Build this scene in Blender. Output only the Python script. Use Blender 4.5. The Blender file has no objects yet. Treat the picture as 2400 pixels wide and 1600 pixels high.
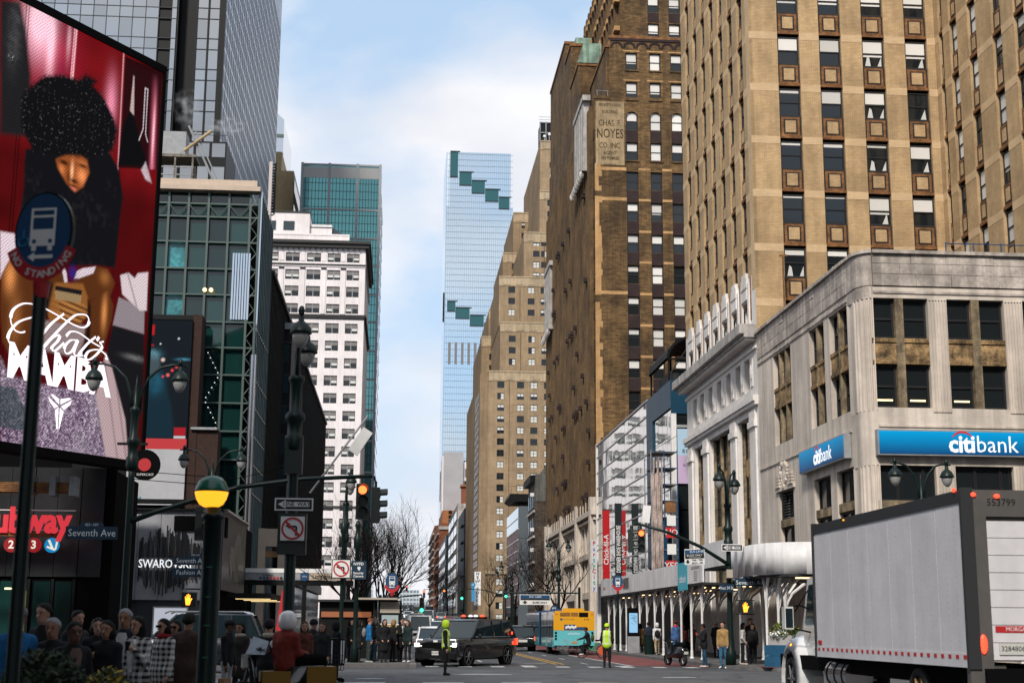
import bpy, math, random
import numpy as np
from mathutils import Matrix, Vector
rnd = random.Random(11)
RAD = math.radians
scene = bpy.context.scene
COL = scene.collection

# ------------------------------------------------------------------ camera, world, sun, exposure
cam_data = bpy.data.cameras.new('camera')
cam = bpy.data.objects.new('camera', cam_data)
COL.objects.link(cam)
scene.camera = cam
cam_data.lens = 50.0
cam_data.sensor_width = 36.0
cam_data.clip_start = 0.1
cam_data.clip_end = 6000
yaw, pit, rol = RAD(4.46), RAD(11.3), RAD(0.38)
fw = Vector((math.sin(yaw)*math.cos(pit), math.cos(yaw)*math.cos(pit), math.sin(pit)))
r0 = Vector((math.cos(yaw), -math.sin(yaw), 0))
u0 = r0.cross(fw)
cr = r0*math.cos(rol)+u0*math.sin(rol)
cu = -r0*math.sin(rol)+u0*math.cos(rol)
cam.matrix_world = Matrix(((cr.x, cu.x, -fw.x, 0), (cr.y, cu.y, -fw.y, 0), (cr.z, cu.z, -fw.z, 1.65), (0, 0, 0, 1)))
cam_data.dof.use_dof = True
cam_data.dof.focus_distance = 62.0
cam_data.dof.aperture_fstop = 2.2

SUN_AZ, SUN_EL = RAD(202), RAD(42)      # azimuth measured from +Y (down the street) clockwise: behind the camera on the left
sun_dir = Vector((math.sin(SUN_AZ)*math.cos(SUN_EL), math.cos(SUN_AZ)*math.cos(SUN_EL), math.sin(SUN_EL)))
sd = bpy.data.lights.new('sun', 'SUN')
sd.energy = 3.0
sd.angle = RAD(7)
sd.color = (1.0, 0.93, 0.84)
sun = bpy.data.objects.new('sun', sd)
COL.objects.link(sun)
sun.rotation_euler = sun_dir.to_track_quat('Z', 'Y').to_euler()

world = bpy.data.worlds.new('World')
scene.world = world
world.use_nodes = True
wn, wl = world.node_tree.nodes, world.node_tree.links
wn.clear()
def W(t, **k):
    n = wn.new(t)
    for a, b in k.items():
        setattr(n, a, b)
    return n
sky = W('ShaderNodeTexSky', sky_type='NISHITA')
sky.sun_disc = False
sky.sun_elevation = SUN_EL
sky.sun_rotation = SUN_AZ
sky.altitude = 20
sky.air_density = 1.0
sky.dust_density = 1.6
sky.ozone_density = 2.0
tc = W('ShaderNodeTexCoord')
mp = W('ShaderNodeMapping')
mp.inputs['Location'].default_value = (0.30, 0.10, 0.05)
mp.inputs['Scale'].default_value = (1.0, 1.0, 1.9)
n1 = W('ShaderNodeTexNoise')
n1.inputs['Scale'].default_value = 3.1
n1.inputs['Detail'].default_value = 7
n1.inputs['Roughness'].default_value = 0.50
n1.inputs['Distortion'].default_value = 0.15
ramp = W('ShaderNodeValToRGB')
ramp.color_ramp.elements[0].position = 0.40
ramp.color_ramp.elements[1].position = 0.56
n2 = W('ShaderNodeTexNoise')
n2.inputs['Scale'].default_value = 6.5
n2.inputs['Detail'].default_value = 6
cr2 = W('ShaderNodeValToRGB')
cr2.color_ramp.elements[0].position = 0.3
cr2.color_ramp.elements[0].color = (4.6, 4.8, 5.3, 1)
cr2.color_ramp.elements[1].position = 0.62
cr2.color_ramp.elements[1].color = (6.0, 6.0, 6.2, 1)
skg = W('ShaderNodeMixRGB', blend_type='MIX')       # thin veil of high cloud over the blue
skg.inputs['Fac'].default_value = 0.75
skg.inputs['Color2'].default_value = (3.5, 4.7, 6.1, 1)
mix = W('ShaderNodeMixRGB')
bg = W('ShaderNodeBackground')
bg.inputs['Strength'].default_value = 0.12
wo = W('ShaderNodeOutputWorld')
wl.new(tc.outputs['Generated'], mp.inputs['Vector'])
wl.new(mp.outputs[0], n1.inputs['Vector'])
wl.new(mp.outputs[0], n2.inputs['Vector'])
wl.new(n1.outputs['Fac'], ramp.inputs['Fac'])
wl.new(n2.outputs['Fac'], cr2.inputs['Fac'])
wl.new(sky.outputs[0], skg.inputs['Color1'])
wl.new(ramp.outputs['Color'], mix.inputs['Fac'])
wl.new(skg.outputs[0], mix.inputs['Color1'])
wl.new(cr2.outputs['Color'], mix.inputs['Color2'])
wl.new(mix.outputs[0], bg.inputs['Color'])
wl.new(bg.outputs[0], wo.inputs['Surface'])

vs = scene.view_settings
vs.view_transform = 'Standard'
vs.look = 'None'
vs.exposure = 0.46
vs.gamma = 1.0
vs.use_curve_mapping = False
scene.cycles.use_denoising = True
scene.cycles.max_bounces = 6
scene.cycles.glossy_bounces = 3
scene.cycles.transparent_max_bounces = 8
scene.cycles.caustics_reflective = False
scene.cycles.caustics_refractive = False
scene.cycles.sample_clamp_indirect = 6.0

# ------------------------------------------------------------------ helpers
class MB:
    """collects faces for one mesh"""
    def __init__(s, M=None):
        s.v, s.f, s.mi, s.M, s.m = [], [], [], M, 0
    def add(s, vs, fs, m=None):
        n = len(s.v)
        if s.M is not None:
            s.v += [tuple(s.M @ Vector(p)) for p in vs]
        else:
            s.v += [tuple(p) for p in vs]
        s.f += [tuple(i+n for i in f) for f in fs]
        s.mi += [s.m if m is None else m]*len(fs)
        return s
    def box(s, x0, x1, y0, y1, z0, z1, m=None):
        return s.add([(x0, y0, z0), (x1, y0, z0), (x1, y1, z0), (x0, y1, z0), (x0, y0, z1), (x1, y0, z1), (x1, y1, z1), (x0, y1, z1)],
                     [(3, 2, 1, 0), (4, 5, 6, 7), (0, 1, 5, 4), (1, 2, 6, 5), (2, 3, 7, 6), (3, 0, 4, 7)], m)
    def quad(s, a, b, c, d, m=None):
        return s.add([a, b, c, d], [(0, 1, 2, 3)], m)
    def cyl(s, p0, p1, r0, r1=None, n=8, m=None, caps=True):
        r1 = r0 if r1 is None else r1
        p0, p1 = Vector(p0), Vector(p1)
        d = (p1-p0).normalized()
        a = d.orthogonal().normalized()
        b = d.cross(a)
        vs = []
        for p, r in ((p0, r0), (p1, r1)):
            for i in range(n):
                t = 2*math.pi*i/n
                vs.append(p+a*(r*math.cos(t))+b*(r*math.sin(t)))
        fs = [(i, (i+1) % n, n+(i+1) % n, n+i) for i in range(n)]
        if caps:
            fs += [tuple(range(n-1, -1, -1)), tuple(range(n, 2*n))]
        return s.add(vs, fs, m)
    def tube(s, path, r, n=6, m=None):
        rs = r if isinstance(r, (list, tuple)) else [r]*len(path)
        P = [Vector(p) for p in path]
        vs, up = [], Vector((0.31, 0.17, 0.93)).normalized()
        for i, p in enumerate(P):
            d = (P[min(i+1, len(P)-1)]-P[max(i-1, 0)]).normalized()
            a = d.cross(up)
            if a.length < 1e-3:
                a = d.orthogonal()
            a.normalize()
            b = d.cross(a)
            for k in range(n):
                t = 2*math.pi*k/n
                vs.append(p+a*(rs[i]*math.cos(t))+b*(rs[i]*math.sin(t)))
        fs = [(i*n+k, i*n+(k+1) % n, (i+1)*n+(k+1) % n, (i+1)*n+k) for i in range(len(P)-1) for k in range(n)]
        fs += [tuple(range(n-1, -1, -1)), tuple(range((len(P)-1)*n, len(P)*n))]
        return s.add(vs, fs, m)
    def lathe(s, prof, c=(0, 0, 0), n=12, m=None, sx=1, sy=1):
        vs, fs = [], []
        for r, z in prof:
            for i in range(n):
                t = 2*math.pi*i/n
                vs.append((c[0]+sx*r*math.cos(t), c[1]+sy*r*math.sin(t), c[2]+z))
        for j in range(len(prof)-1):
            for i in range(n):
                fs.append((j*n+i, j*n+(i+1) % n, (j+1)*n+(i+1) % n, (j+1)*n+i))
        fs += [tuple(range(n-1, -1, -1)), tuple(range((len(prof)-1)*n, len(prof)*n))]
        return s.add(vs, fs, m)
    def ball(s, c, rx, ry=None, rz=None, n=10, k=6, m=None):
        ry = rx if ry is None else ry
        rz = rx if rz is None else rz
        pr = [(max(1e-3, math.sin(math.pi*j/k)), -math.cos(math.pi*j/k)*rz) for j in range(k+1)]
        return s.lathe(pr, c, n, m, rx, ry)
    def prism(s, poly, a, b, ax='y', m=None):
        """polygon (p,q) extruded from a to b along an axis: y -> (p,a,q); x -> (a,p,q); z -> (p,q,a)"""
        n = len(poly)
        f = {'y': lambda p, q, t: (p, t, q), 'x': lambda p, q, t: (t, p, q), 'z': lambda p, q, t: (p, q, t)}[ax]
        vs = [f(p, q, a) for p, q in poly]+[f(p, q, b) for p, q in poly]
        fs = [(i, (i+1) % n, n+(i+1) % n, n+i) for i in range(n)]+[tuple(range(n-1, -1, -1)), tuple(range(n, 2*n))]
        return s.add(vs, fs, m)
    def wall(s, u0, u1, z0, z1, holes, depth=0.3, m=None, mr=None, n=0.0):
        """wall sheet in the (u, z) plane at out = n (local y = -out) with real openings and reveals"""
        us = sorted({u0, u1} | {h[0] for h in holes} | {h[1] for h in holes})
        zs = sorted({z0, z1} | {h[2] for h in holes} | {h[3] for h in holes})
        us = [u for u in us if u0 <= u <= u1]
        zs = [z for z in zs if z0 <= z <= z1]
        def inh(u, z):
            return any(h[0] < u < h[1] and h[2] < z < h[3] for h in holes)
        for i in range(len(us)-1):
            run = None
            for j in range(len(zs)):
                solid = j < len(zs)-1 and not inh((us[i]+us[i+1])/2, (zs[j]+zs[j+1])/2)
                if solid and run is None:
                    run = zs[j]
                if not solid and run is not None:
                    s.quad((us[i], -n, run), (us[i+1], -n, run), (us[i+1], -n, zs[j]), (us[i], -n, zs[j]), m)
                    run = None
        for a, b, c, d in holes:
            y0, y1 = -n, depth-n
            s.quad((a, y0, c), (a, y0, d), (a, y1, d), (a, y1, c), mr)
            s.quad((b, y0, d), (b, y0, c), (b, y1, c), (b, y1, d), mr)
            s.quad((a, y0, d), (b, y0, d), (b, y1, d), (a, y1, d), mr)
            s.quad((b, y0, c), (a, y0, c), (a, y1, c), (b, y1, c), mr)
        return s
    def mesh(s, name, mats, smooth=False):
        me = bpy.data.meshes.new(name)
        me.from_pydata(s.v, [], s.f)
        for mt in (mats if isinstance(mats, (list, tuple)) else [mats]):
            me.materials.append(mt)
        me.polygons.foreach_set('material_index', s.mi)
        if smooth:
            me.polygons.foreach_set('use_smooth', [True]*len(s.f))
        me.update()
        return me
    def obj(s, name, mats, parent=None, smooth=False, M=None):
        return put(name, s.mesh(name, mats, smooth), parent, M)

WM = {}                                   # world matrix of every object built
def put(name, mesh, parent=None, M=None):
    """link a mesh as an object; M is its world matrix"""
    o = bpy.data.objects.new(name, mesh)
    COL.objects.link(o)
    M = Matrix.Identity(4) if M is None else M
    o.matrix_basis = M
    WM[o.name] = M
    if parent is not None:
        o.parent = parent
        o.matrix_parent_inverse = WM[parent.name].inverted()
    return o
def thing(name, label, cat, loc=(0, 0, 0), group=None, rz=0.0):
    M = Matrix.Translation(loc) @ Matrix.Rotation(rz, 4, 'Z')
    o = put(name, None, None, M)
    o.empty_display_size = 0.3
    return tag(o, label, cat, group)
def tag(o, label=None, cat=None, group=None, kind=None):
    if label: o['label'] = label
    if cat: o['category'] = cat
    if group: o['group'] = group
    if kind: o['kind'] = kind
    return o
def kids(o):
    return [c for c in bpy.data.objects if c.parent == o]
def copy_tree(root, M, label=None, tree=None):
    """copy a thing, its parts and their sub-parts to world matrix M; tree = [(part, [sub-parts])]"""
    r = root.copy()
    COL.objects.link(r)
    r.matrix_basis = M
    WM[r.name] = M
    if label: r['label'] = label
    for p, subs in tree:
        c = p.copy(); COL.objects.link(c); c.parent = r
        for q in subs:
            d = q.copy(); COL.objects.link(d); d.parent = c
    return r
def tree_of(root):
    allk = {}
    for o in COL.objects:
        if o.parent: allk.setdefault(o.parent.name, []).append(o)
    return [(p, allk.get(p.name, [])) for p in allk.get(root.name, [])]
def face(x, y, z=0.0, d='S'):
    """facade frame: local x runs left to right seen from outside, local -y points outward, z up.
    S faces the camera (-Y), W faces -X (right-hand buildings), E faces +X (left-hand buildings)"""
    a = {'S': 0.0, 'W': -math.pi/2, 'E': math.pi/2}[d]
    return Matrix.Translation((x, y, z)) @ Matrix.Rotation(a, 4, 'Z')
T = Matrix.Translation
def RZ(a): return Matrix.Rotation(a, 4, 'Z')
def RX(a): return Matrix.Rotation(a, 4, 'X')
def RY(a): return Matrix.Rotation(a, 4, 'Y')

# ------------------------------------------------------------------ materials
MAT = {}
def mat(name, col, rough=0.8, metal=0.0, spec=0.4, var=None, streak=None, brick=None, bump=None, orand=None, coat=0.0, emit=None, obj=False):
    """var=(scale, low, high) blotches; streak=(amount) vertical dirt; brick=(colour 2, mortar, width, height); bump=(scale, strength)"""
    m = bpy.data.materials.new(name)
    m.use_nodes = True
    nt = m.node_tree
    N, L = nt.nodes, nt.links
    bs = N['Principled BSDF']
    bs.inputs['Roughness'].default_value = rough
    bs.inputs['Metallic'].default_value = metal
    bs.inputs['Specular IOR Level'].default_value = spec
    bs.inputs['Coat Weight'].default_value = coat
    bs.inputs['Coat Roughness'].default_value = 0.04
    bs.inputs['Base Color'].default_value = (*col, 1)
    if emit:
        bs.inputs['Emission Color'].default_value = (*emit[0], 1)
        bs.inputs['Emission Strength'].default_value = emit[1]
    MAT[name] = m
    if not (var or streak or brick or bump or orand):
        return m
    if obj:
        t = N.new('ShaderNodeTexCoord'); pos = t.outputs['Object']
    else:
        t = N.new('ShaderNodeNewGeometry'); pos = t.outputs['Position']
    cur = None
    def rgb(c):
        n = N.new('ShaderNodeRGB'); n.outputs[0].default_value = (*c, 1); return n.outputs[0]
    def mul(c, fac, lo, hi, f0=0.35, f1=0.65):
        mr = N.new('ShaderNodeMapRange')
        mr.inputs[1].default_value, mr.inputs[2].default_value, mr.inputs[3].default_value, mr.inputs[4].default_value = f0, f1, lo, hi
        L.new(fac, mr.inputs[0])
        mx = N.new('ShaderNodeMixRGB'); mx.blend_type = 'MULTIPLY'; mx.inputs[0].default_value = 1
        L.new(c, mx.inputs[1]); L.new(mr.outputs[0], mx.inputs[2])
        return mx.outputs[0]
    def noise(scale, sc3=None, detail=4):
        v = pos
        if sc3:
            mpn = N.new('ShaderNodeMapping'); mpn.inputs['Scale'].default_value = sc3
            L.new(pos, mpn.inputs['Vector']); v = mpn.outputs[0]
        n = N.new('ShaderNodeTexNoise'); n.inputs['Scale'].default_value = scale; n.inputs['Detail'].default_value = detail
        L.new(v, n.inputs['Vector'])
        return n.outputs['Fac']
    if brick:
        c2, mo, bw, bh = brick
        sx = N.new('ShaderNodeSeparateXYZ'); L.new(pos, sx.inputs[0])
        ad = N.new('ShaderNodeMath'); ad.operation = 'ADD'; L.new(sx.outputs[0], ad.inputs[0]); L.new(sx.outputs[1], ad.inputs[1])
        cb = N.new('ShaderNodeCombineXYZ'); L.new(ad.outputs[0], cb.inputs[0]); L.new(sx.outputs[2], cb.inputs[1])
        br = N.new('ShaderNodeTexBrick')
        br.inputs['Scale'].default_value = 1.0
        br.inputs['Brick Width'].default_value = bw
        br.inputs['Row Height'].default_value = bh
        br.inputs['Mortar Size'].default_value = bh*0.11
        br.inputs['Color1'].default_value = (*col, 1)
        br.inputs['Color2'].default_value = (*c2, 1)
        br.inputs['Mortar'].default_value = (*mo, 1)
        br.inputs['Bias'].default_value = 0.0
        L.new(cb.outputs[0], br.inputs['Vector'])
        cur = br.outputs['Color']
    else:
        cur = rgb(col)
    if var:
        cur = mul(cur, noise(var[0]), var[1], var[2])
        cur = mul(cur, noise(var[0]*6.3, None, 3), 1-(1-var[1])*0.5, 1+(var[2]-1)*0.5)
    if streak:
        cur = mul(cur, noise(1.0, (2.6, 2.6, 0.16), 6), 1-streak, 1.0, 0.42, 0.6)
    if orand:
        oi = N.new('ShaderNodeObjectInfo')
        cur = mul(cur, oi.outputs['Random'], orand[0], orand[1], 0, 1)
    L.new(cur, bs.inputs['Base Color'])
    if bump:
        bp = N.new('ShaderNodeBump'); bp.inputs['Strength'].default_value = bump[1]; bp.inputs['Distance'].default_value = bump[2] if len(bump) > 2 else 0.05
        L.new(noise(bump[0], None, 5), bp.inputs['Height']); L.new(bp.outputs[0], bs.inputs['Normal'])
    return m
def emis(name, col, s):
    m = bpy.data.materials.new(name); m.use_nodes = True
    b = m.node_tree.nodes['Principled BSDF']
    b.inputs['Base Color'].default_value = (*[c*0.3 for c in col], 1)
    b.inputs['Roughness'].default_value = 0.4
    b.inputs['Emission Color'].default_value = (*col, 1)
    b.inputs['Emission Strength'].default_value = s
    MAT[name] = m
    return m

m_lime = mat('limestone', (.60, .525, .45), .85, var=(0.7, .88, 1.06), streak=.25, bump=(9, .25, .03))
m_limed = mat('limestone_weathered', (.56, .49, .43), .9, var=(1.3, .62, 1.05), streak=.35, bump=(7, .4, .03))
m_rust = mat('rusted_spandrel', (.30, .19, .085), .8, var=(1.6, .25, 1.5), streak=.3, bump=(5, .6, .05))
m_bronze = mat('rusted_bronze_trim', (.33, .25, .15), .7, var=(2.2, .4, 1.2), streak=.4)
m_terra = mat('white_terracotta', (.72, .68, .645), .6, var=(0.8, .9, 1.05), streak=.12, bump=(8, .15, .03))
m_terrad = mat('grey_stained_stone', (.50, .47, .44), .85, var=(1.5, .72, 1.05), streak=.3)
m_tanb = mat('tan_brick', (.43, .29, .145), .85, brick=((.50, .345, .185), (.30, .205, .115), .24, .085), var=(.5, .82, 1.12), streak=.12)
m_tanl = mat('pale_tan_brick', (.54, .385, .22), .85, brick=((.58, .415, .245), (.40, .285, .165), .24, .085), var=(.6, .9, 1.08))
m_orb = mat('orange_brick', (.20, .082, .026), .85, brick=((.30, .14, .045), (.06, .03, .02), .2, .07), var=(2, .6, 1.2))
m_dkb = mat('dark_brick', (.022, .017, .015), .85, var=(2, .6, 1.5))
m_brn = mat('brown_brick', (.095, .052, .020), .9, brick=((.20, .118, .046), (.055, .032, .014), .55, .13), var=(.35, .55, 1.25), streak=.22)
m_brnp = mat('brown_brick_pier', (.115, .066, .026), .9, brick=((.155, .092, .038), (.06, .036, .015), .4, .13), var=(.35, .6, 1.25), streak=.2)
m_purp = mat('purple_brick_panel', (.035, .015, .014), .85, brick=((.06, .026, .022), (.02, .01, .01), .09, .35), var=(1, .7, 1.2))
m_ocht = mat('ochre_stone_trim', (.46, .27, .115), .85, var=(.8, .8, 1.1), streak=.15)
m_hotel = mat('hotel_brick', (.29, .205, .12), .9, brick=((.325, .235, .142), (.235, .165, .10), .9, .3), var=(.12, .82, 1.12), streak=.16)
m_hotl = mat('hotel_stone', (.42, .325, .21), .85, var=(.3, .8, 1.1), streak=.2)
m_copper = mat('green_copper', (.23, .36, .28), .6, var=(.8, .6, 1.2), streak=.4)
m_wgl = mat('window_glass', (.012, .015, .017), .06, spec=.55, bump=(.9, .05, .05))
m_wgl2 = mat('street_window_glass', (.03, .036, .04), .05, spec=.8, bump=(.9, .06, .05))
m_frame = mat('black_window_frame', (.012, .012, .013), .5)
m_shade = mat('window_shade', (.70, .68, .64), .6, coat=.5, orand=(.72, 1.05))
m_curt = mat('curtain', (.55, .55, .52), .8, coat=.4)
m_ired = mat('interior_tube_light', (.8, .6, .3), .5, emit=((1, .72, .32), 1.6))
m_blk = mat('black_metal', (.006, .0065, .007), .5, spec=.15)
m_dgrey = mat('dark_grey_metal', (.03, .032, .035), .5, spec=.2)
m_grey = mat('grey_metal', (.25, .26, .27), .5, var=(2, .85, 1.1))
m_white = mat('white_paint', (.72, .71, .70), .5, var=(1.2, .92, 1.04))
m_black = mat('matte_black', (.004, .004, .0045), .95, spec=.05)
m_green = mat('dark_green_paint', (.004, .013, .0115), .4, spec=.25)
m_chrome = mat('polished_metal', (.6, .6, .61), .18, metal=1)
m_lens = mat('lamp_glass', (.30, .30, .29), .12, spec=.6)
m_signw = mat('sign_white', (.66, .66, .65), .5)
m_signk = mat('sign_black', (.01, .01, .011), .5)
m_signb = mat('sign_blue', (.012, .055, .14), .45)
m_navy = mat('sign_navy', (.008, .028, .055), .45)
m_signr = mat('sign_red', (.42, .02, .025), .45)

def text(name, s, size, m, parent, M, align='CENTER', ext=0.004, sx=1.0, shear=0.0, bold=0.0, sub=None):
    """lettering as a thin mesh; M puts its origin, x right, y up, z toward the reader"""
    cu_ = bpy.data.curves.new(name, 'FONT')
    cu_.body = s
    cu_.size = size
    cu_.align_x = align
    cu_.align_y = 'CENTER'
    cu_.extrude = ext
    cu_.offset = bold
    cu_.shear = shear
    cu_.resolution_u = 2
    to = bpy.data.objects.new('t', cu_)
    me = bpy.data.meshes.new_from_object(to)
    bpy.data.objects.remove(to)
    me.materials.clear()
    me.materials.append(m)
    if sx != 1.0:
        for v in me.vertices: v.co.x *= sx
    return put(name, me, parent, M)
def ontext(F, u, z, out=0.02):
    """text frame on facade F at (u, z)"""
    return F @ T((u, -out, z)) @ RX(math.pi/2)
WMESH = {}
def window(F, u0, u1, z0, z1, parent, back=0.22, shade=None, m_f=None, m_g=None, split=True, simple=False, fr=0.07, cur=None):
    """double-hung window in an opening: frame mesh with panes and a blind as sub-parts (one mesh when simple)"""
    m_f = m_f or m_frame; m_g = m_g or m_wgl
    w, h = round(u1-u0, 2), round(z1-z0, 2)
    key = (w, h, fr, split, simple, m_f.name, m_g.name, round(shade or 0, 2) if simple else 0)
    if key not in WMESH:
        b = MB()
        b.box(0, w, 0, .09, 0, fr); b.box(0, w, 0, .09, h-fr, h); b.box(0, fr, 0, .09, fr, h-fr); b.box(w-fr, w, 0, .09, fr, h-fr)
        if split: b.box(fr, w-fr, .02, .085, h*.5-fr*.5, h*.5+fr*.5)
        if simple:
            b.quad((fr*.5, .06, fr*.5), (w-fr*.5, .06, fr*.5), (w-fr*.5, .06, h-fr*.5), (fr*.5, .06, h-fr*.5), 1)
            if shade:
                b.quad((fr, .05, h-fr-(h-2*fr)*shade), (w-fr, .05, h-fr-(h-2*fr)*shade), (w-fr, .05, h-fr), (fr, .05, h-fr), 2)
            WMESH[key] = (b.mesh('window', [m_f, m_g, m_shade]),)
        else:
            p1 = MB().quad((fr*.7, .05, h*.5), (w-fr*.7, .05, h*.5), (w-fr*.7, .05, h-fr*.7), (fr*.7, .05, h-fr*.7)).mesh('pane', m_g)
            p2 = MB().quad((fr*.7, .075, fr*.7), (w-fr*.7, .075, fr*.7), (w-fr*.7, .075, h*.5), (fr*.7, .075, h*.5)).mesh('pane', m_g)
            WMESH[key] = (b.mesh('window', m_f), p1, p2)
    ms = WMESH[key]
    M = F @ T((u0, back, z0))
    o = put('window', ms[0], parent, M)
    if not simple:
        for q in ms[1:]:
            c = put('pane', q); c.parent = o
        if shade:
            k2 = (w, h, fr, 'shade', round(shade, 2))
            if k2 not in WMESH:
                zb = h-fr-(h-2*fr)*shade
                if shade <= .5:
                    s = MB().quad((fr, .045, zb), (w-fr, .045, zb), (w-fr, .045, h-fr), (fr, .045, h-fr))
                else:
                    s = MB().quad((fr, .045, h*.5+fr*.5), (w-fr, .045, h*.5+fr*.5), (w-fr, .045, h-fr), (fr, .045, h-fr))
                    s.quad((fr, .07, zb), (w-fr, .07, zb), (w-fr, .07, h*.5-fr*.5), (fr, .07, h*.5-fr*.5))
                WMESH[k2] = s.mesh('shade', m_shade)
            c = put('shade', WMESH[k2]); c.parent = o
        if cur:
            k3 = (w, h, 'cur', cur)
            if k3 not in WMESH:
                s = MB()
                if cur == 1: s.add([(w*.62, .07, fr), (w*.9, .07, fr), (w*.84, .07, h*.42)], [(0, 1, 2)])
                elif cur == 2:
                    s.add([(w*.15, .07, fr), (w*.42, .07, fr), (w*.36, .07, h*.36), (w*.26, .07, h*.42)], [(0, 1, 2, 3)])
                    s.add([(w*.72, .07, fr), (w*.92, .07, fr), (w*.92, .07, h*.4)], [(0, 1, 2)])
                else: s.box(w*.2, w*.85, .066, .07, h*.16, h*.2)
                WMESH[k3] = s.mesh('curtain' if cur < 3 else 'ceiling_light', m_curt if cur < 3 else m_ired)
            c = put('curtain' if cur < 3 else 'ceiling_light', WMESH[k3]); c.parent = o
    return o
BMESH = {}
def block(name, F, u0, u1, z0, z1, out, m, parent, back=0.0):
    """one box-shaped piece on a facade, proud by out; alike pieces share their mesh"""
    key = (name, round(u1-u0, 2), round(z1-z0, 2), round(out, 3), round(back, 2), m.name)
    if key not in BMESH:
        BMESH[key] = MB().box(0, round(u1-u0, 2), -out, back+.02, 0, round(z1-z0, 2)).mesh(name, m)
    return put(name, BMESH[key], parent, F @ T((u0, 0, z0)))

# ------------------------------------------------------------------ ground, streets, pavements, markings
def gz(y):
    """the side street climbs gently beyond the first block"""
    return 0.0 if y < 140 else 0.0165*(y-140)
m_asph = mat('asphalt', (.050, .052, .057), .72, spec=.4, var=(.45, .72, 1.3), bump=(55, .35, .01))
m_asph2 = mat('worn_asphalt', (.066, .068, .073), .7, spec=.4, var=(.8, .75, 1.25), bump=(55, .35, .01))
m_conc = mat('pavement_concrete', (.095, .092, .090), .85, var=(.7, .8, 1.15), bump=(30, .25, .01))
m_kerb = mat('kerb_granite', (.13, .128, .125), .8, var=(2, .8, 1.15))
m_paint = mat('road_white', (.52, .52, .51), .7, var=(2.2, .55, 1.1))
m_yel = mat('road_yellow', (.52, .30, .03), .7, var=(2.2, .6, 1.1))
m_redl = mat('bus_lane_red', (.17, .045, .042), .8, var=(1.2, .55, 1.2))
m_tact = mat('tactile_red', (.12, .035, .03), .8)
YS = [-60, 20, 40, 60, 90, 140, 200, 300, 450, 700, 1100, 1700, 3200]
def strip(name, x0, x1, y0, y1, dz, m, parent=None, thick=0.0, kind='structure'):
    ys_ = [y0]+[y for y in YS if y0 < y < y1]+[y1]
    mb = MB()
    for a, b in zip(ys_[:-1], ys_[1:]):
        za, zb = gz(a)+dz, gz(b)+dz
        mb.quad((x0, a, za), (x1, a, za), (x1, b, zb), (x0, b, zb))
        if thick:
            mb.quad((x0, a, za-thick), (x0, a, za), (x0, b, zb), (x0, b, zb-thick))
            mb.quad((x1, b, zb-thick), (x1, b, zb), (x1, a, za), (x1, a, za-thick))
    if thick: mb.quad((x0, y0, gz(y0)+dz-thick), (x1, y0, gz(y0)+dz-thick), (x1, y0, gz(y0)+dz), (x0, y0, gz(y0)+dz))
    o = mb.obj(name, m, parent)
    if parent is None: o['kind'] = kind
    return o
strip('ground', -900, 900, -60, 3200, -.008, m_asph)
avenue = strip('avenue_road', -200, 200, 27, 56, -.004, m_asph2)
street = strip('street_road', .8, 13.4, 56, 1500, -.004, m_asph)
KL = strip('pavement_left', -9.5, .55, 58, 1500, .14, m_conc, thick=.2)
KR = strip('pavement_right', 13.65, 19.3, 61, 1500, .14, m_conc, thick=.2)
strip('kerb', .55, .8, 58, 1500, .135, m_kerb, KL, .2)
strip('kerb', 13.4, 13.65, 61, 1500, .135, m_kerb, KR, .2)
# corner of the right-hand pavement, rounded toward the avenue
cp = [(13.65, 61), (13.7, 59.2), (14.1, 57.4), (14.9, 55.6), (16.0, 54.3), (17.8, 53.4), (20, 53.0), (60, 53.0), (60, 57.5), (19.3, 57.5), (19.3, 61)]
MB().prism(cp, -.06, .14, 'z').obj('corner_pavement', m_conc, KR)
cs = [(13.4, 61.2), (13.45, 59.1), (13.88, 57.2), (14.7, 55.4), (15.9, 54.05), (17.75, 53.15), (20, 52.75), (60, 52.75)]
kb = MB()
for p, q, a, b in zip(cs[:-1], cs[1:], cp[:7]+[(60, 53.0)], cp[1:7]+[(60, 53.0)]+[(60, 53.0)]):
    kb.add([(*p, .135), (*q, .135), (*b, .135), (*a, .135), (*p, -.06), (*q, -.06)], [(0, 1, 2, 3), (4, 5, 1, 0)])
kb.obj('kerb', m_kerb, KR)
MB().box(14.3, 16.6, 55.6, 57.3, .14, .147).obj('tactile_plate', m_tact, KR)
NP = strip('near_pavement', -60, 1.0, -20, 27, .0, m_conc)
strip('left_corner_pavement', -60, -9.5, 58, 72, .14, m_conc, thick=.2)
for i in range(36):          # expansion joints across the right pavement
    MB().box(13.7, 19.3, 62+i*2.2, 62.025+i*2.2, .139, .1425).obj('joint', m_black, KR)
# markings
strip('bus_lane', 10.2, 13.2, 62, 400, .000, m_redl, street)
for x in (7.0, 7.32): strip('yellow_line', x, x+.13, 64, 400, .004, m_yel, street)
strip('lane_line', 10.0, 10.16, 61.5, 300, .004, m_paint, street)
for i in range(14): strip('lane_dash', 3.9, 4.03, 68+i*12, 71+i*12, .004, m_paint, street)
for i in range(14): strip('lane_dash', 8.45, 8.57, 64.5+i*9, 67+i*9, .004, m_paint, street)
strip('stop_bar', 4.2, 6.8, 65.6, 66.0, .004, m_paint, street)
for i in range(9): strip('crosswalk_bar', 1.2+i*1.35, 1.75+i*1.35, 59.4, 60.7 if i % 3 else 62.0, .004, m_paint, street)
for i in range(16): strip('crosswalk_bar', -9.0, -4.6+i*.1, 42.6+i*.62, 42.9+i*.62, .004, m_paint, avenue)
for i in range(16): strip('crosswalk_bar', -1.5+i*2.3, -.3+i*2.3, 42.2, 43.3, .004, m_paint, avenue)
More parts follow.
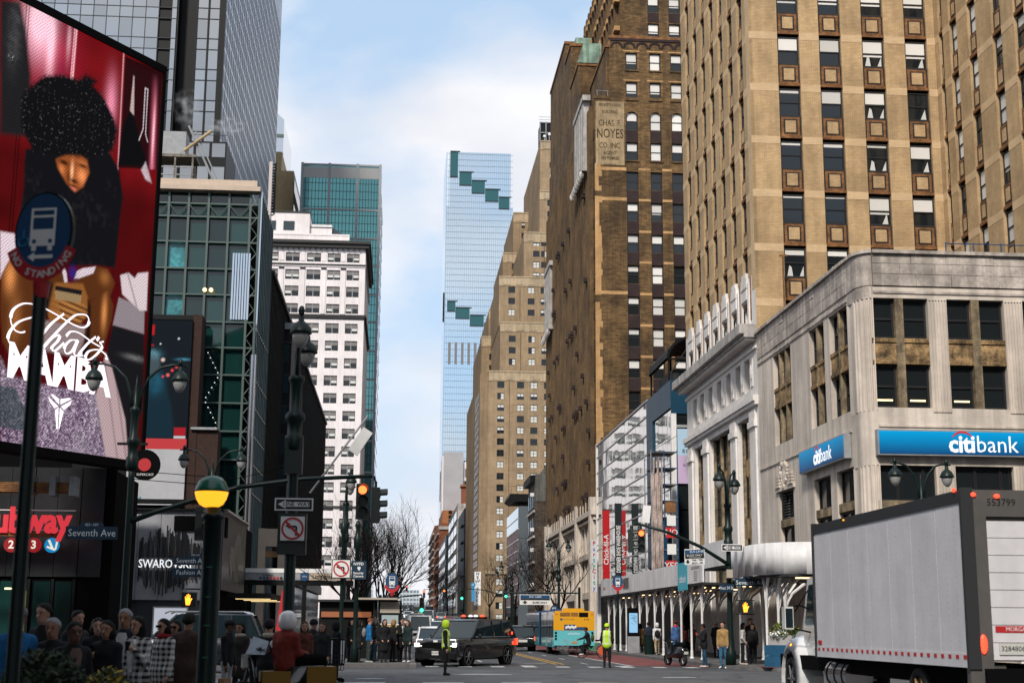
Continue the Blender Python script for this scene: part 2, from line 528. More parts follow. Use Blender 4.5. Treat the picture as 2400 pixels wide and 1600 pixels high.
for k, (x, y, w, d) in enumerate(((3.0, 50.7, 1.05, .5), (-.8, 46.3, .5, .3), (9.5, 48.5, .6, .3))):
    MB().lathe([(w, 0), (w*.98, .006)], (x, y, -.003), 24, None, 1, d/w*1.0).obj('manhole_cover', m_grey, avenue)
sm = mat('tar_seam', (.022, .022, .024), .6)
for i in range(9):
    pts = [(-4+i*2.6+rnd.uniform(-1, 1), 43+rnd.uniform(0, 3), -.0015)]
    for k in range(7): pts.append((pts[-1][0]+rnd.uniform(-.5, .9), pts[-1][1]+rnd.uniform(.4, 1.7), -.0015))
    mb = MB()
    for p, q in zip(pts[:-1], pts[1:]): mb.add([(p[0]-.03, p[1], p[2]), (p[0]+.03, p[1], p[2]), (q[0]+.03, q[1], q[2]), (q[0]-.03, q[1], q[2])], [(0, 1, 2, 3)])
    mb.obj('tar_seam', sm, avenue)

# ------------------------------------------------------------------ right-hand side: bank on the corner
def flutes(mb, u0, u1, z0, z1, n, d, out=0.0, m=None):
    """fluted face: n ribs across, depth d"""
    w = (u1-u0)/n
    for i in range(n):
        a = u0+i*w
        pr = [(a, -out), (a+w*.18, -out), (a+w*.36, -out+d), (a+w*.64, -out+d), (a+w*.82, -out), (a+w, -out)]
        for p, q in zip(pr[:-1], pr[1:]):
            mb.quad((p[0], p[1], z0), (q[0], q[1], z0), (q[0], q[1], z1), (p[0], p[1], z1), m)

bank = thing('bank_building', 'cream limestone four-storey corner bank with rust-stained spandrels and blue signs', 'building', (19.3, 57.5, 0))
FS, FW = face(19.72, 57.5, 0, 'S'), face(19.3, 75.0, 0, 'W')  # main building positions and sizes below were unprojected from image pixels beforehand
ZB, ZS0, ZS1, ZT = 10.72, 12.58, 13.68, 15.42        # sill, spandrel bottom / top, window head
pairs, bigs = [], []
for k in range(5):
    a = k*3.33
    pairs += [(a+.0, a+1.07), (a+1.42, a+2.49)]
    bigs.append((a+.0, a+2.5))
holesS = [(a, b, ZB, ZT) for a, b in bigs]+[(a, b, 4.6, 8.3) for a, b in bigs]
MB(FS).wall(-.02, 17.0, 0, 15.9, holesS, .34).obj('wall', m_lime, bank)
def yw(y): return 75.0-y
sW = [(yw(71.85), yw(68.5), 3), (yw(65.25), yw(62.85), 2), (yw(62.05), yw(59.4), 2)]
holesW = [(a, b, ZB+.1, ZT+.1) for a, b, n in sW]+[(yw(65.16), yw(62.61), 4.0, 8.42), (yw(61.68), yw(59.2), 4.0, 8.42), (yw(71.4), yw(68.75), 4.0, 8.4)]
MB(FW).wall(0, 15.75, 0, 16.1, holesW, .34).obj('wall', m_lime, bank)
# rounded corner, fluted between the belts
def corner(z0, z1, grow, flute, name, m):
    mb = MB(); pts = []
    ctr = [(19.3, 59.25), (19.3, 58.35), (19.33, 58.1), (19.42, 57.86), (19.56, 57.67), (19.70, 57.55), (19.85, 57.5)]
    P = []
    for i in range(len(ctr)-1):
        for s in range(4):
            t = s/4; P.append((ctr[i][0]*(1-t)+ctr[i+1][0]*t, ctr[i][1]*(1-t)+ctr[i+1][1]*t))
    P.append(ctr[-1])
    out = []
    for i, (x, y) in enumerate(P):
        a, b = P[max(i-1, 0)], P[min(i+1, len(P)-1)]
        dx, dy = b[0]-a[0], b[1]-a[1]; l = math.hypot(dx, dy)
        g = grow-(flute if i % 4 in (1, 2) else 0)
        out.append((x+dy/l*g, y-dx/l*g))
    for p, q in zip(out[:-1], out[1:]):
        mb.quad((p[0], p[1], z0), (q[0], q[1], z0), (q[0], q[1], z1), (p[0], p[1], z1))
    for z, rev in ((z1, False), (z0, True)):
        ring = [(p[0], p[1], z) for p in out]+[(20.3, 59.25, z)]
        mb.add(ring, [tuple(range(len(ring)))[::-1] if rev else tuple(range(len(ring)))])
    mb.obj(name, m, bank)
corner(0, 8.3, .03, .05, 'fluted_corner', m_lime)
corner(8.3, 10.6, .01, 0, 'corner_band', m_lime)
corner(10.6, 15.4, .03, .06, 'fluted_corner', m_lime)
corner(15.4, 15.95, .02, 0, 'corner_band', m_limed)
corner(15.95, 17.35, .05, 0, 'corner_parapet', m_limed)
corner(17.35, 17.5, .16, 0, 'corner_coping', m_limed)
# parapet blocks and coping
for F, L in ((FS, 17.0), (FW, 15.72)):
    for z0, z1, st in ((15.95, 16.47, 0.0), (16.47, 16.93, .7), (16.93, 17.35, .2)):
        u = .14 if F is FS else .01
        n = 0
        while u < L-.2:
            w = min((1.9, 1.55, 2.1)[n % 3]-(st if n == 0 else 0), L-u)
            block('stone_block', F, u+.008, u+w-.008, z0+.008, z1-.008, .04+.012*((n*7) % 3), m_limed, bank, .3)
            u += w; n += 1
    MB(F).box(.14 if F is FS else 0, L, -.18, .4, 17.35, 17.5).obj('coping', m_limed, bank)
    MB(F).box(.14 if F is FS else 0, L, .03, .3, 15.9, 15.95).obj('joint', m_black, bank)
    MB(F).box(.14 if F is FS else 0, L, -.05, .05, 15.62, 15.72).obj('string_course', m_limed, bank)
    MB(F).box(.14 if F is FS else 0, L, -.06, .05, 9.9, 10.0).obj('string_course', m_lime, bank)
# windows, mullions, spandrels, pilasters
for k, (a, b) in enumerate(pairs):
    if a > 10: break
    for z0, z1 in ((ZB, ZS0), (ZS1, ZT)):
        lo = z0 == ZB
        window(FS, a+.02, b-.02, z0+.02, z1-.02, bank, .22, cur=3 if lo and k in (0, 1, 2) else None, fr=.09)
for a, b in bigs[:4]:
    mu = MB(FS)
    mu.box(a+1.07, a+1.42, .02, .3, ZB, ZT); flutes(mu, a+1.07, a+1.42, ZB, ZT, 3, .04, -.01)
    mu.obj('mullion', m_bronze, bank)
    for c, d in ((a, a+1.07), (a+1.42, a+2.49)):
        sp = MB()
        w = d-c
        sp.box(0, w, .06, .3, .0, ZS1-ZS0)
        sp.box(0, w, .0, .06, .0, .16); sp.box(0, w, .0, .06, .93, 1.1)
        for i in range(8):
            x = w*(i+.5)/8
            for zz in (.08, 1.015):
                sp.add([(x-.05, -.0, zz-.05), (x+.05, 0, zz-.05), (x, -.03, zz+.06)], [(0, 1, 2)])
        if 'sp' not in BMESH: BMESH['sp'] = sp.mesh('spandrel', m_rust)
        put('spandrel', BMESH['sp'], bank, FS @ T((c, 0, ZS0)))
    pl = MB(FS); flutes(pl, b+.02, b+.81, 10.6, 15.35, 6, .07, .05); pl.box(b+.02, b+.81, -.04, .1, 10.55, 10.6); pl.box(b+.02, b+.81, -.045, .1, 15.35, 15.4)
    pl.obj('pilaster', m_lime, bank)
    pl = MB(FS); flutes(pl, b+.02, b+.81, 0, 8.25, 6, .07, .05); pl.obj('pilaster', m_lime, bank)
    MB(FS).box(a, b, .05, .3, 6.35, 6.85).obj('ornament_band', m_bronze, bank)
    for z0, z1 in ((6.85, 8.3), (4.6, 6.35)):
        for c, d in ((a, a+.9), (a+.9, a+2.0), (a+2.0, b)):
            window(FS, c+.01, d-.01, z0+.01, z1-.02, bank, .2, split=False, simple=True, fr=.05)
for a, b, n in sW:
    w = (b-a-.22*(n-1))/n
    for i in range(n):
        c = a+i*(w+.22)
        for z0, z1 in ((ZB+.1, ZS0+.1), (ZS1+.1, ZT+.1)):
            window(FW, c+.02, c+w-.02, z0+.02, z1-.02, bank, .24, m_g=m_wgl, simple=False, fr=.08)
        MB(FW).box(c, c+w, .06, .3, ZS0+.1, ZS1+.1).box(c, c+w, .01, .06, ZS0+.1, ZS0+.26).box(c, c+w, .01, .06, ZS1-.06, ZS1+.1).obj('spandrel', m_rust, bank)
        if i < n-1:
            MB(FW).box(c+w, c+w+.22, .03, .3, ZB+.1, ZT+.1).obj('mullion', m_bronze, bank)
for y0, y1 in ((65.16, 62.61), (61.68, 59.2), (71.4, 68.75)):
    a, b = yw(y0), yw(y1)
    MB(FW).box(a, b, .04, .3, 6.62, 7.0).obj('ornament_band', m_bronze, bank)
    window(FW, a+.02, b-.02, 7.0, 8.4, bank, .22, split=False, m_g=m_wgl, simple=True)
    window(FW, a+.02, b-.02, 4.0, 6.6, bank, .22, split=False, m_g=m_wgl, simple=True)
    if y0 > 71:
        lv = MB(FW)
        for i in range(9): lv.box(a+.04, a+.9, .1, .2, 7.05+i*.14, 7.12+i*.14)
        lv.obj('louvre', m_dgrey, bank)
# carved cartouche over the left-hand street window
ca = MB(FW); cx = yw(70.1)
ca.box(cx-1.75, cx+1.7, -.1, .05, 8.42, 8.62)
for sgn in (-1, 1):
    for i in range(4): ca.box(cx+sgn*1.15-.4+.05*i, cx+sgn*1.15+.4-.05*i, -.16+.01*i, .05, 8.62+.16*i, 8.74+.16*i)
ca.lathe([(.05, -.5), (.42, -.36), (.55, 0), (.42, .36), (.05, .5)], (cx, -.02, 9.15), 10, None, .75, .28)
for i in range(22):
    t = rnd.uniform(0, 6.28); rr = rnd.uniform(.45, 1.0)
    ca.ball((cx+rr*.75*math.cos(t), -.05, 9.25+rr*.75*math.sin(t)), rnd.uniform(.08, .17), .13, rnd.uniform(.07, .16), 6, 4)
ca.obj('carved_cartouche', m_lime, bank)
# the body behind and the roof
MB().box(19.9, 30.0, 59.4, 74.9, 0, 16.6).box(19.9, 36.6, 58.0, 59.4, 0, 16.6).obj('body', m_blk, bank)
MB(FS).box(16.98, 17.4, 0, 2.0, 0, 17.5).obj('wall_end', m_lime, bank)
# roof railing
rl = thing('roof_railing', 'thin blue steel railing standing on the bank roof', 'railing', (25, 58.6, 16.6))
for i in range(4):
    MB().cyl((23.6+i*1.25, 58.6, 16.6), (23.6+i*1.25, 58.6, 18.25), .03, n=6).obj('post', m_signb, rl)
MB().cyl((23.6, 58.6, 18.2), (27.35, 58.6, 18.2), .022, n=6).cyl((23.6, 58.6, 17.75), (27.35, 58.6, 17.75), .022, n=6).obj('rail', m_signb, rl)

# blue bank signs: light boxes with a vertical blue gradient printed on the face
def grad(name, c0, c1, z0, z1, e):
    m = bpy.data.materials.new(name); m.use_nodes = True
    N, L = m.node_tree.nodes, m.node_tree.links
    g = N.new('ShaderNodeNewGeometry'); s = N.new('ShaderNodeSeparateXYZ'); L.new(g.outputs['Position'], s.inputs[0])
    r = N.new('ShaderNodeMapRange'); r.inputs[1].default_value = z0; r.inputs[2].default_value = z1; L.new(s.outputs[2], r.inputs[0])
    k = N.new('ShaderNodeValToRGB'); k.color_ramp.elements[0].color = (*c0, 1); k.color_ramp.elements[1].color = (*c1, 1); L.new(r.outputs[0], k.inputs[0])
    b = N['Principled BSDF']; L.new(k.outputs[0], b.inputs['Base Color']); b.inputs['Roughness'].default_value = .25
    L.new(k.outputs[0], b.inputs['Emission Color']); b.inputs['Emission Strength'].default_value = e
    return m
def bank_sign(F, u0, u1, z0, z1, label, tu, ts):
    s = thing('bank_sign', label, 'sign', tuple(F @ Vector((u0, 0, z0))), 'blue bank signs')
    MB(F).box(u0, u1, -.34, -.02, z0, z1).obj('sign_box', m_grey, s)
    MB(F).box(u0+.06, u1-.06, -.355, -.34, z0+.06, z1-.06).obj('sign_face', grad('bank_blue', (.004, .035, .12), (.0, .24, .50), z0, z1, .38), s)
    M = ontext(F, tu, (z0+z1)/2-.06, .362)
    t1 = text('lettering', 'citi', ts, m_signlit, s, M, 'RIGHT', .004, .95, 0, .028)
    text('lettering', 'bank', ts, m_signlit, s, M @ T((.02, 0, 0)), 'LEFT', .004, .95, 0, -.004)
    # red arc over the word
    ar = MB(); n = 14; cxx, cyy, R, r = -.545*ts, .05*ts, .52*ts, .43*ts
    pts = []
    for i in range(n+1):
        a = math.pi*(.17+.66*i/n)
        k = .5+.5*math.sin(math.pi*i/n)
        pts.append(((cxx+R*math.cos(a), cyy+R*math.sin(a)), (cxx+(R-(R-r)*k)*math.cos(a), cyy+(R-(R-r)*k)*math.sin(a))))
    for p, q in zip(pts[:-1], pts[1:]):
        ar.add([(*p[0], .004), (*p[1], .004), (*q[1], .004), (*q[0], .004)], [(3, 2, 1, 0)])
    ar.obj('red_arc', m_arc, s, M=M)
m_signlit = emis('lit_white_letters', (.9, .92, .95), .75)
m_arc = emis('lit_red_arc', (.55, .03, .04), .6)
bank_sign(FS, -.05, 12.5, 8.68, 9.75, 'wide blue bank sign over the front windows facing the avenue', 4.1, 1.0)
bank_sign(FW, yw(66.4), yw(59.45), 8.8, 9.86, 'shorter blue bank sign on the side facing the street', yw(62.9), .92)

# ------------------------------------------------------------------ tan brick tower on a white terracotta base
tower = thing('office_tower', 'tan brick office tower with white terracotta base behind the bank', 'building', (19.3, 75, 0))
FT, FX = face(19.3, 75.02, 0, 'S'), face(19.3, 94.3, 0, 'W')
FG = face(30.24, 75.0, 0, 'W')
def yt(y): return 94.3-y
rows = [34.86+3.13*k for k in range(-5, 5)]
def spandrel_mesh(w, h):
    k = ('tsp', round(w, 2), round(h, 2))
    if k not in BMESH:
        b = MB()
        b.box(0, w, .06, .2, 0, h, 0)
        b.box(0, w, -.04, .06, 0, .16, 1)
        b.box(.1, w-.1, .02, .06, .16, h-.08, 1)
        b.box(.24, w-.24, .005, .02, .28, h-.2, 0)
        b.box(.33, w-.33, -.01, .005, .36, h-.28, 2)
        BMESH[k] = b.mesh('spandrel', [m_dkb, m_orb, m_tanb])
    return BMESH[k]
def tower_face(F, cols, L, zbase, zt, tops, light, shadef):
    holes = [(a, b, zbase, zt-.9) for a, b in cols]
    MB(F).wall(0, L, zbase, zt, holes, .28, 0, 1).obj('wall', [m_tanb, m_tanb], tower)
    for i, (a, b) in enumerate(cols):
        for j, t in enumerate(tops):
            sh, cu_ = shadef(i, j)
            window(F, a+.03, b-.03, t-1.64, t, tower, .16, sh, cur=cu_, fr=.065)
            put('spandrel', spandrel_mesh(b-a-.01, 1.34), tower, F @ T((a+.005, .06, t-1.64-1.35)))
        MB(F).box(a, b, .1, .25, tops[-1]+.001, zt-.9).obj('head_panel', m_dkb, tower)
    ed = [0]+[x for c in cols for x in c]+[L]
    for i in range(0, len(ed), 2):
        if ed[i+1]-ed[i] < .2: continue
        for t in tops:
            block('stone_band', F, ed[i]+.004, ed[i+1]-.004, t-.22, t+.22, .012, m_tanl, tower)
cT = [(1.66, 2.94), (4.09, 5.38), (6.61, 7.92), (9.14, 10.44)]
cG = [(.55, 1.15), (2.1, 3.15), (4.6, 5.7), (7.6, 8.75), (10.2, 11.4), (13.1, 14.3)]
cX = [(yt(77.2+2.5*i+.62), yt(77.2+2.5*i-.62)) for i in range(6, -1, -1)]
shT = {(0, 4): (.5, None), (0, 3): (.12, None), (0, 2): (.1, None), (0, 1): (.08, None), (1, 4): (.47, None), (1, 3): (.5, None), (1, 2): (.14, None), (1, 1): (.06, None),
       (2, 4): (.62, 2), (2, 3): (.45, 2), (2, 2): (.1, 2), (2, 1): (.62, 1), (3, 4): (.62, 1), (3, 3): (None, 1), (3, 2): (.5, 1), (3, 1): (.5, None)}
def shf(i, j):
    j2 = j-1
    if (i, j2) in shT: return shT[(i, j2)]
    return rnd.choice([(.97, None), (.5, None), (.62, None), (.2, 2), (.97, None)])
tower_face(FT, cT, 10.94, 16.0, 50.5, rows, m_tanl, shf)
tower_face(FG, cG, 15.6, 16.0, 50.5, rows, m_tanl, lambda i, j: (rnd.choice([.97, .97, .5, .97, .3, None, .62]), None))
MB(FX).wall(0, yt(75.02), 20.9, 50.5, [(a, b, 20.9, 49.6) for a, b in cX], .28, 0, 0).obj('wall', m_tanb, tower)
MB(FX).box(yt(75.75), yt(75.02), -.01, .2, 20.0, 50.5).obj('corner_pier', m_tanl, tower)
for a, b in cX:
    for j, t in enumerate(rows):
        if t < 22: continue
        window(FX, a+.03, b-.03, t-1.64, t, tower, .16, None, m_g=m_wgl2, fr=.065)
        put('spandrel', spandrel_mesh(b-a-.01, 1.34), tower, FX @ T((a+.005, .06, t-1.64-1.35)))
for t in rows:
    if t < 22: continue
    ed = [0]+[x for c in cX for x in c]+[yt(75.76)]
    for i in range(0, len(ed), 2):
        block('stone_band', FX, ed[i]+.004, ed[i+1]-.004, t-.22, t+.22, .012, m_tanl, tower)
# white tier above the cornice: one stepped peak per bay
MB(FX).wall(0, yt(75.02), 17.9, 20.9, [(a, b, 18.1, 19.62) for a, b in cX], .5).obj('tier_wall', m_terra, tower)
for a, b in cX:
    c = (a+b)/2
    MB(FX).prism([(c-.62, 19.7), (c+.62, 19.7), (c+.62, 20.95), (c+.45, 20.95), (c+.45, 21.25), (c-.45, 21.25), (c-.45, 20.95), (c-.62, 20.95)], -.14, .2).obj('stepped_peak', m_terra, tower)
    MB(FX).box(c-.95, c-.62, -.1, .1, 17.95, 20.6).box(c+.62, c+.95, -.1, .1, 17.95, 20.6).obj('peak_jamb', m_terra, tower)
    MB(FX).box(c-.64, c+.64, -.17, .0, 20.32, 20.4).obj('peak_moulding', m_terrad, tower)
    MB(FX).box(c+1.12, c+1.2, -.06, .02, 18.4, 20.9).obj('rust_stripe', m_orb, tower)
    window(FX, a+.05, b-.05, 18.12, 19.6, tower, .46, simple=True, m_g=m_wgl)
MB(FX).box(-.35, yt(75.1), -.95, .3, 17.45, 17.98).box(-.3, yt(75.1), -.7, .3, 17.25, 17.45).obj('cornice', m_terrad, tower)
de = MB(FX)
for i in range(60): de.box(i*.32, i*.32+.16, -.6, .1, 17.1, 17.25)
de.obj('dentils', m_terra, tower); tower.children  # noqa
cR = [(yt(y+1.2), yt(y)) for y in (91.1, 88.9, 86.4, 83.95, 81.45, 79.0, 76.85)]
bays = [(yt(92.16), yt(89.31)), (yt(87.55), yt(81.69)), (yt(80.0), yt(77.17))]
MB(FX).wall(0, yt(75.02), 0, 17.5, [(a, b, 14.55, 16.4) for a, b in cR]+[(a, b, 3.4, 13.15) for a, b in bays], .55).obj('base_wall', m_terra, tower)
for a, b in cR:
    window(FX, a+.03, b-.03, 14.57, 16.38, tower, .5, simple=True)
    MB(FX).box(b+.25, b+.8, -.05, .02, 14.7, 16.25).ball((b+.52, -.06, 15.5), .2, .07, .45, 8, 5).obj('carved_panel', m_terra, tower)
MB(FX).box(-.1, yt(75.1), -.3, .1, 13.75, 14.05).box(-.1, yt(75.1), -.2, .1, 13.55, 13.75).obj('belt_course', m_terra, tower)
MB(FX).box(-.1, yt(75.1), -.12, .1, 16.65, 16.8).obj('belt_course', m_terra, tower)
for a, b in bays:
    n = 3 if b-a > 4 else 2
    w = (b-a)/n
    for i in range(n):
        for z0, z1 in ((11.0, 13.1), (7.7, 10.05), (3.4, 6.6)):
            window(FX, a+i*w+.09, a+(i+1)*w-.09, z0, z1, tower, .42, simple=True, fr=.09)
        for z0, z1 in ((10.05, 11.0), (6.6, 7.7)):
            block('bronze_spandrel', FX @ T((0, .45, 0)), a+i*w+.09, a+(i+1)*w-.09, z0, z1, .06, m_rust, tower, .05)
    for i in range(n+1):
        MB(FX).box(a+i*w-.08, a+i*w+.08, .25, .5, 3.4, 13.14).obj('bronze_mullion', m_bronze, tower)
for u in (yt(93.2), yt(88.45), yt(80.85), yt(76.2)):
    MB(FX).box(u-.75, u+.75, -.2, .1, 12.4, 12.75).box(u-.66, u+.66, -.12, .1, 12.75, 13.3).box(u-.66, u+.66, -.1, .1, 0, 12.4).obj('pilaster', m_terra, tower)
MB().box(19.9, 60, 75.4, 93.9, 0, 50).box(30.6, 60, 59.6, 75.4, 16.8, 50).obj('body', m_blk, tower)
MB().box(19.3, 60, 94.25, 94.3, 17, 50.5).obj('back_wall', m_tanb, tower)
# vent pipe on the bank's roof by the tower
vp = thing('vent_pipe', 'rusty vent pipe rising from the bank roof beside the tan tower', 'pipe', (20.6, 74.0, 16.6))
MB().cyl((20.6, 74, 16.6), (20.6, 74, 21.6), .05, n=8).box(20.42, 20.8, 73.95, 74.05, 21.55, 21.65).obj('pipe', m_orb, vp)

# ------------------------------------------------------------------ blue-framed glass retail building
shop = thing('glass_shop_building', 'low glass retail building with dark blue panel frame beside the brown tower', 'building', (19.3, 99.5, 0))
FR = face(19.3, 139.0, 0, 'W')
m_mirr = mat('reflective_shop_glass', (.62, .68, .70), .03, metal=1, bump=(.55, .055, .06))
m_bluep = mat('blue_panel', (.006, .045, .085), .35, var=(1, .9, 1.1))
m_alu = mat('aluminium', (.42, .43, .44), .4, metal=.4)
def ys(y): return 139.0-y
pn = 0
hs = [5.6, 7.4, 8.9, 10.4, 11.9, 13.4, 14.9, 16.4, 17.9, 19.05]
ua = [.5+i*1.92 for i in range(16)]
for i in range(15):
    for j in range(len(hs)-1):
        w, h = ua[i+1]-ua[i]-.05, hs[j+1]-hs[j]-.05
        k = ('pane', round(w, 2), round(h, 2))
        if k not in BMESH: BMESH[k] = MB().box(0, w, 0, .04, 0, h).mesh('pane', m_mirr)
        put('pane', BMESH[k], shop, FR @ T((ua[i]+.025, 0, hs[j]+.025)) @ RZ(rnd.uniform(-.003, .003)) @ RX(rnd.uniform(-.003, .003)))
for i in range(4):
    for j, (z0, z1) in enumerate(((9.35, 11.3), (11.3, 13.2), (13.2, 15.1), (15.1, 17.0))):
        k = ('pane2', j)
        if k not in BMESH: BMESH[k] = MB().box(0, 1.78, 0, .04, 0, z1-z0-.05).mesh('pane', m_mirr)
        put('pane', BMESH[k], shop, FR @ T((ys(107.0)+i*1.84, 0, z0)) @ RZ(rnd.uniform(-.003, .003)) @ RX(rnd.uniform(-.003, .003)))
for z in hs[1:-1]:
    MB(FR).box(.4, 29.3, -.06, .06, z-.05, z+.05).obj('transom', m_alu, shop)
MB(FR).box(.0, .5, -.1, .4, 0, 19.3).obj('end_post', m_white, shop)
MB(FR).box(.4, 29.4, -.1, .3, 19.05, 19.2).obj('parapet_cap', m_alu, shop)
for z0, z1 in ((6, 9.3), (9.3, 12.5), (12.5, 15.8), (15.8, 19.05)):
    MB(FR).box(ys(109.65), ys(107.0), -.12, .4, z0+.01, z1-.01).obj('blue_panel', m_bluep, shop)
for y0, y1 in ((107.0, 103.3), (103.3, 99.5)):
    MB(FR).box(ys(y0)+.01, ys(y1)-.01, -.12, .4, 17.05, 19.05).obj('blue_panel', m_bluep, shop)
MB(FR).box(ys(107)+.01, ys(103.4), -.11, .3, 5.9, 9.27).obj('blue_panel', m_bluep, shop)
FRf = face(19.3, 99.45, 0, 'S')
for u0_, u1_ in ((-.1, 2.2), (2.2, 4.5), (4.5, 7)):
    MB(FRf).box(u0_+.01, u1_-.01, -.02, .2, 16.6, 19.05).obj('blue_panel', m_bluep, shop)
MB(FRf).box(-.12, .25, -.06, .3, 0, 16.6).obj('corner_post', m_white, shop)
for j, z in enumerate((3, 6.4, 9.8, 13.2)):
    for i in range(3):
        put('pane', BMESH.setdefault('pane3', MB().box(0, 2.1, .05, .09, 0, 3.3).mesh('pane', m_wgl)), shop, FRf @ T((.3+i*2.2, 0, z)))
MB(FRf).box(.2, 7, -.04, .1, 15.6, 15.8).obj('transom', m_alu, shop)
MB().box(19.6, 40, 100.2, 138.8, 0, 18.6).obj('body', m_black, shop)
MB(FR).box(.5, 39.4, .3, .5, 0, 5.6).obj('shopfront_wall', m_blk, shop)
po = thing('holiday_poster', 'pale blue and pink poster with dark lettering on the shop side wall', 'poster', (19.7, 99.4, 11.6))
m_pb, m_pp = mat('poster_blue', (.38, .55, .70), .5), mat('poster_pink', (.52, .40, .58), .5)
MB(FRf).box(.3, 4.0, -.09, -.03, 13.6, 15.5).obj('poster_sheet', m_pb, po)
MB(FRf).box(.3, 4.0, -.09, -.03, 11.6, 13.6).obj('poster_sheet', m_pp, po)
text('lettering', 'A DAY HAPPIER', .42, m_signk, po, ontext(FRf, 1.9, 14.6, .1), sx=.8, bold=.012)
text('lettering', 'IS ON ITS WAY HOME', .34, m_signk, po, ontext(FRf, 1.9, 13.9, .1), sx=.75, bold=.01)
text('lettering', 'for the holidays and every day', .2, m_signk, po, ontext(FRf, 1.9, 12.9, .1))
# rooftop barrel canopy
cn = thing('rooftop_canopy', 'black barrel-roofed frame standing on the glass shop roof', 'canopy', (21, 108, 18.6))
arc = [(2.6*math.cos(math.pi*(1-i/10)), 1.9*math.sin(math.pi*(1-i/10))) for i in range(11)]
mb = MB()
for p, q in zip(arc[:-1], arc[1:]):
    mb.add([(22.4+p[0], 104, 21.5+p[1]), (22.4+q[0], 104, 21.5+q[1]), (22.4+q[0], 112, 21.5+q[1]), (22.4+p[0], 112, 21.5+p[1]),
            (22.4+p[0]*.94, 104, 21.4+p[1]*.94), (22.4+q[0]*.94, 104, 21.4+q[1]*.94), (22.4+q[0]*.94, 112, 21.4+q[1]*.94), (22.4+p[0]*.94, 112, 21.4+p[1]*.94)],
           [(0, 1, 2, 3), (4, 7, 6, 5), (0, 4, 5, 1), (3, 2, 6, 7)])
mb.obj('barrel_roof', m_blk, cn)
for x in (20.0, 21.6, 23.2, 24.8):
    for y in (104.2, 111.8): MB().box(x-.07, x+.07, y-.07, y+.07, 18.6, 21.5+1.9*math.sqrt(max(.02, 1-((x-22.4)/2.6)**2))).obj('post', m_blk, cn)
MB().box(19.85, 25, 104.1, 104.3, 21.4, 21.55).cyl((20, 104.2, 20.2), (21.6, 104.2, 22.6), .05, n=6).obj('brace', m_blk, cn)
MB().box(20.4, 24.6, 105, 111, 18.6, 20.8).obj('chiller', m_dgrey, cn)

# ------------------------------------------------------------------ brown brick tower with the painted wall sign
brown = thing('brown_brick_tower', 'tall dark brown brick tower with ghost lettering painted on its side', 'building', (19.3, 139.2, 0))
BY = 139.25
FB, FBW = face(19.3, BY, 0, 'S'), face(19.3, 184.0, 0, 'W')
sB = BY/137.0
def bx_(x): return x*sB-19.3
def bz_(z): return (z-1.65)*sB+1.65
cB = [(bx_(22.25), bx_(23.46)), (bx_(24.72), bx_(25.9)), (bx_(26.93), bx_(28.13))]
tB = [(bz_(a), bz_(b)) for a, b in ((59.8, 57.9), (56.6, 54.7), (53.4, 51.4), (50.1, 48.15), (46.95, 45.0), (43.7, 41.75), (40.4, 38.5), (37.2, 35.25), (33.95, 32.05), (30.75, 28.85), (27.6, 25.7), (24.4, 22.5), (21.2, 19.3))]
zt1, zt2 = bz_(54.95), bz_(61.6)
hB = [(a, b, z1, z0) for a, b in cB for z0, z1 in tB]
MB(FB).wall(0, 14, 0, zt1, [h for h in hB if h[3] < zt1 and not (h[2] < zt1 < h[3])], .3).obj('wall', m_brn, brown)
MB(FB).wall(bx_(20.58), 14, zt1, zt2, [h for h in hB if h[2] >= zt1-.6], .3).obj('wall', m_brn, brown)
hU = [(a, b, bz_(z), bz_(z+1.75)) for a, b in cB[1:] for z in (61.65, 64.6, 67.6, 70.7)]
MB(FB @ T((0, .6, 0))).wall(bx_(22.3), 14, zt2, bz_(76), hU, .3).obj('wall', m_brn, brown)
for h in hU: window(FB @ T((0, .6, 0)), h[0]+.03, h[1]-.03, h[2]+.03, h[3]-.03, brown, .18, rnd.choice([.97, .62, .5]))
for h in hU: block('brick_panel', FB @ T((0, .6, 0)), h[0], h[1], h[2]-1.1, h[2]-.05, .03, m_purp, brown)
shB = [.6, .97, .45, .62, .62, .97, .5, .97, .97, .45, .97, .45, None, None, None, .4, .6, None, .4, .45, .45, .3, .97, None, .35, .97, .97, .3, .97, .4, .45, .45, .4]
for j, (z0, z1) in enumerate(tB):
    for i, (a, b) in enumerate(cB):
        q = j*3+i
        window(FB, a+.03, b-.03, z1+.02, z0-.02, brown, .2, shB[q] if q < len(shB) else rnd.choice([None, .4]), fr=.08)
        nx = tB[j+1][0] if j+1 < len(tB) else z1-1.2
        if j >= 2 and j != 3: block('brick_panel', FB, a, b, nx+.03, z1-.03, .02, m_purp, brown)
        elif j < 2 or j == 3: block('sill', FB, a-.1, b+.1, z1-.14, z1, .12, m_brnp, brown)
        if j < 2: block('lintel', FB, a-.25, b+.25, z0+.1, z0+.24, .03, m_ocht, brown)
        if j == 2:      # round heads
            w = b-a; k = ('arch', round(w, 2))
            if k not in BMESH:
                m_ = MB()
                for sg in (0, 1):
                    pts = [(0, 0), (0, -w*.5)]+[(w/2-w/2*math.cos(math.pi/2*t/6), -w*.5+w/2*math.sin(math.pi/2*t/6)) for t in range(1, 7)]
                    if sg: pts = [(w-p, q) for p, q in pts][::-1]
                    m_.add([(p, 0, q) for p, q in pts], [tuple(range(len(pts)))[::-1]])
                BMESH[k] = m_.mesh('arch_corner', m_brn)
            put('arch_corner', BMESH[k], brown, FB @ T((a, -.004, z0)))
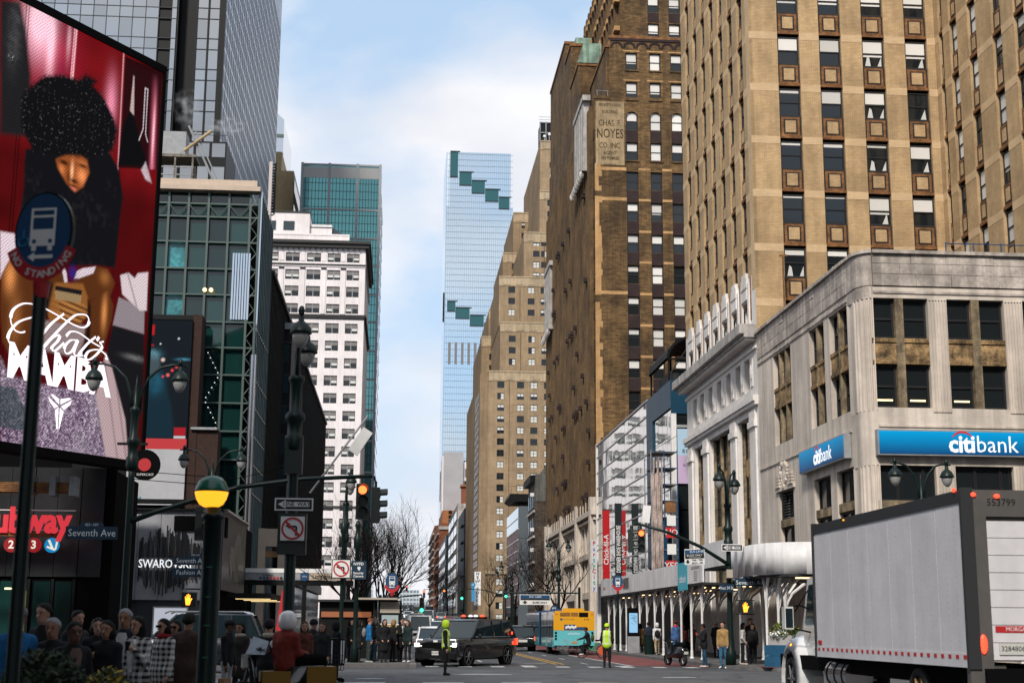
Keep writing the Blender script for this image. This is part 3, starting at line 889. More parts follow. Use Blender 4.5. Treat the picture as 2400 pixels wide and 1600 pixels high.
# ochre bands, quoins and the corbelled parapet
for z in (47.21, 44.03, 34.3):
    block('stone_band', FB, .05, bx_(22.25)-.02, bz_(z)-.17, bz_(z)+.17, .02, m_ocht, brown)
block('stone_band', FB, bx_(23.46)+.02, bx_(24.72)-.02, bz_(47.21)-.1, bz_(47.21)+.1, .02, m_ocht, brown)
for j, (z0, z1) in enumerate(tB[4:]):
    for a, b in ((cB[0][1], cB[1][0]), (cB[1][1], cB[2][0])):
        block('stone_band', FB, a+.02, b-.02, z0+.15, z0+.4, .015, m_ocht, brown)
z = 14.2; n = 0
while z < bz_(47):
    h = rnd.uniform(.5, 1.1); w = rnd.choice([.45, .7, .62, .4, .75])
    if rnd.random() < .85: MB(FB).box(.004, w, -.015, .1, z, z+h-.01).obj('quoin', m_ocht, brown)
    z += h; n += 1
for i in range(6):
    c = bx_(20.58)+.75+i*1.35; ar = MB(FB)
    for k in range(8):
        a0, a1 = math.pi*k/8, math.pi*(k+1)/8
        for r0_, r1_, o in ((.44, .56, .05), (.56, .68, .09)):
            ar.add([(c-r0_*math.cos(a0), -o, zt2-1.3+r0_*math.sin(a0)), (c-r1_*math.cos(a0), -o, zt2-1.3+r1_*math.sin(a0)), (c-r1_*math.cos(a1), -o, zt2-1.3+r1_*math.sin(a1)), (c-r0_*math.cos(a1), -o, zt2-1.3+r0_*math.sin(a1))], [(3, 2, 1, 0)])
    ar.box(c-.68, c+.68, -.1, .05, zt2-.55, zt2-.3)
    ar.obj('brick_arch', m_purp, brown)
MB(FB).box(bx_(20.5), 14, -.12, .2, zt2-.3, zt2+.02).obj('parapet_cap', m_orb, brown)
MB(FB).box(-.06, bx_(20.6), -.08, .2, zt1-.3, zt1+.02).obj('parapet_cap', m_brnp, brown)
MB(FB).cyl((.2, -.0, zt1+.6), (1.5, 0, zt1+.6), .03, n=5).cyl((.3, 0, zt1), (.3, 0, zt1+.6), .025, n=5).cyl((1.4, 0, zt1), (1.4, 0, zt1+.6), .025, n=5).obj('railing', m_grey, brown)
# painted wall sign, faded
m_paintbg = mat('faded_painted_sign', (.36, .265, .15), .9, brick=((.40, .295, .17), (.27, .19, .10), .55, .13), var=(.5, .75, 1.12), streak=.25)
m_paintk = mat('faded_black_paint', (.028, .019, .012), .95, spec=.05, var=(1.3, .6, 2.6))
ps = MB(FB).box(.12, bx_(22.05), -.012, .02, bz_(47.6), bz_(54.4)).obj('painted_sign', m_paintbg, brown)
cxs = (bx_(22.05)+.12)/2
for s_, z, sz, sx_ in (('PENNSYLVANIA', 53.9, .5, .66), ('BUILDING', 53.15, .5, .72), ('CHAS. F.', 51.95, .95, .68), ('NOYES', 50.8, 1.45, .62), ('CO. INC.', 49.55, .85, .68), ('AGENT', 48.75, .55, .78), ('ON PREMISES', 48.2, .48, .68), ('NOYES & CO.', 47.5, .3, .7)):
    text('painted_lettering', s_, sz, m_paintk, ps, ontext(FB, cxs, bz_(z)+.1, .018), sx=sx_, bold=.008, ext=.002)
# street face: base arcade, ribbed shaft, balconies
def yb(y): return 184.0-y
LW = yb(BY)
shaftz = 13.0
npier = 30
pw = LW/npier
MB(FBW).wall(0, LW, 13.0, 55.0, [], 0).wall(0, yb(150.5), 55.0, 61.0, [], 0).obj('wall', m_brn, brown)
PM = MB().box(0, pw*.5, -.42, .05, 0, 55.0-13.0).mesh('pier', m_brnp)
for i in range(npier+1):
    if i < npier: put('pier', PM, brown, FBW @ T((i*pw, 0, 13.0)))
wm, am = MB(FBW), MB(FBW)
nw = 0
for i in range(npier):
    for j in range(15):
        z = 14.4+j*3.18
        if z > 52: continue
        wm.box(i*pw+pw*.5+.02, i*pw+pw-.02, -.02, .02, z, z+1.75)
        am.box(i*pw+pw*.5, i*pw+pw, -.06, .02, z+1.8, z+2.9)
        if rnd.random() < .16: am.box(i*pw+pw*.55, i*pw+pw*.95, -.75, 0, z, z+.42)
o = wm.obj('window_rows', m_wgl, brown); o['kind'] = 'stuff'
o = am.obj('brick_panels', m_purp, brown); o['kind'] = 'stuff'
# two pale stone bays with balconies high on the street face
for y0, y1, z0, z1 in ((142.5, 150.5, 49.0, 56.5), (176.0, 183.0, 39.0, 47.0)):
    a, b = yb(y1), yb(y0)
    n = 5
    for i in range(n):
        MB(FBW).box(a+(b-a)*i/n+.1, a+(b-a)*(i+1)/n-.35, -.75, 0, z0, z1).obj('stone_column', m_terrad, brown)
    MB(FBW).box(a-.4, b+.4, -1.0, 0, z0-.4, z0).obj('balcony', m_terrad, brown)
    MB(FBW).box(a-.2, b+.2, -.85, 0, z1, z1+.6).obj('bay_cornice', m_terrad, brown)
    for i in range(7): MB(FBW).ball((a+(b-a)*i/6, -1.0, z0-.8), .28, .3, .45, 6, 5).obj('carved_bracket', m_terrad, brown)
# pavilions with copper roofs and upper setback masses
def mass(x0, x1, y0, y1, z0, z1, m=m_brn):
    MB().box(x0, x1, y0, y1, z0, z1).obj('upper_block', m, brown)
    MB().box(x0-.12, x1, y0-.12, y1, z1, z1+.35).obj('parapet_cap', m_orb, brown)
mass(19.32, 26, 152.6, 160.0, 61, 64.6)
MB().prism([(19.2, 64.9), (22.4, 64.9), (22.4, 67.3), (19.9, 67.3)], 152.4, 160.2).obj('copper_roof', m_copper, brown)
mass(19.4, 28, 160.2, 166.0, 61, 70.2)
MB().box(20.0, 24.6, 160.6, 165.5, 70.5, 71.5).obj('copper_roof', m_copper, brown)
mass(19.4, 28, 166.2, 183.5, 61, 73)
mass(20.7, 33, 140.3, 152.5, 55, 61.7)
mass(22.4, 40, 141.0, 168, 61, 76)
pr_ = MB(face(22.4, 168, 0, 'W'))
for i in range(14):
    MB(face(22.4, 168, 0, 'W')).box(i*1.9, i*1.9+.8, -.45, .1, 61.5, 76).obj('pier', m_brnp, brown)
    for j in range(4):
        z = 62.2+j*3.3
        MB(face(22.4, 168, 0, 'W')).box(i*1.9+.85, i*1.9+1.85, -.6-.0, .1, z+2.0, z+2.5).obj('stepped_corbel', m_ocht if (i+j) % 3 else m_orb, brown)
MB().box(19.8, 40, BY+.5, 183.5, 0, 55).obj('body', m_blk, brown)
# base arcade in pale stone
MB(FBW).wall(0, LW+.1, 0, 12.6, [(yb(y1), yb(y0), z0, z1) for y0, y1 in ((141.6, 150.6), (152.6, 165.0), (167.2, 178.8), (180.6, 183.2)) for z0, z1 in ((8.95, 11.7), (5.05, 8.15), (.3, 4.4))], .5).obj('base_wall', m_lime, brown)
for y0, y1 in ((141.6, 150.6), (152.6, 165.0), (167.2, 178.8), (180.6, 183.2)):
    n = max(2, int((y1-y0)/1.9)); a, b = yb(y1), yb(y0)
    for i in range(n+1):
        u = a+(b-a)*i/n
        if 0 < i < n: MB(FBW).box(u-.2, u+.2, -.02, .4, 8.95, 11.7).box(u-.2, u+.2, -.02, .4, 5.05, 8.15).obj('stone_mullion', m_lime, brown)
        MB(FBW).box(u-.13, u+.13, -.5, .1, 12.95, 13.95).obj('finial', m_lime, brown)
        if i < n:
            window(FBW, a+(b-a)*i/n+.22, a+(b-a)*(i+1)/n-.22, 9.0, 11.65, brown, .4, simple=True)
            window(FBW, a+(b-a)*i/n+.22, a+(b-a)*(i+1)/n-.22, 5.1, 8.1, brown, .4, simple=True)
    MB(FBW).box(a, b, .2, .45, .3, 4.4).obj('shopfront', m_blk, brown)
for y in (140.2, 151.6, 166.1, 179.7, 183.6):
    MB(FBW).box(yb(y)-.55, yb(y)+.55, -.62, .1, 0, 14.2).obj('pilaster', m_lime, brown)
MB(FBW).box(-.2, LW+.1, -.55, .1, 12.45, 12.95).box(-.2, LW+.1, -.35, .1, 11.95, 12.15).obj('cornice', m_lime, brown)
MB(FBW).box(-.2, LW+.1, -.25, .1, 8.3, 8.8).obj('belt_course', m_lime, brown)

# ------------------------------------------------------------------ left-hand side
m_pgl = mat('grey_mirror_glass', (.44, .45, .455), .05, metal=1, bump=(.25, .05, .08), orand=(.82, 1.0))
m_pgl2 = mat('dark_tinted_glass', (.02, .035, .042), .05, spec=.7, bump=(.4, .05, .05))
m_sidew = mat('pale_side_panel', (.50, .50, .53), .35, metal=.4, var=(.05, .9, 1.1))
m_sideg = mat('side_window_glass', (.012, .03, .045), .45, spec=.15)
m_fin = mat('pale_fin', (.42, .42, .45), .4, metal=.3)
m_atg = mat('green_atrium_glass', (.006, .028, .026), .04, spec=.75, bump=(.3, .03, .05), orand=(.5, 1.5))
m_atg2 = mat('sky_painted_teal_pane', (.035, .17, .19), .1, spec=.5, var=(.6, .4, 1.5))  # opaque pane: the sky showing through is painted as brighter teal
m_steel = mat('green_grey_steel', (.058, .085, .078), .5, metal=.2)
m_silver = mat('bright_mirror_glass', (.60, .66, .72), .06, metal=1, bump=(.8, .1, .05))
m_wst = mat('white_stone', (.72, .67, .665), .8, var=(.15, .93, 1.05), streak=.1)
m_wst2 = mat('pinkish_stone', (.47, .42, .405), .8)
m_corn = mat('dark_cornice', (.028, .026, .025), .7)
m_gshade = mat('grey_transom', (.16, .15, .145), .5)
m_gtw = mat('teal_tower_glass', (.11, .29, .31), .06, metal=.9, bump=(.12, .03, .1))
m_gtw2 = mat('teal_louvre_glass', (.27, .27, .26), .3, metal=.4)
m_cladk = mat('black_cladding', (.012, .013, .015), .4, var=(1.5, .8, 1.3))
m_brkdk = mat('dark_red_brick', (.030, .013, .009), .9, brick=((.045, .02, .013), (.012, .007, .006), .25, .09))
m_clad = mat('grey_store_panel', (.30, .305, .33), .35, var=(.8, .9, 1.08))
m_cladd = mat('dark_grey_store_panel', (.05, .052, .058), .35)
m_tan = mat('tan_stone', (.46, .37, .29), .8, var=(1.2, .92, 1.05))
m_tanw = mat('tan_concrete', (.40, .30, .175), .85, var=(.1, .9, 1.08), streak=.15)

# dark office slab with a glass grid and a finned side
slab = thing('dark_glass_skyscraper', 'black-framed glass skyscraper with finned side behind the billboard screen', 'building', (-29.3, 215, 0))
FP, FPE = face(-29.3, 215, 0, 'S'), face(-29.3, 215, 0, 'E')
zr = [60.9]
while zr[-1] < 118:
    zr.append(zr[-1]+(3.32 if len(zr) % 2 else 1.83))
k0 = min(range(len(zr)), key=lambda i: abs(zr[i]-95.73)); dz = 95.73-zr[k0]
zr = [z+dz for z in zr]
def pane_obj(F, u, z, w, h, parent, m, nm='pane', tilt=.004):
    k = (nm, round(w, 2), round(h, 2), m.name)
    if k not in BMESH: BMESH[k] = MB().box(0, w, -.02, .02, 0, h).mesh(nm, m)
    return put(nm, BMESH[k], parent, F @ T((u, 0, z)) @ RZ(rnd.uniform(-tilt, tilt)) @ RX(rnd.uniform(-tilt, tilt)))
for j in range(len(zr)-1):
    if zr[j] < 64 or zr[j] > 106: continue
    for i in range(11):
        u = -10.49-(i+1)*2.03
        pane_obj(FP, u+.06, zr[j]+.06, 1.91, zr[j+1]-zr[j]-.12, slab, m_pgl)
    pane_obj(FP, -8.42, zr[j]+.06, .7, zr[j+1]-zr[j]-.12, slab, m_pgl)
    for u in (-4.3, -2.45):
        pane_obj(FP @ T((0, -.3, 0)), u+.05, zr[j]+.1, 1.5, zr[j+1]-zr[j]-.2, slab, m_pgl)
for i in range(13):
    MB(FP).box(-10.49-i*2.03-.05, -10.49-i*2.03+.05, -.12, .2, 20, 120).obj('mullion', m_dgrey, slab)
for z in zr:
    MB(FP).box(-40, -7.65, -.1, .2, z-.05, z+.05).obj('transom', m_dgrey, slab)
    MB(FP).box(-4.35, -.9, -.38, .1, z-.07, z+.07).obj('transom', m_blk, slab)
MB(FP).box(-7.65, -4.4, 2.5, 3, 0, 130).box(-7.6, -7.4, 0, 3, 0, 130).box(-4.5, -4.3, -.5, 3, 0, 130).obj('recess', m_blk, slab)
MB(FP).box(-.95, .0, -.45, .6, 0, 130).box(-2.7, -2.45, -.5, .2, 0, 130).obj('black_column', m_blk, slab)
MB().box(-110, -29.6, 218.2, 306, 0, 144).box(-110, -37.2, 215.2, 218.2, 0, 130).box(-33.6, -29.6, 215.1, 218.2, 0, 130).obj('body', m_blk, slab)
LP_ = 92.0
wq, k_ = MB(FPE), 0
for j in range(42):
    for i in range(61):
        wq.quad((.35+i*1.5, -.03, 6.2+j*3.05), (1.25+i*1.5, -.03, 6.2+j*3.05), (1.25+i*1.5, -.03, 8.6+j*3.05), (.35+i*1.5, -.03, 8.6+j*3.05))
o = wq.obj('side_windows', m_sideg, slab); o['kind'] = 'stuff'
for i in range(31): MB(FPE).box(i*3.0+.0, i*3.0+.07, -.08, 0, 0, 145).obj('fin', m_fin, slab)
MB(FPE).box(.05, LP_, -.02, .1, 0, 145).obj('side_wall', m_sidew, slab)
lb = MB().box(-36, -26.6, 203, 214.4, 0, 71.4)
lb.obj('low_block', m_blk, slab)
FLB = face(-36, 203, 0, 'S')
for i in range(4):
    for j in range(5): pane_obj(FLB @ T((0, -.06, 0)), .4+i*2.3, 69.0-j*3.6, 1.9, 2.1, slab, m_pgl)
MB(FLB).cyl((0, 0, 72.4), (9.4, 0, 72.4), .05, n=5).obj('roof_rail', m_dgrey, slab)

def scale_about_camera(root, loc, k):  # enlarges a building and moves it back, equal to scaling about the camera
    root.matrix_basis = T(loc) @ Matrix.Scale(k, 4)
scale_about_camera(slab, (-46.88, 344.0, -.99), 1.6)

# steel and glass atrium
atr = thing('steel_atrium', 'green glass atrium with exposed steel trusses beside the screen', 'building', (-9.5, 90.5, 0))
FA, FAE = face(-9.5, 90.5, 0, 'S'), face(-9.5, 90.5, 0, 'E')
vx = [-18.0, -16.65, -15.37+.0, -14.1, -12.82, -11.51, -10.13]
vu = [x+9.5 for x in vx]
hz = [29.3, 28.48, 27.6, 25.91, 24.13, 22.42, 20.64, 18.97, 17.2, 15.4, 13.6, 11.8, 10.0, 8.2]
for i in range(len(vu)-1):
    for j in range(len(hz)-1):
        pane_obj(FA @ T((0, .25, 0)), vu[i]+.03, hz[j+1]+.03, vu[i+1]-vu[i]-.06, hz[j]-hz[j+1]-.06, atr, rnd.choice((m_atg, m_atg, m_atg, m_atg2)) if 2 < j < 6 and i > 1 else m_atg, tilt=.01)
for i, u in enumerate(vu):
    MB(FA).box(u-.07, u+.07, -.1, .2, 0, 29.4).obj('column', m_steel, atr)
for z in hz[1:]:
    MB(FA).box(vu[0], -.02, -.08, .12, z-.05, z+.05).obj('beam', m_steel, atr)
for i in range(len(vu)-1):
    a, b = vu[i], vu[i+1]; c = (a+b)/2
    MB(FA).cyl((a, -.05, 28.45), (c, -.05, 27.62), .05, n=5).cyl((c, -.05, 27.62), (b, -.05, 28.45), .05, n=5).obj('truss_brace', m_steel, atr)
MB(FA).box(-.12, -.0, -.12, .2, 0, 29.4).obj('column', m_steel, atr)
z = 28.9; s = 0
while z > 5:
    p, q = ((-.6, -.14) if s else (-.14, -.6))
    MB(FA).cyl((p, -.06, z), (q, -.06, z-.62), .035, n=5).obj('lattice_brace', m_steel, atr)
    z -= .62; s = 1-s
MB(FA).box(vu[0], .0, -.5, .4, 29.3, 29.6).obj('roof_edge', m_tan, atr)
MB(FA).box(vu[0], -.3, .3, .9, 29.85, 30.25).obj('roof_beam', m_tan, atr)
MB(FA).box(vu[0], -.2, 2.2, 2.4, 0, 29).obj('inner_wall', m_blk, atr)
# inside: lit stair lamps and a pale blind
for i in range(7):
    MB(FA).box(-1.62+i*.17, -1.5+i*.17, -.14, -.1, 20.8, 25.2).obj('blind_slat', m_silver, atr)
for k in range(16):
    t = k % 5
    MB(FA).ball((-2.9+(t if (k//5) % 2 == 0 else 4-t)*.17, -.12, 18.6-k*.32), .04, n=6, k=4).obj('stair_lamp', m_signlit, atr)
for u in (-3.3, -2.9): MB(FA).ball((u, -.15, 22.7), .14, n=8, k=6).obj('pendant_lamp', m_ired, atr)
MB(FAE).box(0, 8.6, -.02, .05, 0, 29.4).obj('glass_flank', mat('sky_lit_flank_glass', (.40, .52, .66), .25, spec=.6, var=(.35, .65, 1.25), streak=.35), atr)  # sky light on the flank is put into its pale blue colour
for i in range(9):
    MB(FAE).box(.05+i*1.05, .13+i*1.05, -.1, .0, 0, 29.4-.0).obj('flank_mullion', m_steel if i else m_silver, atr)
for z in (20.2, 17.0, 15.2, 13.4, 11.6, 9.8): MB(FAE).box(.0, 8.6, -.08, .0, z, z+.07).obj('flank_ring', m_chrome, atr)
MB(FA).cyl((-.1, -.25, 0), (-.1, -.25, 18.5), .12, n=10).cyl((.12, -.28, 0), (.12, -.28, 18.5), .1, n=10).obj('downpipe', m_chrome, atr)
MB().box(-19, -9.7, 93, 99, 0, 29.2).obj('body', m_black, atr)
# rooftop maintenance rig
rig = thing('roof_maintenance_rig', 'rusty window-washing rig with a tilted pipe on the atrium roof', 'rig', (-15.6, 97, 29.3))
m_rig = mat('weathered_rig_metal', (.16, .14, .115), .7, var=(2, .5, 1.3))
for a_, b_ in ((30.0, 30.5), (33.3, 33.5)): MB().box(-17.4, -14.6, 95.5, 97.5, a_, b_).obj('deck', m_rig, rig)
for x in (-17.3, -16.0, -14.8):
    for y in (95.6, 97.4): MB().box(x-.06, x+.06, y-.06, y+.06, 29.2, 33.4).obj('post', m_rig, rig)
for i in range(4): MB().box(-17.3, -14.7, 95.55, 95.62, 30.9+i*.55, 30.97+i*.55).obj('rail', m_grey, rig)
MB().box(-17.6, -15.4, 96, 97.5, 33.5, 35.3).obj('cabin', m_grey, rig)
MB().cyl((-15.4, 95.4, 33.7), (-13.6, 95.4, 35.2), .11, n=8).obj('tilted_pipe', m_tanw, rig)
MB().cyl((-15.2, 95.6, 35.6), (-13.0, 95.6, 31.0), .08, n=6).cyl((-14.9, 95.6, 35.6), (-12.7, 95.6, 31.0), .05, n=6).obj('strut', m_grey, rig)

# brick pier building with the printed billboard
brk = thing('brick_pier_building', 'dark red brick pier with white panel below the blue billboard', 'building', (-13, 88.4, 0))
MB().box(-13.1, -12.55, 88.2, 89.9, 0, 20.6).obj('pier', m_brkdk, brk)
MB().box(-12.55, -11.25, 88.25, 89.9, 0, 13.4).obj('low_pier', m_brkdk, brk)
MB().box(-20, -13.1, 88.6, 89.9, 0, 20.6).obj('wall', m_blk, brk)
MB().box(-12.9, -11.3, 88.0, 88.25, 13.35, 13.5).obj('ledge', m_grey, brk)
MB().box(-19, -13.1, 88.4, 88.6, 20.3, 20.6).obj('coping', m_blk, brk)

# ---- picture billboards: one grid of coloured points per screen, painted in screen metres
def screen_mat(name, e):
    m = bpy.data.materials.new(name); m.use_nodes = True
    N, L = m.node_tree.nodes, m.node_tree.links
    a = N.new('ShaderNodeVertexColor'); a.layer_name = 'print'
    b = N['Principled BSDF']; b.inputs['Roughness'].default_value = .8; b.inputs['Base Color'].default_value = (.002, .002, .002, 1); b.inputs['Specular IOR Level'].default_value = .03
    L.new(a.outputs[0], b.inputs['Emission Color']); b.inputs['Emission Strength'].default_value = e
    return m
def screen_mesh(name, s0, s1, t0, t1, nx, nz, paint, m):
    S, Z = np.meshgrid(np.linspace(s0, s1, nx), np.linspace(t0, t1, nz))
    col = np.clip(paint(S, Z), 0, 1)
    v = np.stack([S.ravel(), np.zeros(S.size), Z.ravel()], 1)
    i = np.arange((nx-1)*(nz-1)); r, c = i//(nx-1), i % (nx-1)
    f = np.stack([r*nx+c, r*nx+c+1, (r+1)*nx+c+1, (r+1)*nx+c], 1)
    me = bpy.data.meshes.new(name)
    me.from_pydata(v.tolist(), [], f.tolist())
    at = me.color_attributes.new('print', 'FLOAT_COLOR', 'POINT')
    at.data.foreach_set('color', np.concatenate([col.reshape(-1, 3), np.ones((S.size, 1))], 1).ravel())
    me.materials.append(m)
    return me
def inpoly(S, Z, poly, soft):
    """soft-edged polygon mask"""
    ins = np.zeros(S.shape, bool); dmin = np.full(S.shape, 1e9)
    n = len(poly)
    for i in range(n):
        x0, y0 = poly[i]; x1, y1 = poly[(i+1) % n]
        c = ((y0 > Z) != (y1 > Z))
        with np.errstate(divide='ignore', invalid='ignore'):
            xi = (x1-x0)*(Z-y0)/((y1-y0) if y1 != y0 else 1e-9)+x0
        ins ^= c & (S < xi)
        dx, dy = x1-x0, y1-y0; L2 = dx*dx+dy*dy+1e-12
        t = np.clip(((S-x0)*dx+(Z-y0)*dy)/L2, 0, 1)
        dmin = np.minimum(dmin, np.hypot(S-x0-t*dx, Z-y0-t*dy))
    sd_ = np.where(ins, dmin, -dmin)
    return np.clip(.5+sd_/(2*soft), 0, 1)
def vnoise(S, Z, sc, seed):
    r = np.random.RandomState(seed); G = r.rand(64, 64)
    x, y = S*sc+100, Z*sc+100
    xi, yi = np.floor(x).astype(int), np.floor(y).astype(int); fx, fy = x-xi, y-yi
    fx, fy = fx*fx*(3-2*fx), fy*fy*(3-2*fy)
    g = lambda a, b: G[a % 64, b % 64]
    return (g(xi, yi)*(1-fx)+g(xi+1, yi)*fx)*(1-fy)+(g(xi, yi+1)*(1-fx)+g(xi+1, yi+1)*fx)*fy
def lay(C, M, col):
    return C*(1-M[..., None])+np.array(col)*M[..., None]
def blob(S, Z, s, z, rs, rz):
    return np.exp(-(((S-s)/rs)**2+((Z-z)/rz)**2))

LEDP = {  # outlines, strokes and emblem traced in image pixels, converted to screen metres beforehand
    'locker_open': [(-2.21,26.1),(0.19,26.26),(0.21,21.61),(-2.24,20.98),(-2.14,22.95)],
    'garment': [(-9.14,25.91),(-8.31,26.16),(-7.86,25.03),(-7.46,23.31),(-7.39,20.74),(-8.77,20.44),(-9.3,25.85)],
    'hair': [(-7.82,22.25),(-7.47,22.84),(-6.78,23.55),(-5.85,23.93),(-4.86,24.09),(-4.45,24.44),(-3.8,24.4),(-4.03,24.09),(-3.43,23.86),(-2.78,23.24),(-2.42,22.66),(-2.57,21.67),(-3.07,21.28),(-4.32,20.85),(-5.89,20.47),(-7.04,20.21),(-7.77,21.12)],
    'shirt': [(-7.41,20.23),(-7.44,19.7),(-7.38,18.59),(-7.51,17.11),(-6.95,16.06),(-5.29,16.15),(-4.81,16.0),(-3.13,16.43),(-2.03,16.55),(-1.91,18.83),(-1.82,19.79),(-2.15,20.86),(-2.84,21.54),(-4.93,21.04)],
    'face': [(-5.8,20.28),(-5.67,19.96),(-5.13,19.45),(-4.64,19.21),(-4.2,19.56),(-3.89,20.28),(-4.07,20.76),(-4.5,20.9),(-5.19,20.71)],
    'pillow': [(-8.38,16.57),(-7.57,16.67),(-7.49,16.06),(-7.94,15.32),(-8.2,14.73)],
    'legL': [(-7.47,15.94),(-6.94,15.98),(-6.47,15.07),(-6.41,13.81),(-6.58,11.69),(-7.08,11.4),(-7.85,12.29),(-8.07,13.48),(-8.16,14.86),(-7.85,15.47)],
    'thighR': [(-4.42,15.52),(-3.13,16.39),(-2.45,16.41),(-1.97,15.92),(-2.17,15.34),(-3.41,14.85),(-4.03,15.08)],
    'shinR': [(-3.39,14.78),(-2.36,15.51),(-1.98,14.91),(-2.04,14.27),(-2.31,13.34),(-2.46,12.59),(-3.22,12.46),(-3.57,13.31)],
    'thighL': [(-5.87,15.11),(-5.27,15.94),(-4.78,15.61),(-4.74,15.23),(-5.38,14.66)],
    'hands': [(-5.86,15.07),(-4.86,15.29),(-3.83,15.47),(-3.48,14.93),(-3.42,14.23),(-3.9,13.7),(-5.5,13.57),(-5.83,14.1)],
    'phone': [(-5.34,14.88),(-3.87,14.98),(-3.87,14.63),(-5.3,14.5)],
    'phonek': [(-5.34,15.06),(-3.86,15.18),(-3.87,14.98),(-5.34,14.88)],
    'trimL': [(-5.28,16.02),(-5.05,16.08),(-4.79,15.74),(-4.69,15.33),(-4.86,15.29),(-5.02,15.74)],
    'trimR': [(-4.34,15.58),(-4.22,15.92),(-3.89,16.12),(-3.16,16.36),(-3.28,16.04),(-4.08,15.64)],
    'jersey': [(-1.69,16.31),(-1.2,16.53),(-0.8,16.37),(-0.62,16.64),(0.02,16.83),(0.06,15.11),(-0.36,15.02),(-1.5,15.52)],
    'bench': [(-1.69,15.34),(-0.07,15.19),(-0.02,14.05),(-1.95,14.08)],
    'cloth': [(-5.81,13.54),(-3.47,13.74),(-3.55,13.11),(-3.89,12.35),(-5.8,12.32)],
    'sheet': [(-2.27,12.83),(-1.86,12.28),(-0.85,10.16),(-0.52,8.46),(-1.88,8.46),(-2.47,10.36),(-2.66,10.93)],
    'carpet': [(-7.89,11.67),(-7.47,11.08),(-5.98,10.93),(-2.26,11.1),(-2.4,10.37),(-1.74,8.43),(-1.65,7.43),(-7.42,6.91)],
    'darkR': [(-1.95,14.08),(-0.01,14.02),(0.19,10.72),(-0.57,9.07),(-1.25,11.04),(-2.19,12.74)],
}
STROKES= [[(-6.41,14.07),(-6.96,13.98),(-7.42,13.66),(-7.54,13.25),(-7.35,12.9),(-7.03,12.81),(-6.76,12.89)],[(-6.42,13.54),(-7.08,13.24),(-7.47,12.84),(-7.6,12.48),(-7.44,12.25)],[(-6.41,14.07),(-5.86,14.02),(-5.1,13.87),(-4.28,13.67),(-3.67,13.64),(-3.36,13.89),(-3.51,14.18),(-4.05,14.11),(-4.49,13.79),(-5.04,13.24),(-5.82,12.41)],[(-4.78,14.0),(-5.39,13.5),(-5.87,12.93)],[(-5.73,12.44),(-5.33,12.89),(-4.95,13.09),(-5.0,12.85),(-5.31,12.5),(-5.13,12.41),(-4.67,12.81)],[(-3.92,13.05),(-4.32,12.98),(-4.62,12.65),(-4.5,12.4),(-4.18,12.58),(-3.92,13.05),(-4.1,12.54),(-3.9,12.41),(-3.64,12.59)],[(-2.92,13.38),(-3.37,13.0),(-3.82,12.46),(-3.56,12.48)],[(-4.57,13.12),(-4.32,13.35),(-3.85,13.37),(-3.14,13.14),(-2.64,13.02)],[(-2.73,13.4),(-2.83,13.25)],[(-2.44,13.27),(-2.65,13.17),(-2.5,13.04),(-2.82,12.64),(-3.21,12.37),(-3.43,12.43),(-3.24,12.72),(-2.7,12.87),(-2.26,12.73),(-2.2,12.54)]]
LOGO= [[(-5.22,10.62),(-5.06,10.64),(-4.71,10.5),(-4.7,10.27)],[(-5.32,10.51),(-4.74,10.2),(-4.95,10.09),(-5.21,10.32)],[(-4.65,10.51),(-4.17,10.63),(-4.05,10.59),(-4.63,10.28)],[(-4.59,10.22),(-4.03,10.54),(-4.08,10.36),(-4.42,10.08)],[(-4.9,10.02),(-4.72,10.17),(-4.68,9.28),(-4.76,9.27)],[(-4.65,10.17),(-4.43,10.03),(-4.6,9.29),(-4.64,9.27)]]
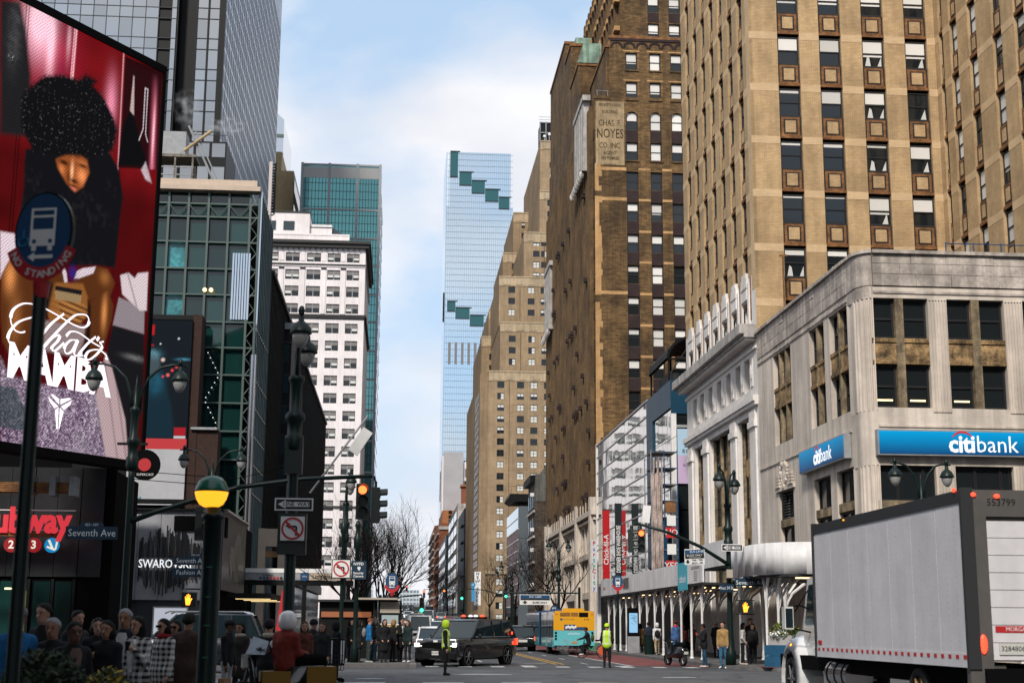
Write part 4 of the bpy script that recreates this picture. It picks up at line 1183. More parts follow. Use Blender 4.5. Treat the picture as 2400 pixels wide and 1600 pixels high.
def paint_led(S, Z):
    m = lambda k, soft=.03: inpoly(S, Z, LEDP[k], soft)
    n1_, n2_, n3_ = vnoise(S, Z, 1.2, 1), vnoise(S, Z, 6, 2), vnoise(S, Z, 22, 3)
    C = np.zeros(S.shape+(3,))+np.array((.16, .004, .006))
    C *= (.75+.5*n1_)[..., None]
    low = np.clip((21.2-Z)/1.5, 0, 1)
    C = C*(1-.55*low[..., None])
    g = np.clip(blob(S, Z, -7.2, 25.7, .75, 1.3)*1.25+blob(S, Z, -6.5, 24.9, .22, 1.3)*.8+blob(S, Z, -5.55, 25.6, .12, .8)*.5, 0, 1)
    C = C+g[..., None]*np.array((.78, .60, .68))+np.clip(blob(S, Z, -6.7, 24.8, 1.3, 1.4), 0, 1)[..., None]*np.array((.26, .012, .06))
    for s0, s1, w, a in ((-5.17, -5.22, .045, .8), (-5.28, -5.32, .03, .7), (-2.32, -2.27, .035, .55)):
        c = s0+(s1-s0)*(26-Z)/3
        C = C+(np.exp(-((S-c)/w)**2)*a*(Z > 20.5))[..., None]*np.array((1, .62, .68))
    C = C+(blob(S, Z, -2.9, 23.7, .32, 1.1)*.75)[..., None]*np.array((.9, .35, .5))
    for s0, dk in ((-2.12, .5), (-7.95, .8), (-7.8, .8)):
        C *= (1-dk*np.exp(-((S-s0)/.025)**2))[..., None]
    C = lay(C, m('garment', .12), (.012, .012, .014))
    C = C+(blob(S, Z, -8.45, 24.8, .35, 1.3)*(.3+.7*n2_)*.06)[..., None]
    C = C+((blob(S, Z, -8.5, 23.72, .14, .12)*(n3_ > .55))*.4)[..., None]
    C = lay(C, m('locker_open'), (.02, .002, .003))
    C = C+(m('locker_open')*np.exp(-((S+.22-.03*(25-Z))/.16)**2)*np.clip((26.0-Z)/2, 0, 1))[..., None]*np.array((.55, .10, .17))
    C = C+(m('locker_open')*np.exp(-((S+.16)/.07)**2)*blob(S, Z, -.16, 23.2, 1, 1.2))[..., None]*np.array((.5, .5, .5))
    C = lay(C, inpoly(S, Z, [(-1.64, 25.4), (-1.58, 25.4), (-1.46, 23.6), (-1.72, 23.75)], .03), (.5, .38, .36))
    C = lay(C, inpoly(S, Z, [(-1.75, 23.7), (-1.46, 23.6), (-.9, 22.5), (-.4, 21.6), (-2.2, 21.1), (-2.1, 22.9)], .06), (.003, .003, .004))
    for a, b in (((-.85, 25.1), (-.83, 23.2)), ((-.68, 25.1), (-.66, 23.0)), ((-.83, 23.2), (-1.05, 22.6)), ((-.66, 23.0), (-.5, 22.7)), ((-.85, 25.1), (-.68, 25.1))):
        L2 = (b[0]-a[0])**2+(b[1]-a[1])**2; tt = np.clip(((S-a[0])*(b[0]-a[0])+(Z-a[1])*(b[1]-a[1]))/L2, 0, 1)
        C = lay(C, np.clip(1.4-np.hypot(S-a[0]-tt*(b[0]-a[0]), Z-a[1]-tt*(b[1]-a[1]))/.03, 0, 1), (.6, .52, .55))
    C = lay(C, inpoly(S, Z, [(-.8, 21.3), (-.55, 21.75), (-.3, 21.3), (-.1, 20.9), (-.5, 20.95)], .05)*(.5+.5*n3_), (.65, .55, .6))
    C = lay(C, m('pillow', .05), (.72, .58, .64))
    C = lay(C, m('carpet', .1), (.20, .165, .205))
    ca = m('carpet', .1)*np.clip((n3_-.35)*2.2, 0, 1)*(.35+.9*n2_)
    C = C+ca[..., None]*np.array((.42, .34, .42))-(m('carpet', .1)*.16*n1_)[..., None]
    C = lay(C, inpoly(S, Z, [(-8.3, 10.6), (-7.0, 10.6), (-6.1, 9.4), (-6.5, 9.0), (-8.3, 9.0)], .05)*.75, (.02, .05, .055))
    C = lay(C, m('darkR', .05), (.008, .008, .010))
    C = C+(m('darkR', .05)*blob(S, Z, -.5, 12.9, .6, .12)*(.4+.6*n3_)*.2)[..., None]
    C = lay(C, m('sheet', .05), (.46, .33, .34))
    for s0, k_ in ((-1.9, .35), (-1.35, .4), (-.95, .25)):
        C *= (1-m('sheet', .05)*k_*np.exp(-((S-s0-.28*(11-Z))/.06)**2))[..., None]
    C = lay(C, m('cloth', .08), (.27, .20, .20))
    C = lay(C, m('bench', .04), (.26, .22, .24))
    C = lay(C, m('jersey', .04), (.66, .55, .58)); C *= (1-m('jersey', .04)*.5*np.exp(-((S+1.0-.5*(16-Z))/.06)**2))[..., None]
    skin = np.array((.42, .12, .03))
    for k_, hs_ in (('legL', ((-7.72, 14.9, .28, .6, 1.0), (-7.3, 13.3, .3, .9, .35))), ('thighR', ((-2.6, 16.0, .3, .3, .35),)), ('shinR', ((-2.5, 14.5, .16, .7, .9),)), ('thighL', ())):
        M = m(k_, .05)
        C = lay(C, M, skin*.22)
        for s, z, a, b, w in hs_: C = C+(M*blob(S, Z, s, z, a, b)*w)[..., None]*np.array((.62, .24, .07))
    C = lay(C, m('shirt', .06), (.005, .005, .007))
    C = C+(m('shirt', .06)*np.clip(n2_*n1_-.3, 0, 1)*.015)[..., None]
    C = lay(C, m('trimL', .03), (.66, .55, .60)); C = lay(C, m('trimR', .03), (.66, .55, .60))
    C = lay(C, blob(S, Z, -4.45, 15.8, .2, .25)*.8, (.01, .02, .25))
    M = m('hands', .06)
    C = lay(C, M, (.26, .095, .022))
    for i in range(4):
        zz = 14.55-.24*i-.12*(S+4.6)
        C *= (1-M*.75*np.exp(-((Z-zz)/.035)**2)*(S > -5.2+.1*i))[..., None]
        C = C+(M*.22*np.exp(-((Z-zz-.12)/.05)**2)*blob(S, Z, -4.4, 14, .8, 3))[..., None]*np.array((1, .55, .2))
    C = lay(C, inpoly(S, Z, [(-5.95, 15.2), (-5.4, 15.15), (-5.7, 13.6), (-6.4, 13.2)], .1), (.006, .004, .004)); C = lay(C, inpoly(S, Z, [(-3.5, 14.9), (-3.3, 14.6), (-3.2, 12.5), (-3.6, 12.4), (-3.45, 13.6)], .08), (.006, .004, .004))
    C = lay(C, m('phone', .02), (.30, .20, .10)); C = lay(C, m('phonek', .02), (.008, .008, .01))
    M = m('face', .07)
    C = lay(C, M, (.30, .075, .018))
    for s, z, a, b, c, w in ((-4.88, 20.05, .09, .38, (.95, .55, .30), .8), (-4.3, 20.0, .28, .32, (.80, .30, .11), .75), (-5.45, 19.95, .16, .25, (.60, .20, .07), .6), (-4.75, 19.30, .22, .08, (.62, .16, .16), .7), (-4.3, 20.55, .3, .1, (.45, .15, .06), .5)):
        C = C+(M*blob(S, Z, s, z, a, b)*w)[..., None]*np.array(c)
    for s, z, a, b, w in ((-5.36, 20.28, .28, .11, .95), (-4.28, 20.45, .26, .08, .9), (-4.72, 19.66, .22, .08, .95), (-4.76, 19.44, .34, .03, .9), (-5.05, 19.75, .1, .3, .55)):
        C *= (1-M*w*blob(S, Z, s, z, a, b))[..., None]
    hz_ = m('hair', .10)
    rag = np.clip(hz_+(n3_-.5)*.9*(hz_ > .02)*(hz_ < .98), 0, 1)
    C = lay(C, rag, (.004, .004, .005))
    C = C+(rag*(n3_ > .86)*n2_*.09)[..., None]
    dots = .80+.20*np.sign(np.sin(S*42)*np.sin(Z*42))
    return np.clip(C, 0, 1)*dots[..., None]
led = thing('video_billboard', 'huge tilted video billboard showing a curly-haired player in red locker room', 'billboard', (-14.5, 57, 8))
ML = T((-11.31, 62.0, 0)) @ RZ(math.pi/2-RAD(32))
put('screen', screen_mesh('screen', -9.6, .2, 8.46, 26.2, 250, 450, paint_led, screen_mat('led_screen', .95)), led, ML @ T((0, -.02, 0)))
MB(ML).box(-12.4, .35, .0, .7, 8.1, 26.5).obj('cabinet', m_black, led)
MB(ML).box(.2, .4, -.1, .0, 8.1, 26.55).box(-12.4, .2, -.1, .0, 26.2, 26.55).box(-12.4, .2, -.1, .0, 8.1, 8.46).box(-12.4, -9.6, -.06, 0, 8.46, 26.2).obj('border', m_black, led)
m_ledw = emis('screen_white', (.93, .84, .90), .92)
def ribbon(mb, pts, w0, w1):
    P = [Vector((p[0], p[1])) for p in pts]
    Q = []
    for i in range(len(P)-1):          # Catmull-Rom
        p0, p1, p2, p3 = P[max(i-1, 0)], P[i], P[i+1], P[min(i+2, len(P)-1)]
        for s in range(6):
            t = s/6
            Q.append(.5*((2*p1)+(p2-p0)*t+(2*p0-5*p1+4*p2-p3)*t*t+(3*p1-3*p2+p3-p0)*t**3))
    Q.append(P[-1])
    for i in range(len(Q)-1):
        d = (Q[i+1]-Q[i]); n = Vector((-d.y, d.x))
        if n.length < 1e-6: continue
        n.normalize()
        down = abs(d.y)/(d.length+1e-9) if d.y*d.x > 0 else .25
        w = w0+(w1-w0)*down**2
        e = d.normalized()*w*.3
        a, b = Q[i]-e, Q[i+1]+e
        mb.add([(a.x-n.x*w, 0, a.y-n.y*w), (b.x-n.x*w, 0, b.y-n.y*w), (b.x+n.x*w, 0, b.y+n.y*w), (a.x+n.x*w, 0, a.y+n.y*w)], [(0, 1, 2, 3)])
rb = MB(ML @ T((0, -.032, 0)))
for s_ in STROKES: ribbon(rb, s_, .028, .085)
rb.obj('script_lettering', m_ledw, led)
tm = text('lettering', 'MAMBA', 1.0, m_ledw, led, ML @ T((-4.66, -.036, 11.67)) @ RX(math.pi/2), 'CENTER', .001, 1, 0, .04)
xs = [v.co.x for v in tm.data.vertices]; ys_ = [v.co.y for v in tm.data.vertices]
for v in tm.data.vertices:
    v.co.x = (v.co.x-min(xs))/(max(xs)-min(xs))*5.68-2.84
    v.co.y = (v.co.y-min(ys_))/(max(ys_)-min(ys_))*1.42-.71
lg = MB(ML @ T((0, -.034, 0)))
for p in LOGO: lg.add([(a, 0, b) for a, b in p], [tuple(range(len(p)))[::-1]])
lg.obj('emblem', m_ledw, led)
for s in (-11, -7.5, -4, -.8): MB(ML).box(s-.2, s+.2, .7, 1.2, 8.2, 26).obj('back_post', m_blk, led)

def paint_b2(S, Z):
    n1_, n3_ = vnoise(S, Z, 3, 7), vnoise(S, Z, 14, 8)
    C = np.zeros(S.shape+(3,))+np.array((.006, .010, .014))
    C = lay(C, inpoly(S, Z, [(.1, 12.8), (.1, 15.9), (.35, 16.7), (.75, 16.8), (1.25, 16.4), (1.75, 15.0), (2.0, 13.6), (2.0, 12.8)], .12), (.006, .022, .035))
    C = C+(blob(S, Z, .8, 16.2, .45, .6)*(.4+.6*n1_))[..., None]*np.array((.012, .10, .16))
    C = lay(C, inpoly(S, Z, [(.1, 17.0), (.2, 18.1), (.5, 18.35), (.9, 18.0), (1.0, 17.3), (.8, 16.75), (.3, 16.7)], .08), (.05, .075, .085))
    C = C+(blob(S, Z, .62, 18.0, .4, .28)*(.3+.7*n3_))[..., None]*np.array((.06, .20, .26))
    for s, z, r, c in ((2.05, 19.0, .07, (.7, .75, .8)), (.95, 18.65, .06, (.7, .7, .7)), (1.15, 17.65, .13, (.75, .55, .5)), (1.75, 17.0, .1, (.8, .05, .06)), (1.5, 16.7, .12, (.8, .12, .12)), (2.0, 17.2, .1, (.6, .05, .05)), (1.2, 16.6, .08, (.7, .04, .05))):
        C = C+np.clip(1.3-np.hypot(S-s, Z-z)/r, 0, 1)[..., None]*np.array(c)
    C = lay(C, inpoly(S, Z, [(.12, 19.2), (.55, 19.2), (.55, 19.85), (.12, 19.85)], .02), (.40, .01, .015))
    C = lay(C, inpoly(S, Z, [(.1, 18.5), (.55, 18.5), (.55, 18.62), (.1, 18.62)], .02), (.30, .01, .015))
    C = lay(C, inpoly(S, Z, [(2.05, 12.95), (2.75, 12.95), (2.75, 13.45), (2.05, 13.45)], .02), (.35, .012, .02))
    C = lay(C, inpoly(S, Z, [(2.05, 12.78), (2.75, 12.78), (2.75, 12.93), (2.05, 12.93)], .02), (.5, .5, .52))
    C = C+(blob(S, Z, 2.4, 17.7, .4, .08)*.5)[..., None]*np.array((.1, .45, .65))
    return C
b2 = thing('printed_billboard', 'dark blue billboard of a man seen from behind with red lights', 'billboard', (-14.5, 88, 12))
put('print', screen_mesh('print', 0, 2.85, 12.75, 20.15, 80, 180, paint_b2, screen_mat('billboard_print', .8)), b2, face(-15.95, 88.0, 0, 'S'))
MB().box(-16.1, -13.1, 88.02, 88.2, 12.7, 20.2).obj('backing', m_black, b2)
MB().box(-16.0, -13.1, 87.95, 88.1, 12.1, 12.75).obj('red_band', m_signr, b2)
wp = thing('white_wall_panel', 'blank white wall panel with blue E 4 lettering under the red band', 'sign', (-14.5, 88, 8.7))
MB().box(-16.6, -13.1, 87.95, 88.15, 8.7, 12.1).obj('panel', mat('white_billboard_panel', (.36, .365, .385), .6, var=(.5, .93, 1.05)), wp)
m_teal = mat('teal_ink', (.03, .18, .26), .6)
text('lettering', 'E', .5, m_teal, wp, face(-16.25, 87.93, 9.0, 'S') @ RX(math.pi/2), bold=.015)
text('lettering', '4', .5, m_teal, wp, face(-15.75, 87.93, 9.0, 'S') @ RX(math.pi/2), bold=.015)


# store with the burst of dark rods
sw = thing('jewellery_store', 'grey panel store with black rod sunburst and SWAROVSKI sign', 'shop', (-8.75, 72, 0))
FSW, FSE = face(-13.6, 72, 0, 'S'), face(-8.75, 72, 0, 'E')
us = [0, .75, 1.85, 2.95, 4.05, 4.85]
for i in range(5):
    for z0, z1 in ((2.78, 4.9), (4.9, 7.15)):
        MB(FSW).box(us[i]+.01, us[i+1]-.01, -.05, .2, z0+.01, z1-.01).obj('panel', m_clad, sw)
for i in range(4):
    MB(FSE).box(i*2.7+.01, i*2.7+2.69, -.05, .2, 3.3, 7.15).obj('panel', m_cladd, sw)
MB(FSW).box(0, 4.9, -.25, .3, 7.15, 7.25).box(-.1, 4.9, -.2, .3, 7.5, 7.7).obj('roof_trim', m_blk, sw)
MB(FSE).box(0, 10.8, -.25, .3, 7.15, 7.25).obj('roof_trim', m_chrome, sw)
MB().box(-16, -8.9, 72.25, 88, 0, 7.1).obj('body', m_black, sw)
MB(FSW).box(0, 4.85, .1, .2, 0, 2.78).obj('shopfront', m_cladd, sw)
MB(FSW).box(1.75, 3.3, -.02, .08, .4, 2.4).obj('display_window', emis('lit_window_display', (.55, .58, .65), .55), sw)
MB(FSW).box(1.68, 3.37, -.04, .06, .33, .4).box(1.68, 3.37, -.04, .06, 2.4, 2.47).box(1.68, 1.75, -.04, .06, .4, 2.4).box(3.3, 3.37, -.04, .06, .4, 2.4).obj('display_frame', m_signw, sw)
m_rod, m_rodg, m_rodc = mat('black_rod', (.012, .012, .013), .3), mat('gold_rod', (.30, .24, .14), .3, metal=.8), mat('champagne_rod', (.42, .38, .31), .3, metal=.7)
r2 = random.Random(5)
for i in range(46):
    x = .88+i*.067
    t = (i-20)/20
    env = 1.15*math.exp(-abs(t)**2.2*1.1)+.45
    z1 = 4.95+env*r2.uniform(.55, 1.0); z0 = 4.25-env*r2.uniform(.35, .8)
    dpt = r2.uniform(.06, .16)
    for a, b in ((4.82, z1), (z0, 4.22)) if r2.random() < .5 else ((z0, z1),):
        block('rod', FSW, x, x+.035, a, b, dpt, m_rodg if r2.random() < .1 else m_rod, sw)
for i in range(34):
    x = 3.2+i*.16
    t = (i-20)/12
    env = 1.5*math.exp(-abs(t)**2*1.0)+.15 if i > 10 else .9*math.exp(-((i-4)/4)**2)
    z1 = 4.9+env*r2.uniform(.5, 1.0); z0 = 4.9-env*r2.uniform(.4, 1.0)
    block('rod', FSE, x, x+.08, z0, z1, r2.uniform(.06, .2), m_rodc, sw)
MB(FSW).box(2.5, 3.6, -.16, -.06, 6.15, 6.9).obj('black_panel', m_black, sw)
MB(FSE).box(.6, 1.4, -.12, -.05, 5.9, 6.9).obj('black_panel', m_black, sw)
# serif capitals for the store sign are cut from the regular face with thin serifs added
tx = text('lettering', 'SWAROVSKI', .58, m_signlit, sw, ontext(FSW, .88, 4.52, .22), 'LEFT', sx=.80, bold=.002)
text('lettering', 'SWAROVSKI', .5, m_rodc, sw, ontext(FSE, 5.6, 4.6, .25), 'LEFT', sx=.9)
cpy = MB().box(-8.6, -6.4, 74, 86, 2.95, 3.2).obj('canopy', m_blk, sw)
for y in (76, 80, 84): MB().box(-8.4, -6.6, y, y+.08, 2.93, 2.95).obj('canopy_light', m_ired, sw)

# black corner building with the subway entrance
blk = thing('black_corner_building', 'black-clad corner building under the big screen with subway entrance', 'building', (-14, 63, 0))
FK = face(-30, 63.4, 0, 'S')
for i in range(17):
    MB(FK).box(.2+i*1.0, 1.17+i*1.0, -.06 if i % 2 else -.02, .2, 3.6, 8.3).obj('panel', m_cladk, blk)
MB(FK).box(0, 17.6, .1, .3, 0, 8.3).obj('wall', m_black, blk)
MB().box(-30, -12.6, 63.9, 70, 0, 8.3).obj('body', m_black, blk)
for i, (a, w) in enumerate(((10.2, .9), (11.3, 1.5), (13.0, 1.1), (14.4, .7), (15.3, .7))):
    MB(FK).box(a, a+w, .0, .12, 1.2 if i == 1 else .2, 3.4).obj('door_pane', m_atg, blk)
for a in (10.1, 11.2, 12.9, 14.2, 15.2, 16.1): MB(FK).box(a-.06, a+.06, -.06, .1, 0, 3.5).obj('door_post', m_blk, blk)
MB(FK).box(13.2, 13.9, -.02, .08, 3.05, 3.12).obj('door_lamp', emis('yellow_lamp', (1, .9, .45), 2.0), blk)
MB(FK).box(13.75, 14.1, .0, .1, 1.0, 3.0).obj('lit_jamb', emis('jamb_lamp_glow', (.20, .19, .08), .6), blk)  # lamp light on the jamb is given as a glow of its own
m_subr = emis('subway_red', (.62, .035, .05), .75)
text('subway_lettering', 'Subway', 1.42, m_subr, blk, face(-13.45, 59.9, 5.72, 'S') @ RX(math.pi/2), 'RIGHT', .05, .83, 0, .05)
MB().box(-20, -13.3, 60.0, 60.08, 6.16, 6.2).box(-20, -13.3, 60.0, 60.08, 5.36, 5.4).obj('letter_rail', m_signw, blk)
MB().box(-20, -11.8, 59.95, 60.25, 5.1, 5.28).obj('canopy_beam', m_orb, blk)
for x in (-15.2, -13.75): MB().box(x-.04, x+.04, 59.9, 60.0, 5.05, 5.4).obj('letter_bracket', m_grey, blk)
m_subd = emis('route_red', (.30, .012, .015), .6)
m_subb = emis('arrow_blue', (.01, .27, .60), .55)
m_cream = emis('lit_cream', (.85, .80, .66), .65)
for x, ch in ((-15.75, '2'), (-14.85, '3'), (-14.13, None)):
    MB().cyl((x, 59.98, 4.76), (x, 59.9, 4.76), .30, n=24).obj('route_bullet', m_subd if ch else m_subb, blk)
    MF = face(x, 59.88, 4.76, 'S') @ RX(math.pi/2)
    if ch: text('route_number', ch, .46, m_cream, blk, MF, bold=.012)
    else:
        ar = MB()
        ar.add([(-.17, .2, 0), (-.08, .23, 0), (.08, -.1, 0), (.0, -.14, 0)], [(3, 2, 1, 0)])
        ar.add([(.12, -.22, 0), (-.2, -.1, 0), (-.18, -.02, 0), (.2, -.16, 0)], [(0, 3, 2, 1)][:1])
        ar.add([(.12, -.22, .001), (.2, -.16, .001), (.25, .14, .001), (.17, .14, .001)], [(0, 1, 2, 3)])
        ar.obj('arrow', m_cream, blk, M=MF)
# ledge with lamp boxes under the screen
MB().box(-18.5, -13.4, 60.2, 60.9, 6.95, 7.35).obj('ledge', m_orb, blk)
for x in (-15.2, -14.3, -13.5): MB().box(x-.12, x+.12, 60.0, 60.9, 6.8, 7.6).obj('lamp_box', m_grey, blk)

# dark glass office block along the left
dg = thing('dark_glass_block', 'low dark glass office block with ribbed windows along the left street side', 'building', (-9.5, 112, 0))
FD = face(-9.5, 99.2, 0, 'E')
m_dgl = mat('rippled_street_glass', (.17, .235, .275), .12, spec=.8, bump=(.6, .12, .05), orand=(.45, 1.3))  # base colour lightened to stand in for reflected sky
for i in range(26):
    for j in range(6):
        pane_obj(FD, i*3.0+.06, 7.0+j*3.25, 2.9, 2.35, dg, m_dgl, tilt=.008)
for j in range(7): MB(FD).box(0, 78, -.05, .2, 6.1+j*3.25, 6.95+j*3.25).obj('spandrel_band', m_dgrey, dg)
FM = MB().box(-.05, .05, -.14, 0, 0, 20.1).mesh('mullion', m_blk)
for i in range(79): put('mullion', FM, dg, FD @ T((i*1.0, 0, 6.0)))
MB(FD).box(0, 78, -.3, .3, 26.0, 26.3).obj('parapet', m_dgrey, dg)
MB(FD).box(0, 78, -.25, .2, 5.2, 6.1).obj('fascia', m_grey, dg)
for i in range(20): MB(FD).box(i*3.9, i*3.9+3.7, .1, .3, 0, 5.2).obj('shop_window', m_pgl2, dg)
MB().box(-40, -9.8, 99.5, 177, 0, 26).obj('body', m_black, dg)
MB().box(-12.6, -8.85, 112.2, 122, 0, 24.95).obj('black_stair_tower', m_blk, dg)
FDB = face(-12.6, 112.15, 0, 'S')
for z in (23.6, 21.0, 18.5, 16.2, 13.8, 11.3): MB(FDB).box(1.7, 3.75, -.06, .05, z, z+.08).obj('tower_rail', m_dgrey, dg)
for j in range(6): pane_obj(FDB @ T((0, -.03, 0)), 1.8, 22.0-j*2.45, 1.8, 1.5, dg, m_pgl2)
for u, z in ((2.6, 19.2), (2.5, 15.9)): MB(FDB).ball((u, -.1, z), .06, n=6, k=4).obj('lamp', m_signlit, dg)
MB(FDB).box(1.9, 3.75, -.2, -.05, 24.7, 25.2).obj('parapet', m_grey, dg)
ts = thing('tan_stone_portal', 'tan stone entrance portal with a glass door on the left pavement', 'portal', (-8.5, 98, 0))
MB().box(-9.45, -8.95, 97.6, 99, 0, 8.0).box(-8.1, -7.4, 97.6, 99, 0, 8.0).box(-8.95, -8.1, 97.62, 99, 6.8, 7.98).obj('stone_frame', m_tan, ts)
MB().box(-8.95, -8.1, 98.2, 98.3, 0, 6.8).obj('glass_door', m_silver, ts)
MB().box(-8.95, -8.1, 98.0, 98.15, 6.1, 6.5).obj('transom_panel', m_ocht, ts)

# white stone office tower
wt = thing('white_stone_tower', 'white stone office tower with dark cornices and grey paired windows', 'building', (-9.36, 330, 0))
FWT = face(-9.36, 330, 0, 'S')
wcx = [(-13.75, -10.79), (-18.32, -15.23), (-23.19, -19.89), (-28.18, -24.93), (-33.1, -29.88), (-38, -34.8)]
wtop = [(88.2, 86.05), (84.1, 81.7), (80.1, 77.6), (75.85, 73.6)]+[(71.2-4.15*k, 71.2-4.15*k-2.4) for k in range(15)]
hW = [(a+9.36, b+9.36, z1, z0) for a, b in wcx for z0, z1 in wtop]
MB(FWT).wall(-40, 0, 0, 89.4, hW, .5).obj('wall', m_wst, wt)
def wmesh(w, h):
    k = ('wt', round(w, 1), round(h, 1), rnd.randrange(4))
    if k not in BMESH:
        b = MB(); v = k[3]
        b.box(0, w, 0, .1, 0, h, 0)
        b.quad((0.1, -.02, h*.55), (w-.1, -.02, h*.55), (w-.1, -.02, h-.1), (.1, -.02, h-.1), 1)
        b.box(w/2-.09, w/2+.09, -.06, 0, 0, h, 2)
        for s_ in (0, 1):
            x0, x1 = (.12, w/2-.15) if s_ == 0 else (w/2+.15, w-.12)
            b.quad((x0, -.02, .1), (x1, -.02, .1), (x1, -.02, h*.52), (x0, -.02, h*.52), 3)
            if v in ((1, 3), (2, 3))[s_]:
                b.quad((x0, -.03, h*.28), (x1, -.03, h*.28), (x1, -.03, h*.52), (x0, -.03, h*.52), 4)
        BMESH[k] = b.mesh('window', [m_frame, m_gshade, m_grey, m_wgl, m_curt])
    return BMESH[k]
for a, b, z1, z0 in hW: put('window', wmesh(b-a, z0-z1), wt, FWT @ T((a, .3, z1)))
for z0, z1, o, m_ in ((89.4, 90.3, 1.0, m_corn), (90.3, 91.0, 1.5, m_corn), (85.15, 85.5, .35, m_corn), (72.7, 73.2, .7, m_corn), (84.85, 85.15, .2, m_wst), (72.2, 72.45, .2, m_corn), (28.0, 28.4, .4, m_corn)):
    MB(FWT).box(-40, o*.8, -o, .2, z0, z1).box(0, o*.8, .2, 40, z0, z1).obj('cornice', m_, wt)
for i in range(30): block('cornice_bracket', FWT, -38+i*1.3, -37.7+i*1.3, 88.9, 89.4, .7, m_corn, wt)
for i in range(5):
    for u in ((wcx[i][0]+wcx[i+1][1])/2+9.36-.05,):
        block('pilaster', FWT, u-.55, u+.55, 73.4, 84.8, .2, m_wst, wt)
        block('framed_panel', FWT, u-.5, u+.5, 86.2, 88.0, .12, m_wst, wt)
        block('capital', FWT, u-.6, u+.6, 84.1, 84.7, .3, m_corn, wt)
MB(FWT).wall(-40, -4.0, 91, 93.1, [], 0, n=-1.2).box(-40, -4, 1.1, 1.4, 92.8, 93.2).obj('setback_wall', m_wst, wt)
MB().box(-50, -17.7, 333, 345, 91, 96).obj('penthouse', m_wst, wt)
MB().box(-50, -23.0, 332, 345, 91, 98.5).obj('penthouse', m_wst, wt)
MB().box(-50, -22.9, 331.8, 345, 98.5, 98.9).box(-50, -17.6, 332.9, 333, 95.2, 95.4).obj('coping', m_corn, wt)
for x0, x1 in ((-29.2, -26.6), (-33.4, -31)):
    MB().box(x0, x1, 331.85, 332, 94.2, 96.4).obj('window', m_pgl2, wt)
MB().prism([(-17.6, 93.1), (-13.6, 93.1), (-17.6, 95.6)], 334, 338).obj('sloped_skylight', m_pgl2, wt)
MB().box(-50, -9.42, 330.6, 372, 0, 90.9).obj('body', m_wst2, wt)

# teal glass tower behind
gt = thing('teal_glass_tower', 'tall teal glass tower with grey grid frame behind the white building', 'building', (-9.35, 500, 0))
FGT = face(-9.35, 500, 0, 'S')
gx = [-28.6, -18.73, -8.55, -.3]
gtz = [166, 149.1, 138.4, 128.3, 117.9, 107.7, 97.2, 87, 76, 65, 54]
for i in range(3):
    for j in range(len(gtz)-1):
        pane_obj(FGT, gx[i]+.3, gtz[j+1]+.3, gx[i+1]-gx[i]-.6, gtz[j]-gtz[j+1]-.6, gt, m_gtw, 'glass_bay', 0)
    pane_obj(FGT @ T((0, -.1, 0)), gx[i]+.5, 161.0, gx[i+1]-gx[i]-1, 4.2, gt, m_gtw2, 'louvre_panel', 0)
    fm = MB(FGT)
    for k in range(1, 8): u = gx[i]+(gx[i+1]-gx[i])*k/8; fm.box(u-.09, u+.09, -.15, 0, 54, 161)
    o = fm.obj('fine_mullions', m_dgrey, gt); o['kind'] = 'stuff'
ft = MB(FGT)
for k in range(36): ft.box(-28.5, -.4, -.13, 0, 54+k*3.0, 54.14+k*3.0)
o = ft.obj('fine_transoms', m_dgrey, gt); o['kind'] = 'stuff'
for u in gx: MB(FGT).box(u-.45, u+.45, -.4, .5, 0, 166.6).obj('frame_post', m_grey, gt)
for z in gtz: MB(FGT).box(-29, .15, -.3, .5, z-.3, z+.35).obj('frame_beam', m_grey, gt)
MB().box(-37.6, -9.6, 500.4, 540, 0, 166).obj('body', m_gtw, gt)
MB(face(-9.2, 500.6, 0, 'E')).box(0, 39, -.1, .1, 0, 163).obj('side_glass', m_silver, gt)
for k in range(30): MB(face(-9.2, 500.6, 0, 'E')).box(0, 39, -.2, .1, 10+k*5, 10.5+k*5).obj('side_band', m_gtw, gt)

# tan concrete block, spiral stair shaft and blue sliver behind the skyscraper
tb = thing('tan_concrete_block', 'plain tan concrete block between the skyscraper and the teal tower', 'building', (-30, 320, 0))
k = 318/260
MB().box(-34, -21.3*k, 318, 345, 0, (85.7-1.65)*k+1.65).obj('main_block', m_tanw, tb)
MB().box(-34, -23.66*k, 317.8, 340, 0, (89.35-1.65)*k+1.65).obj('tall_block', m_tanw, tb)
for j in range(6): MB(face(-21.3*k, 319, 0, 'E')).box(.5, 24, -.1, .1, 70+j*6, 73+j*6).obj('window_strip', m_pgl2, tb)
scale_about_camera(tb, (-48, 512, -1), 1.6)
st = thing('spiral_vent_shaft', 'narrow pink shaft with a black coil down its edge above the atrium', 'shaft', (-24, 200, 0))
k = 200/260
MB().box(-25.95*k, -25.35*k, 200, 201.5, 30, (87.4-1.65)*k+1.65).obj('shaft', m_wst2, st)
path = []
zt_, zb_ = (87.3-1.65)*k+1.65, (78.2-1.65)*k+1.65-1
for i in range(150):
    a = i*.75
    path.append((-25.05*k+.28*math.cos(a), 200.4+.28*math.sin(a), zt_+(zb_-zt_)*i/149))
MB().tube(path, .09, 5).obj('coil', m_black, st)
bs_ = thing('blue_glass_sliver', 'slim pale blue glass tower peeking past the skyscraper edge', 'building', (-34, 420, 0))
k = 420/260
MB().prism([(-60, 0), (-23.5*k, 0), (-23.5*k, (95.8-1.65)*k+1.65), (-24.9*k, (97.1-1.65)*k+1.65), (-60, (97.6-1.65)*k)], 420, 450).obj('body', m_silver, bs_)
for j in range(9): MB().box(-60, -23.5*k+.1, 419.7, 420, 100+j*6, 101+j*6).obj('floor_band', m_steel, bs_)
scale_about_camera(bs_, (-54.4, 672, -1), 1.6)

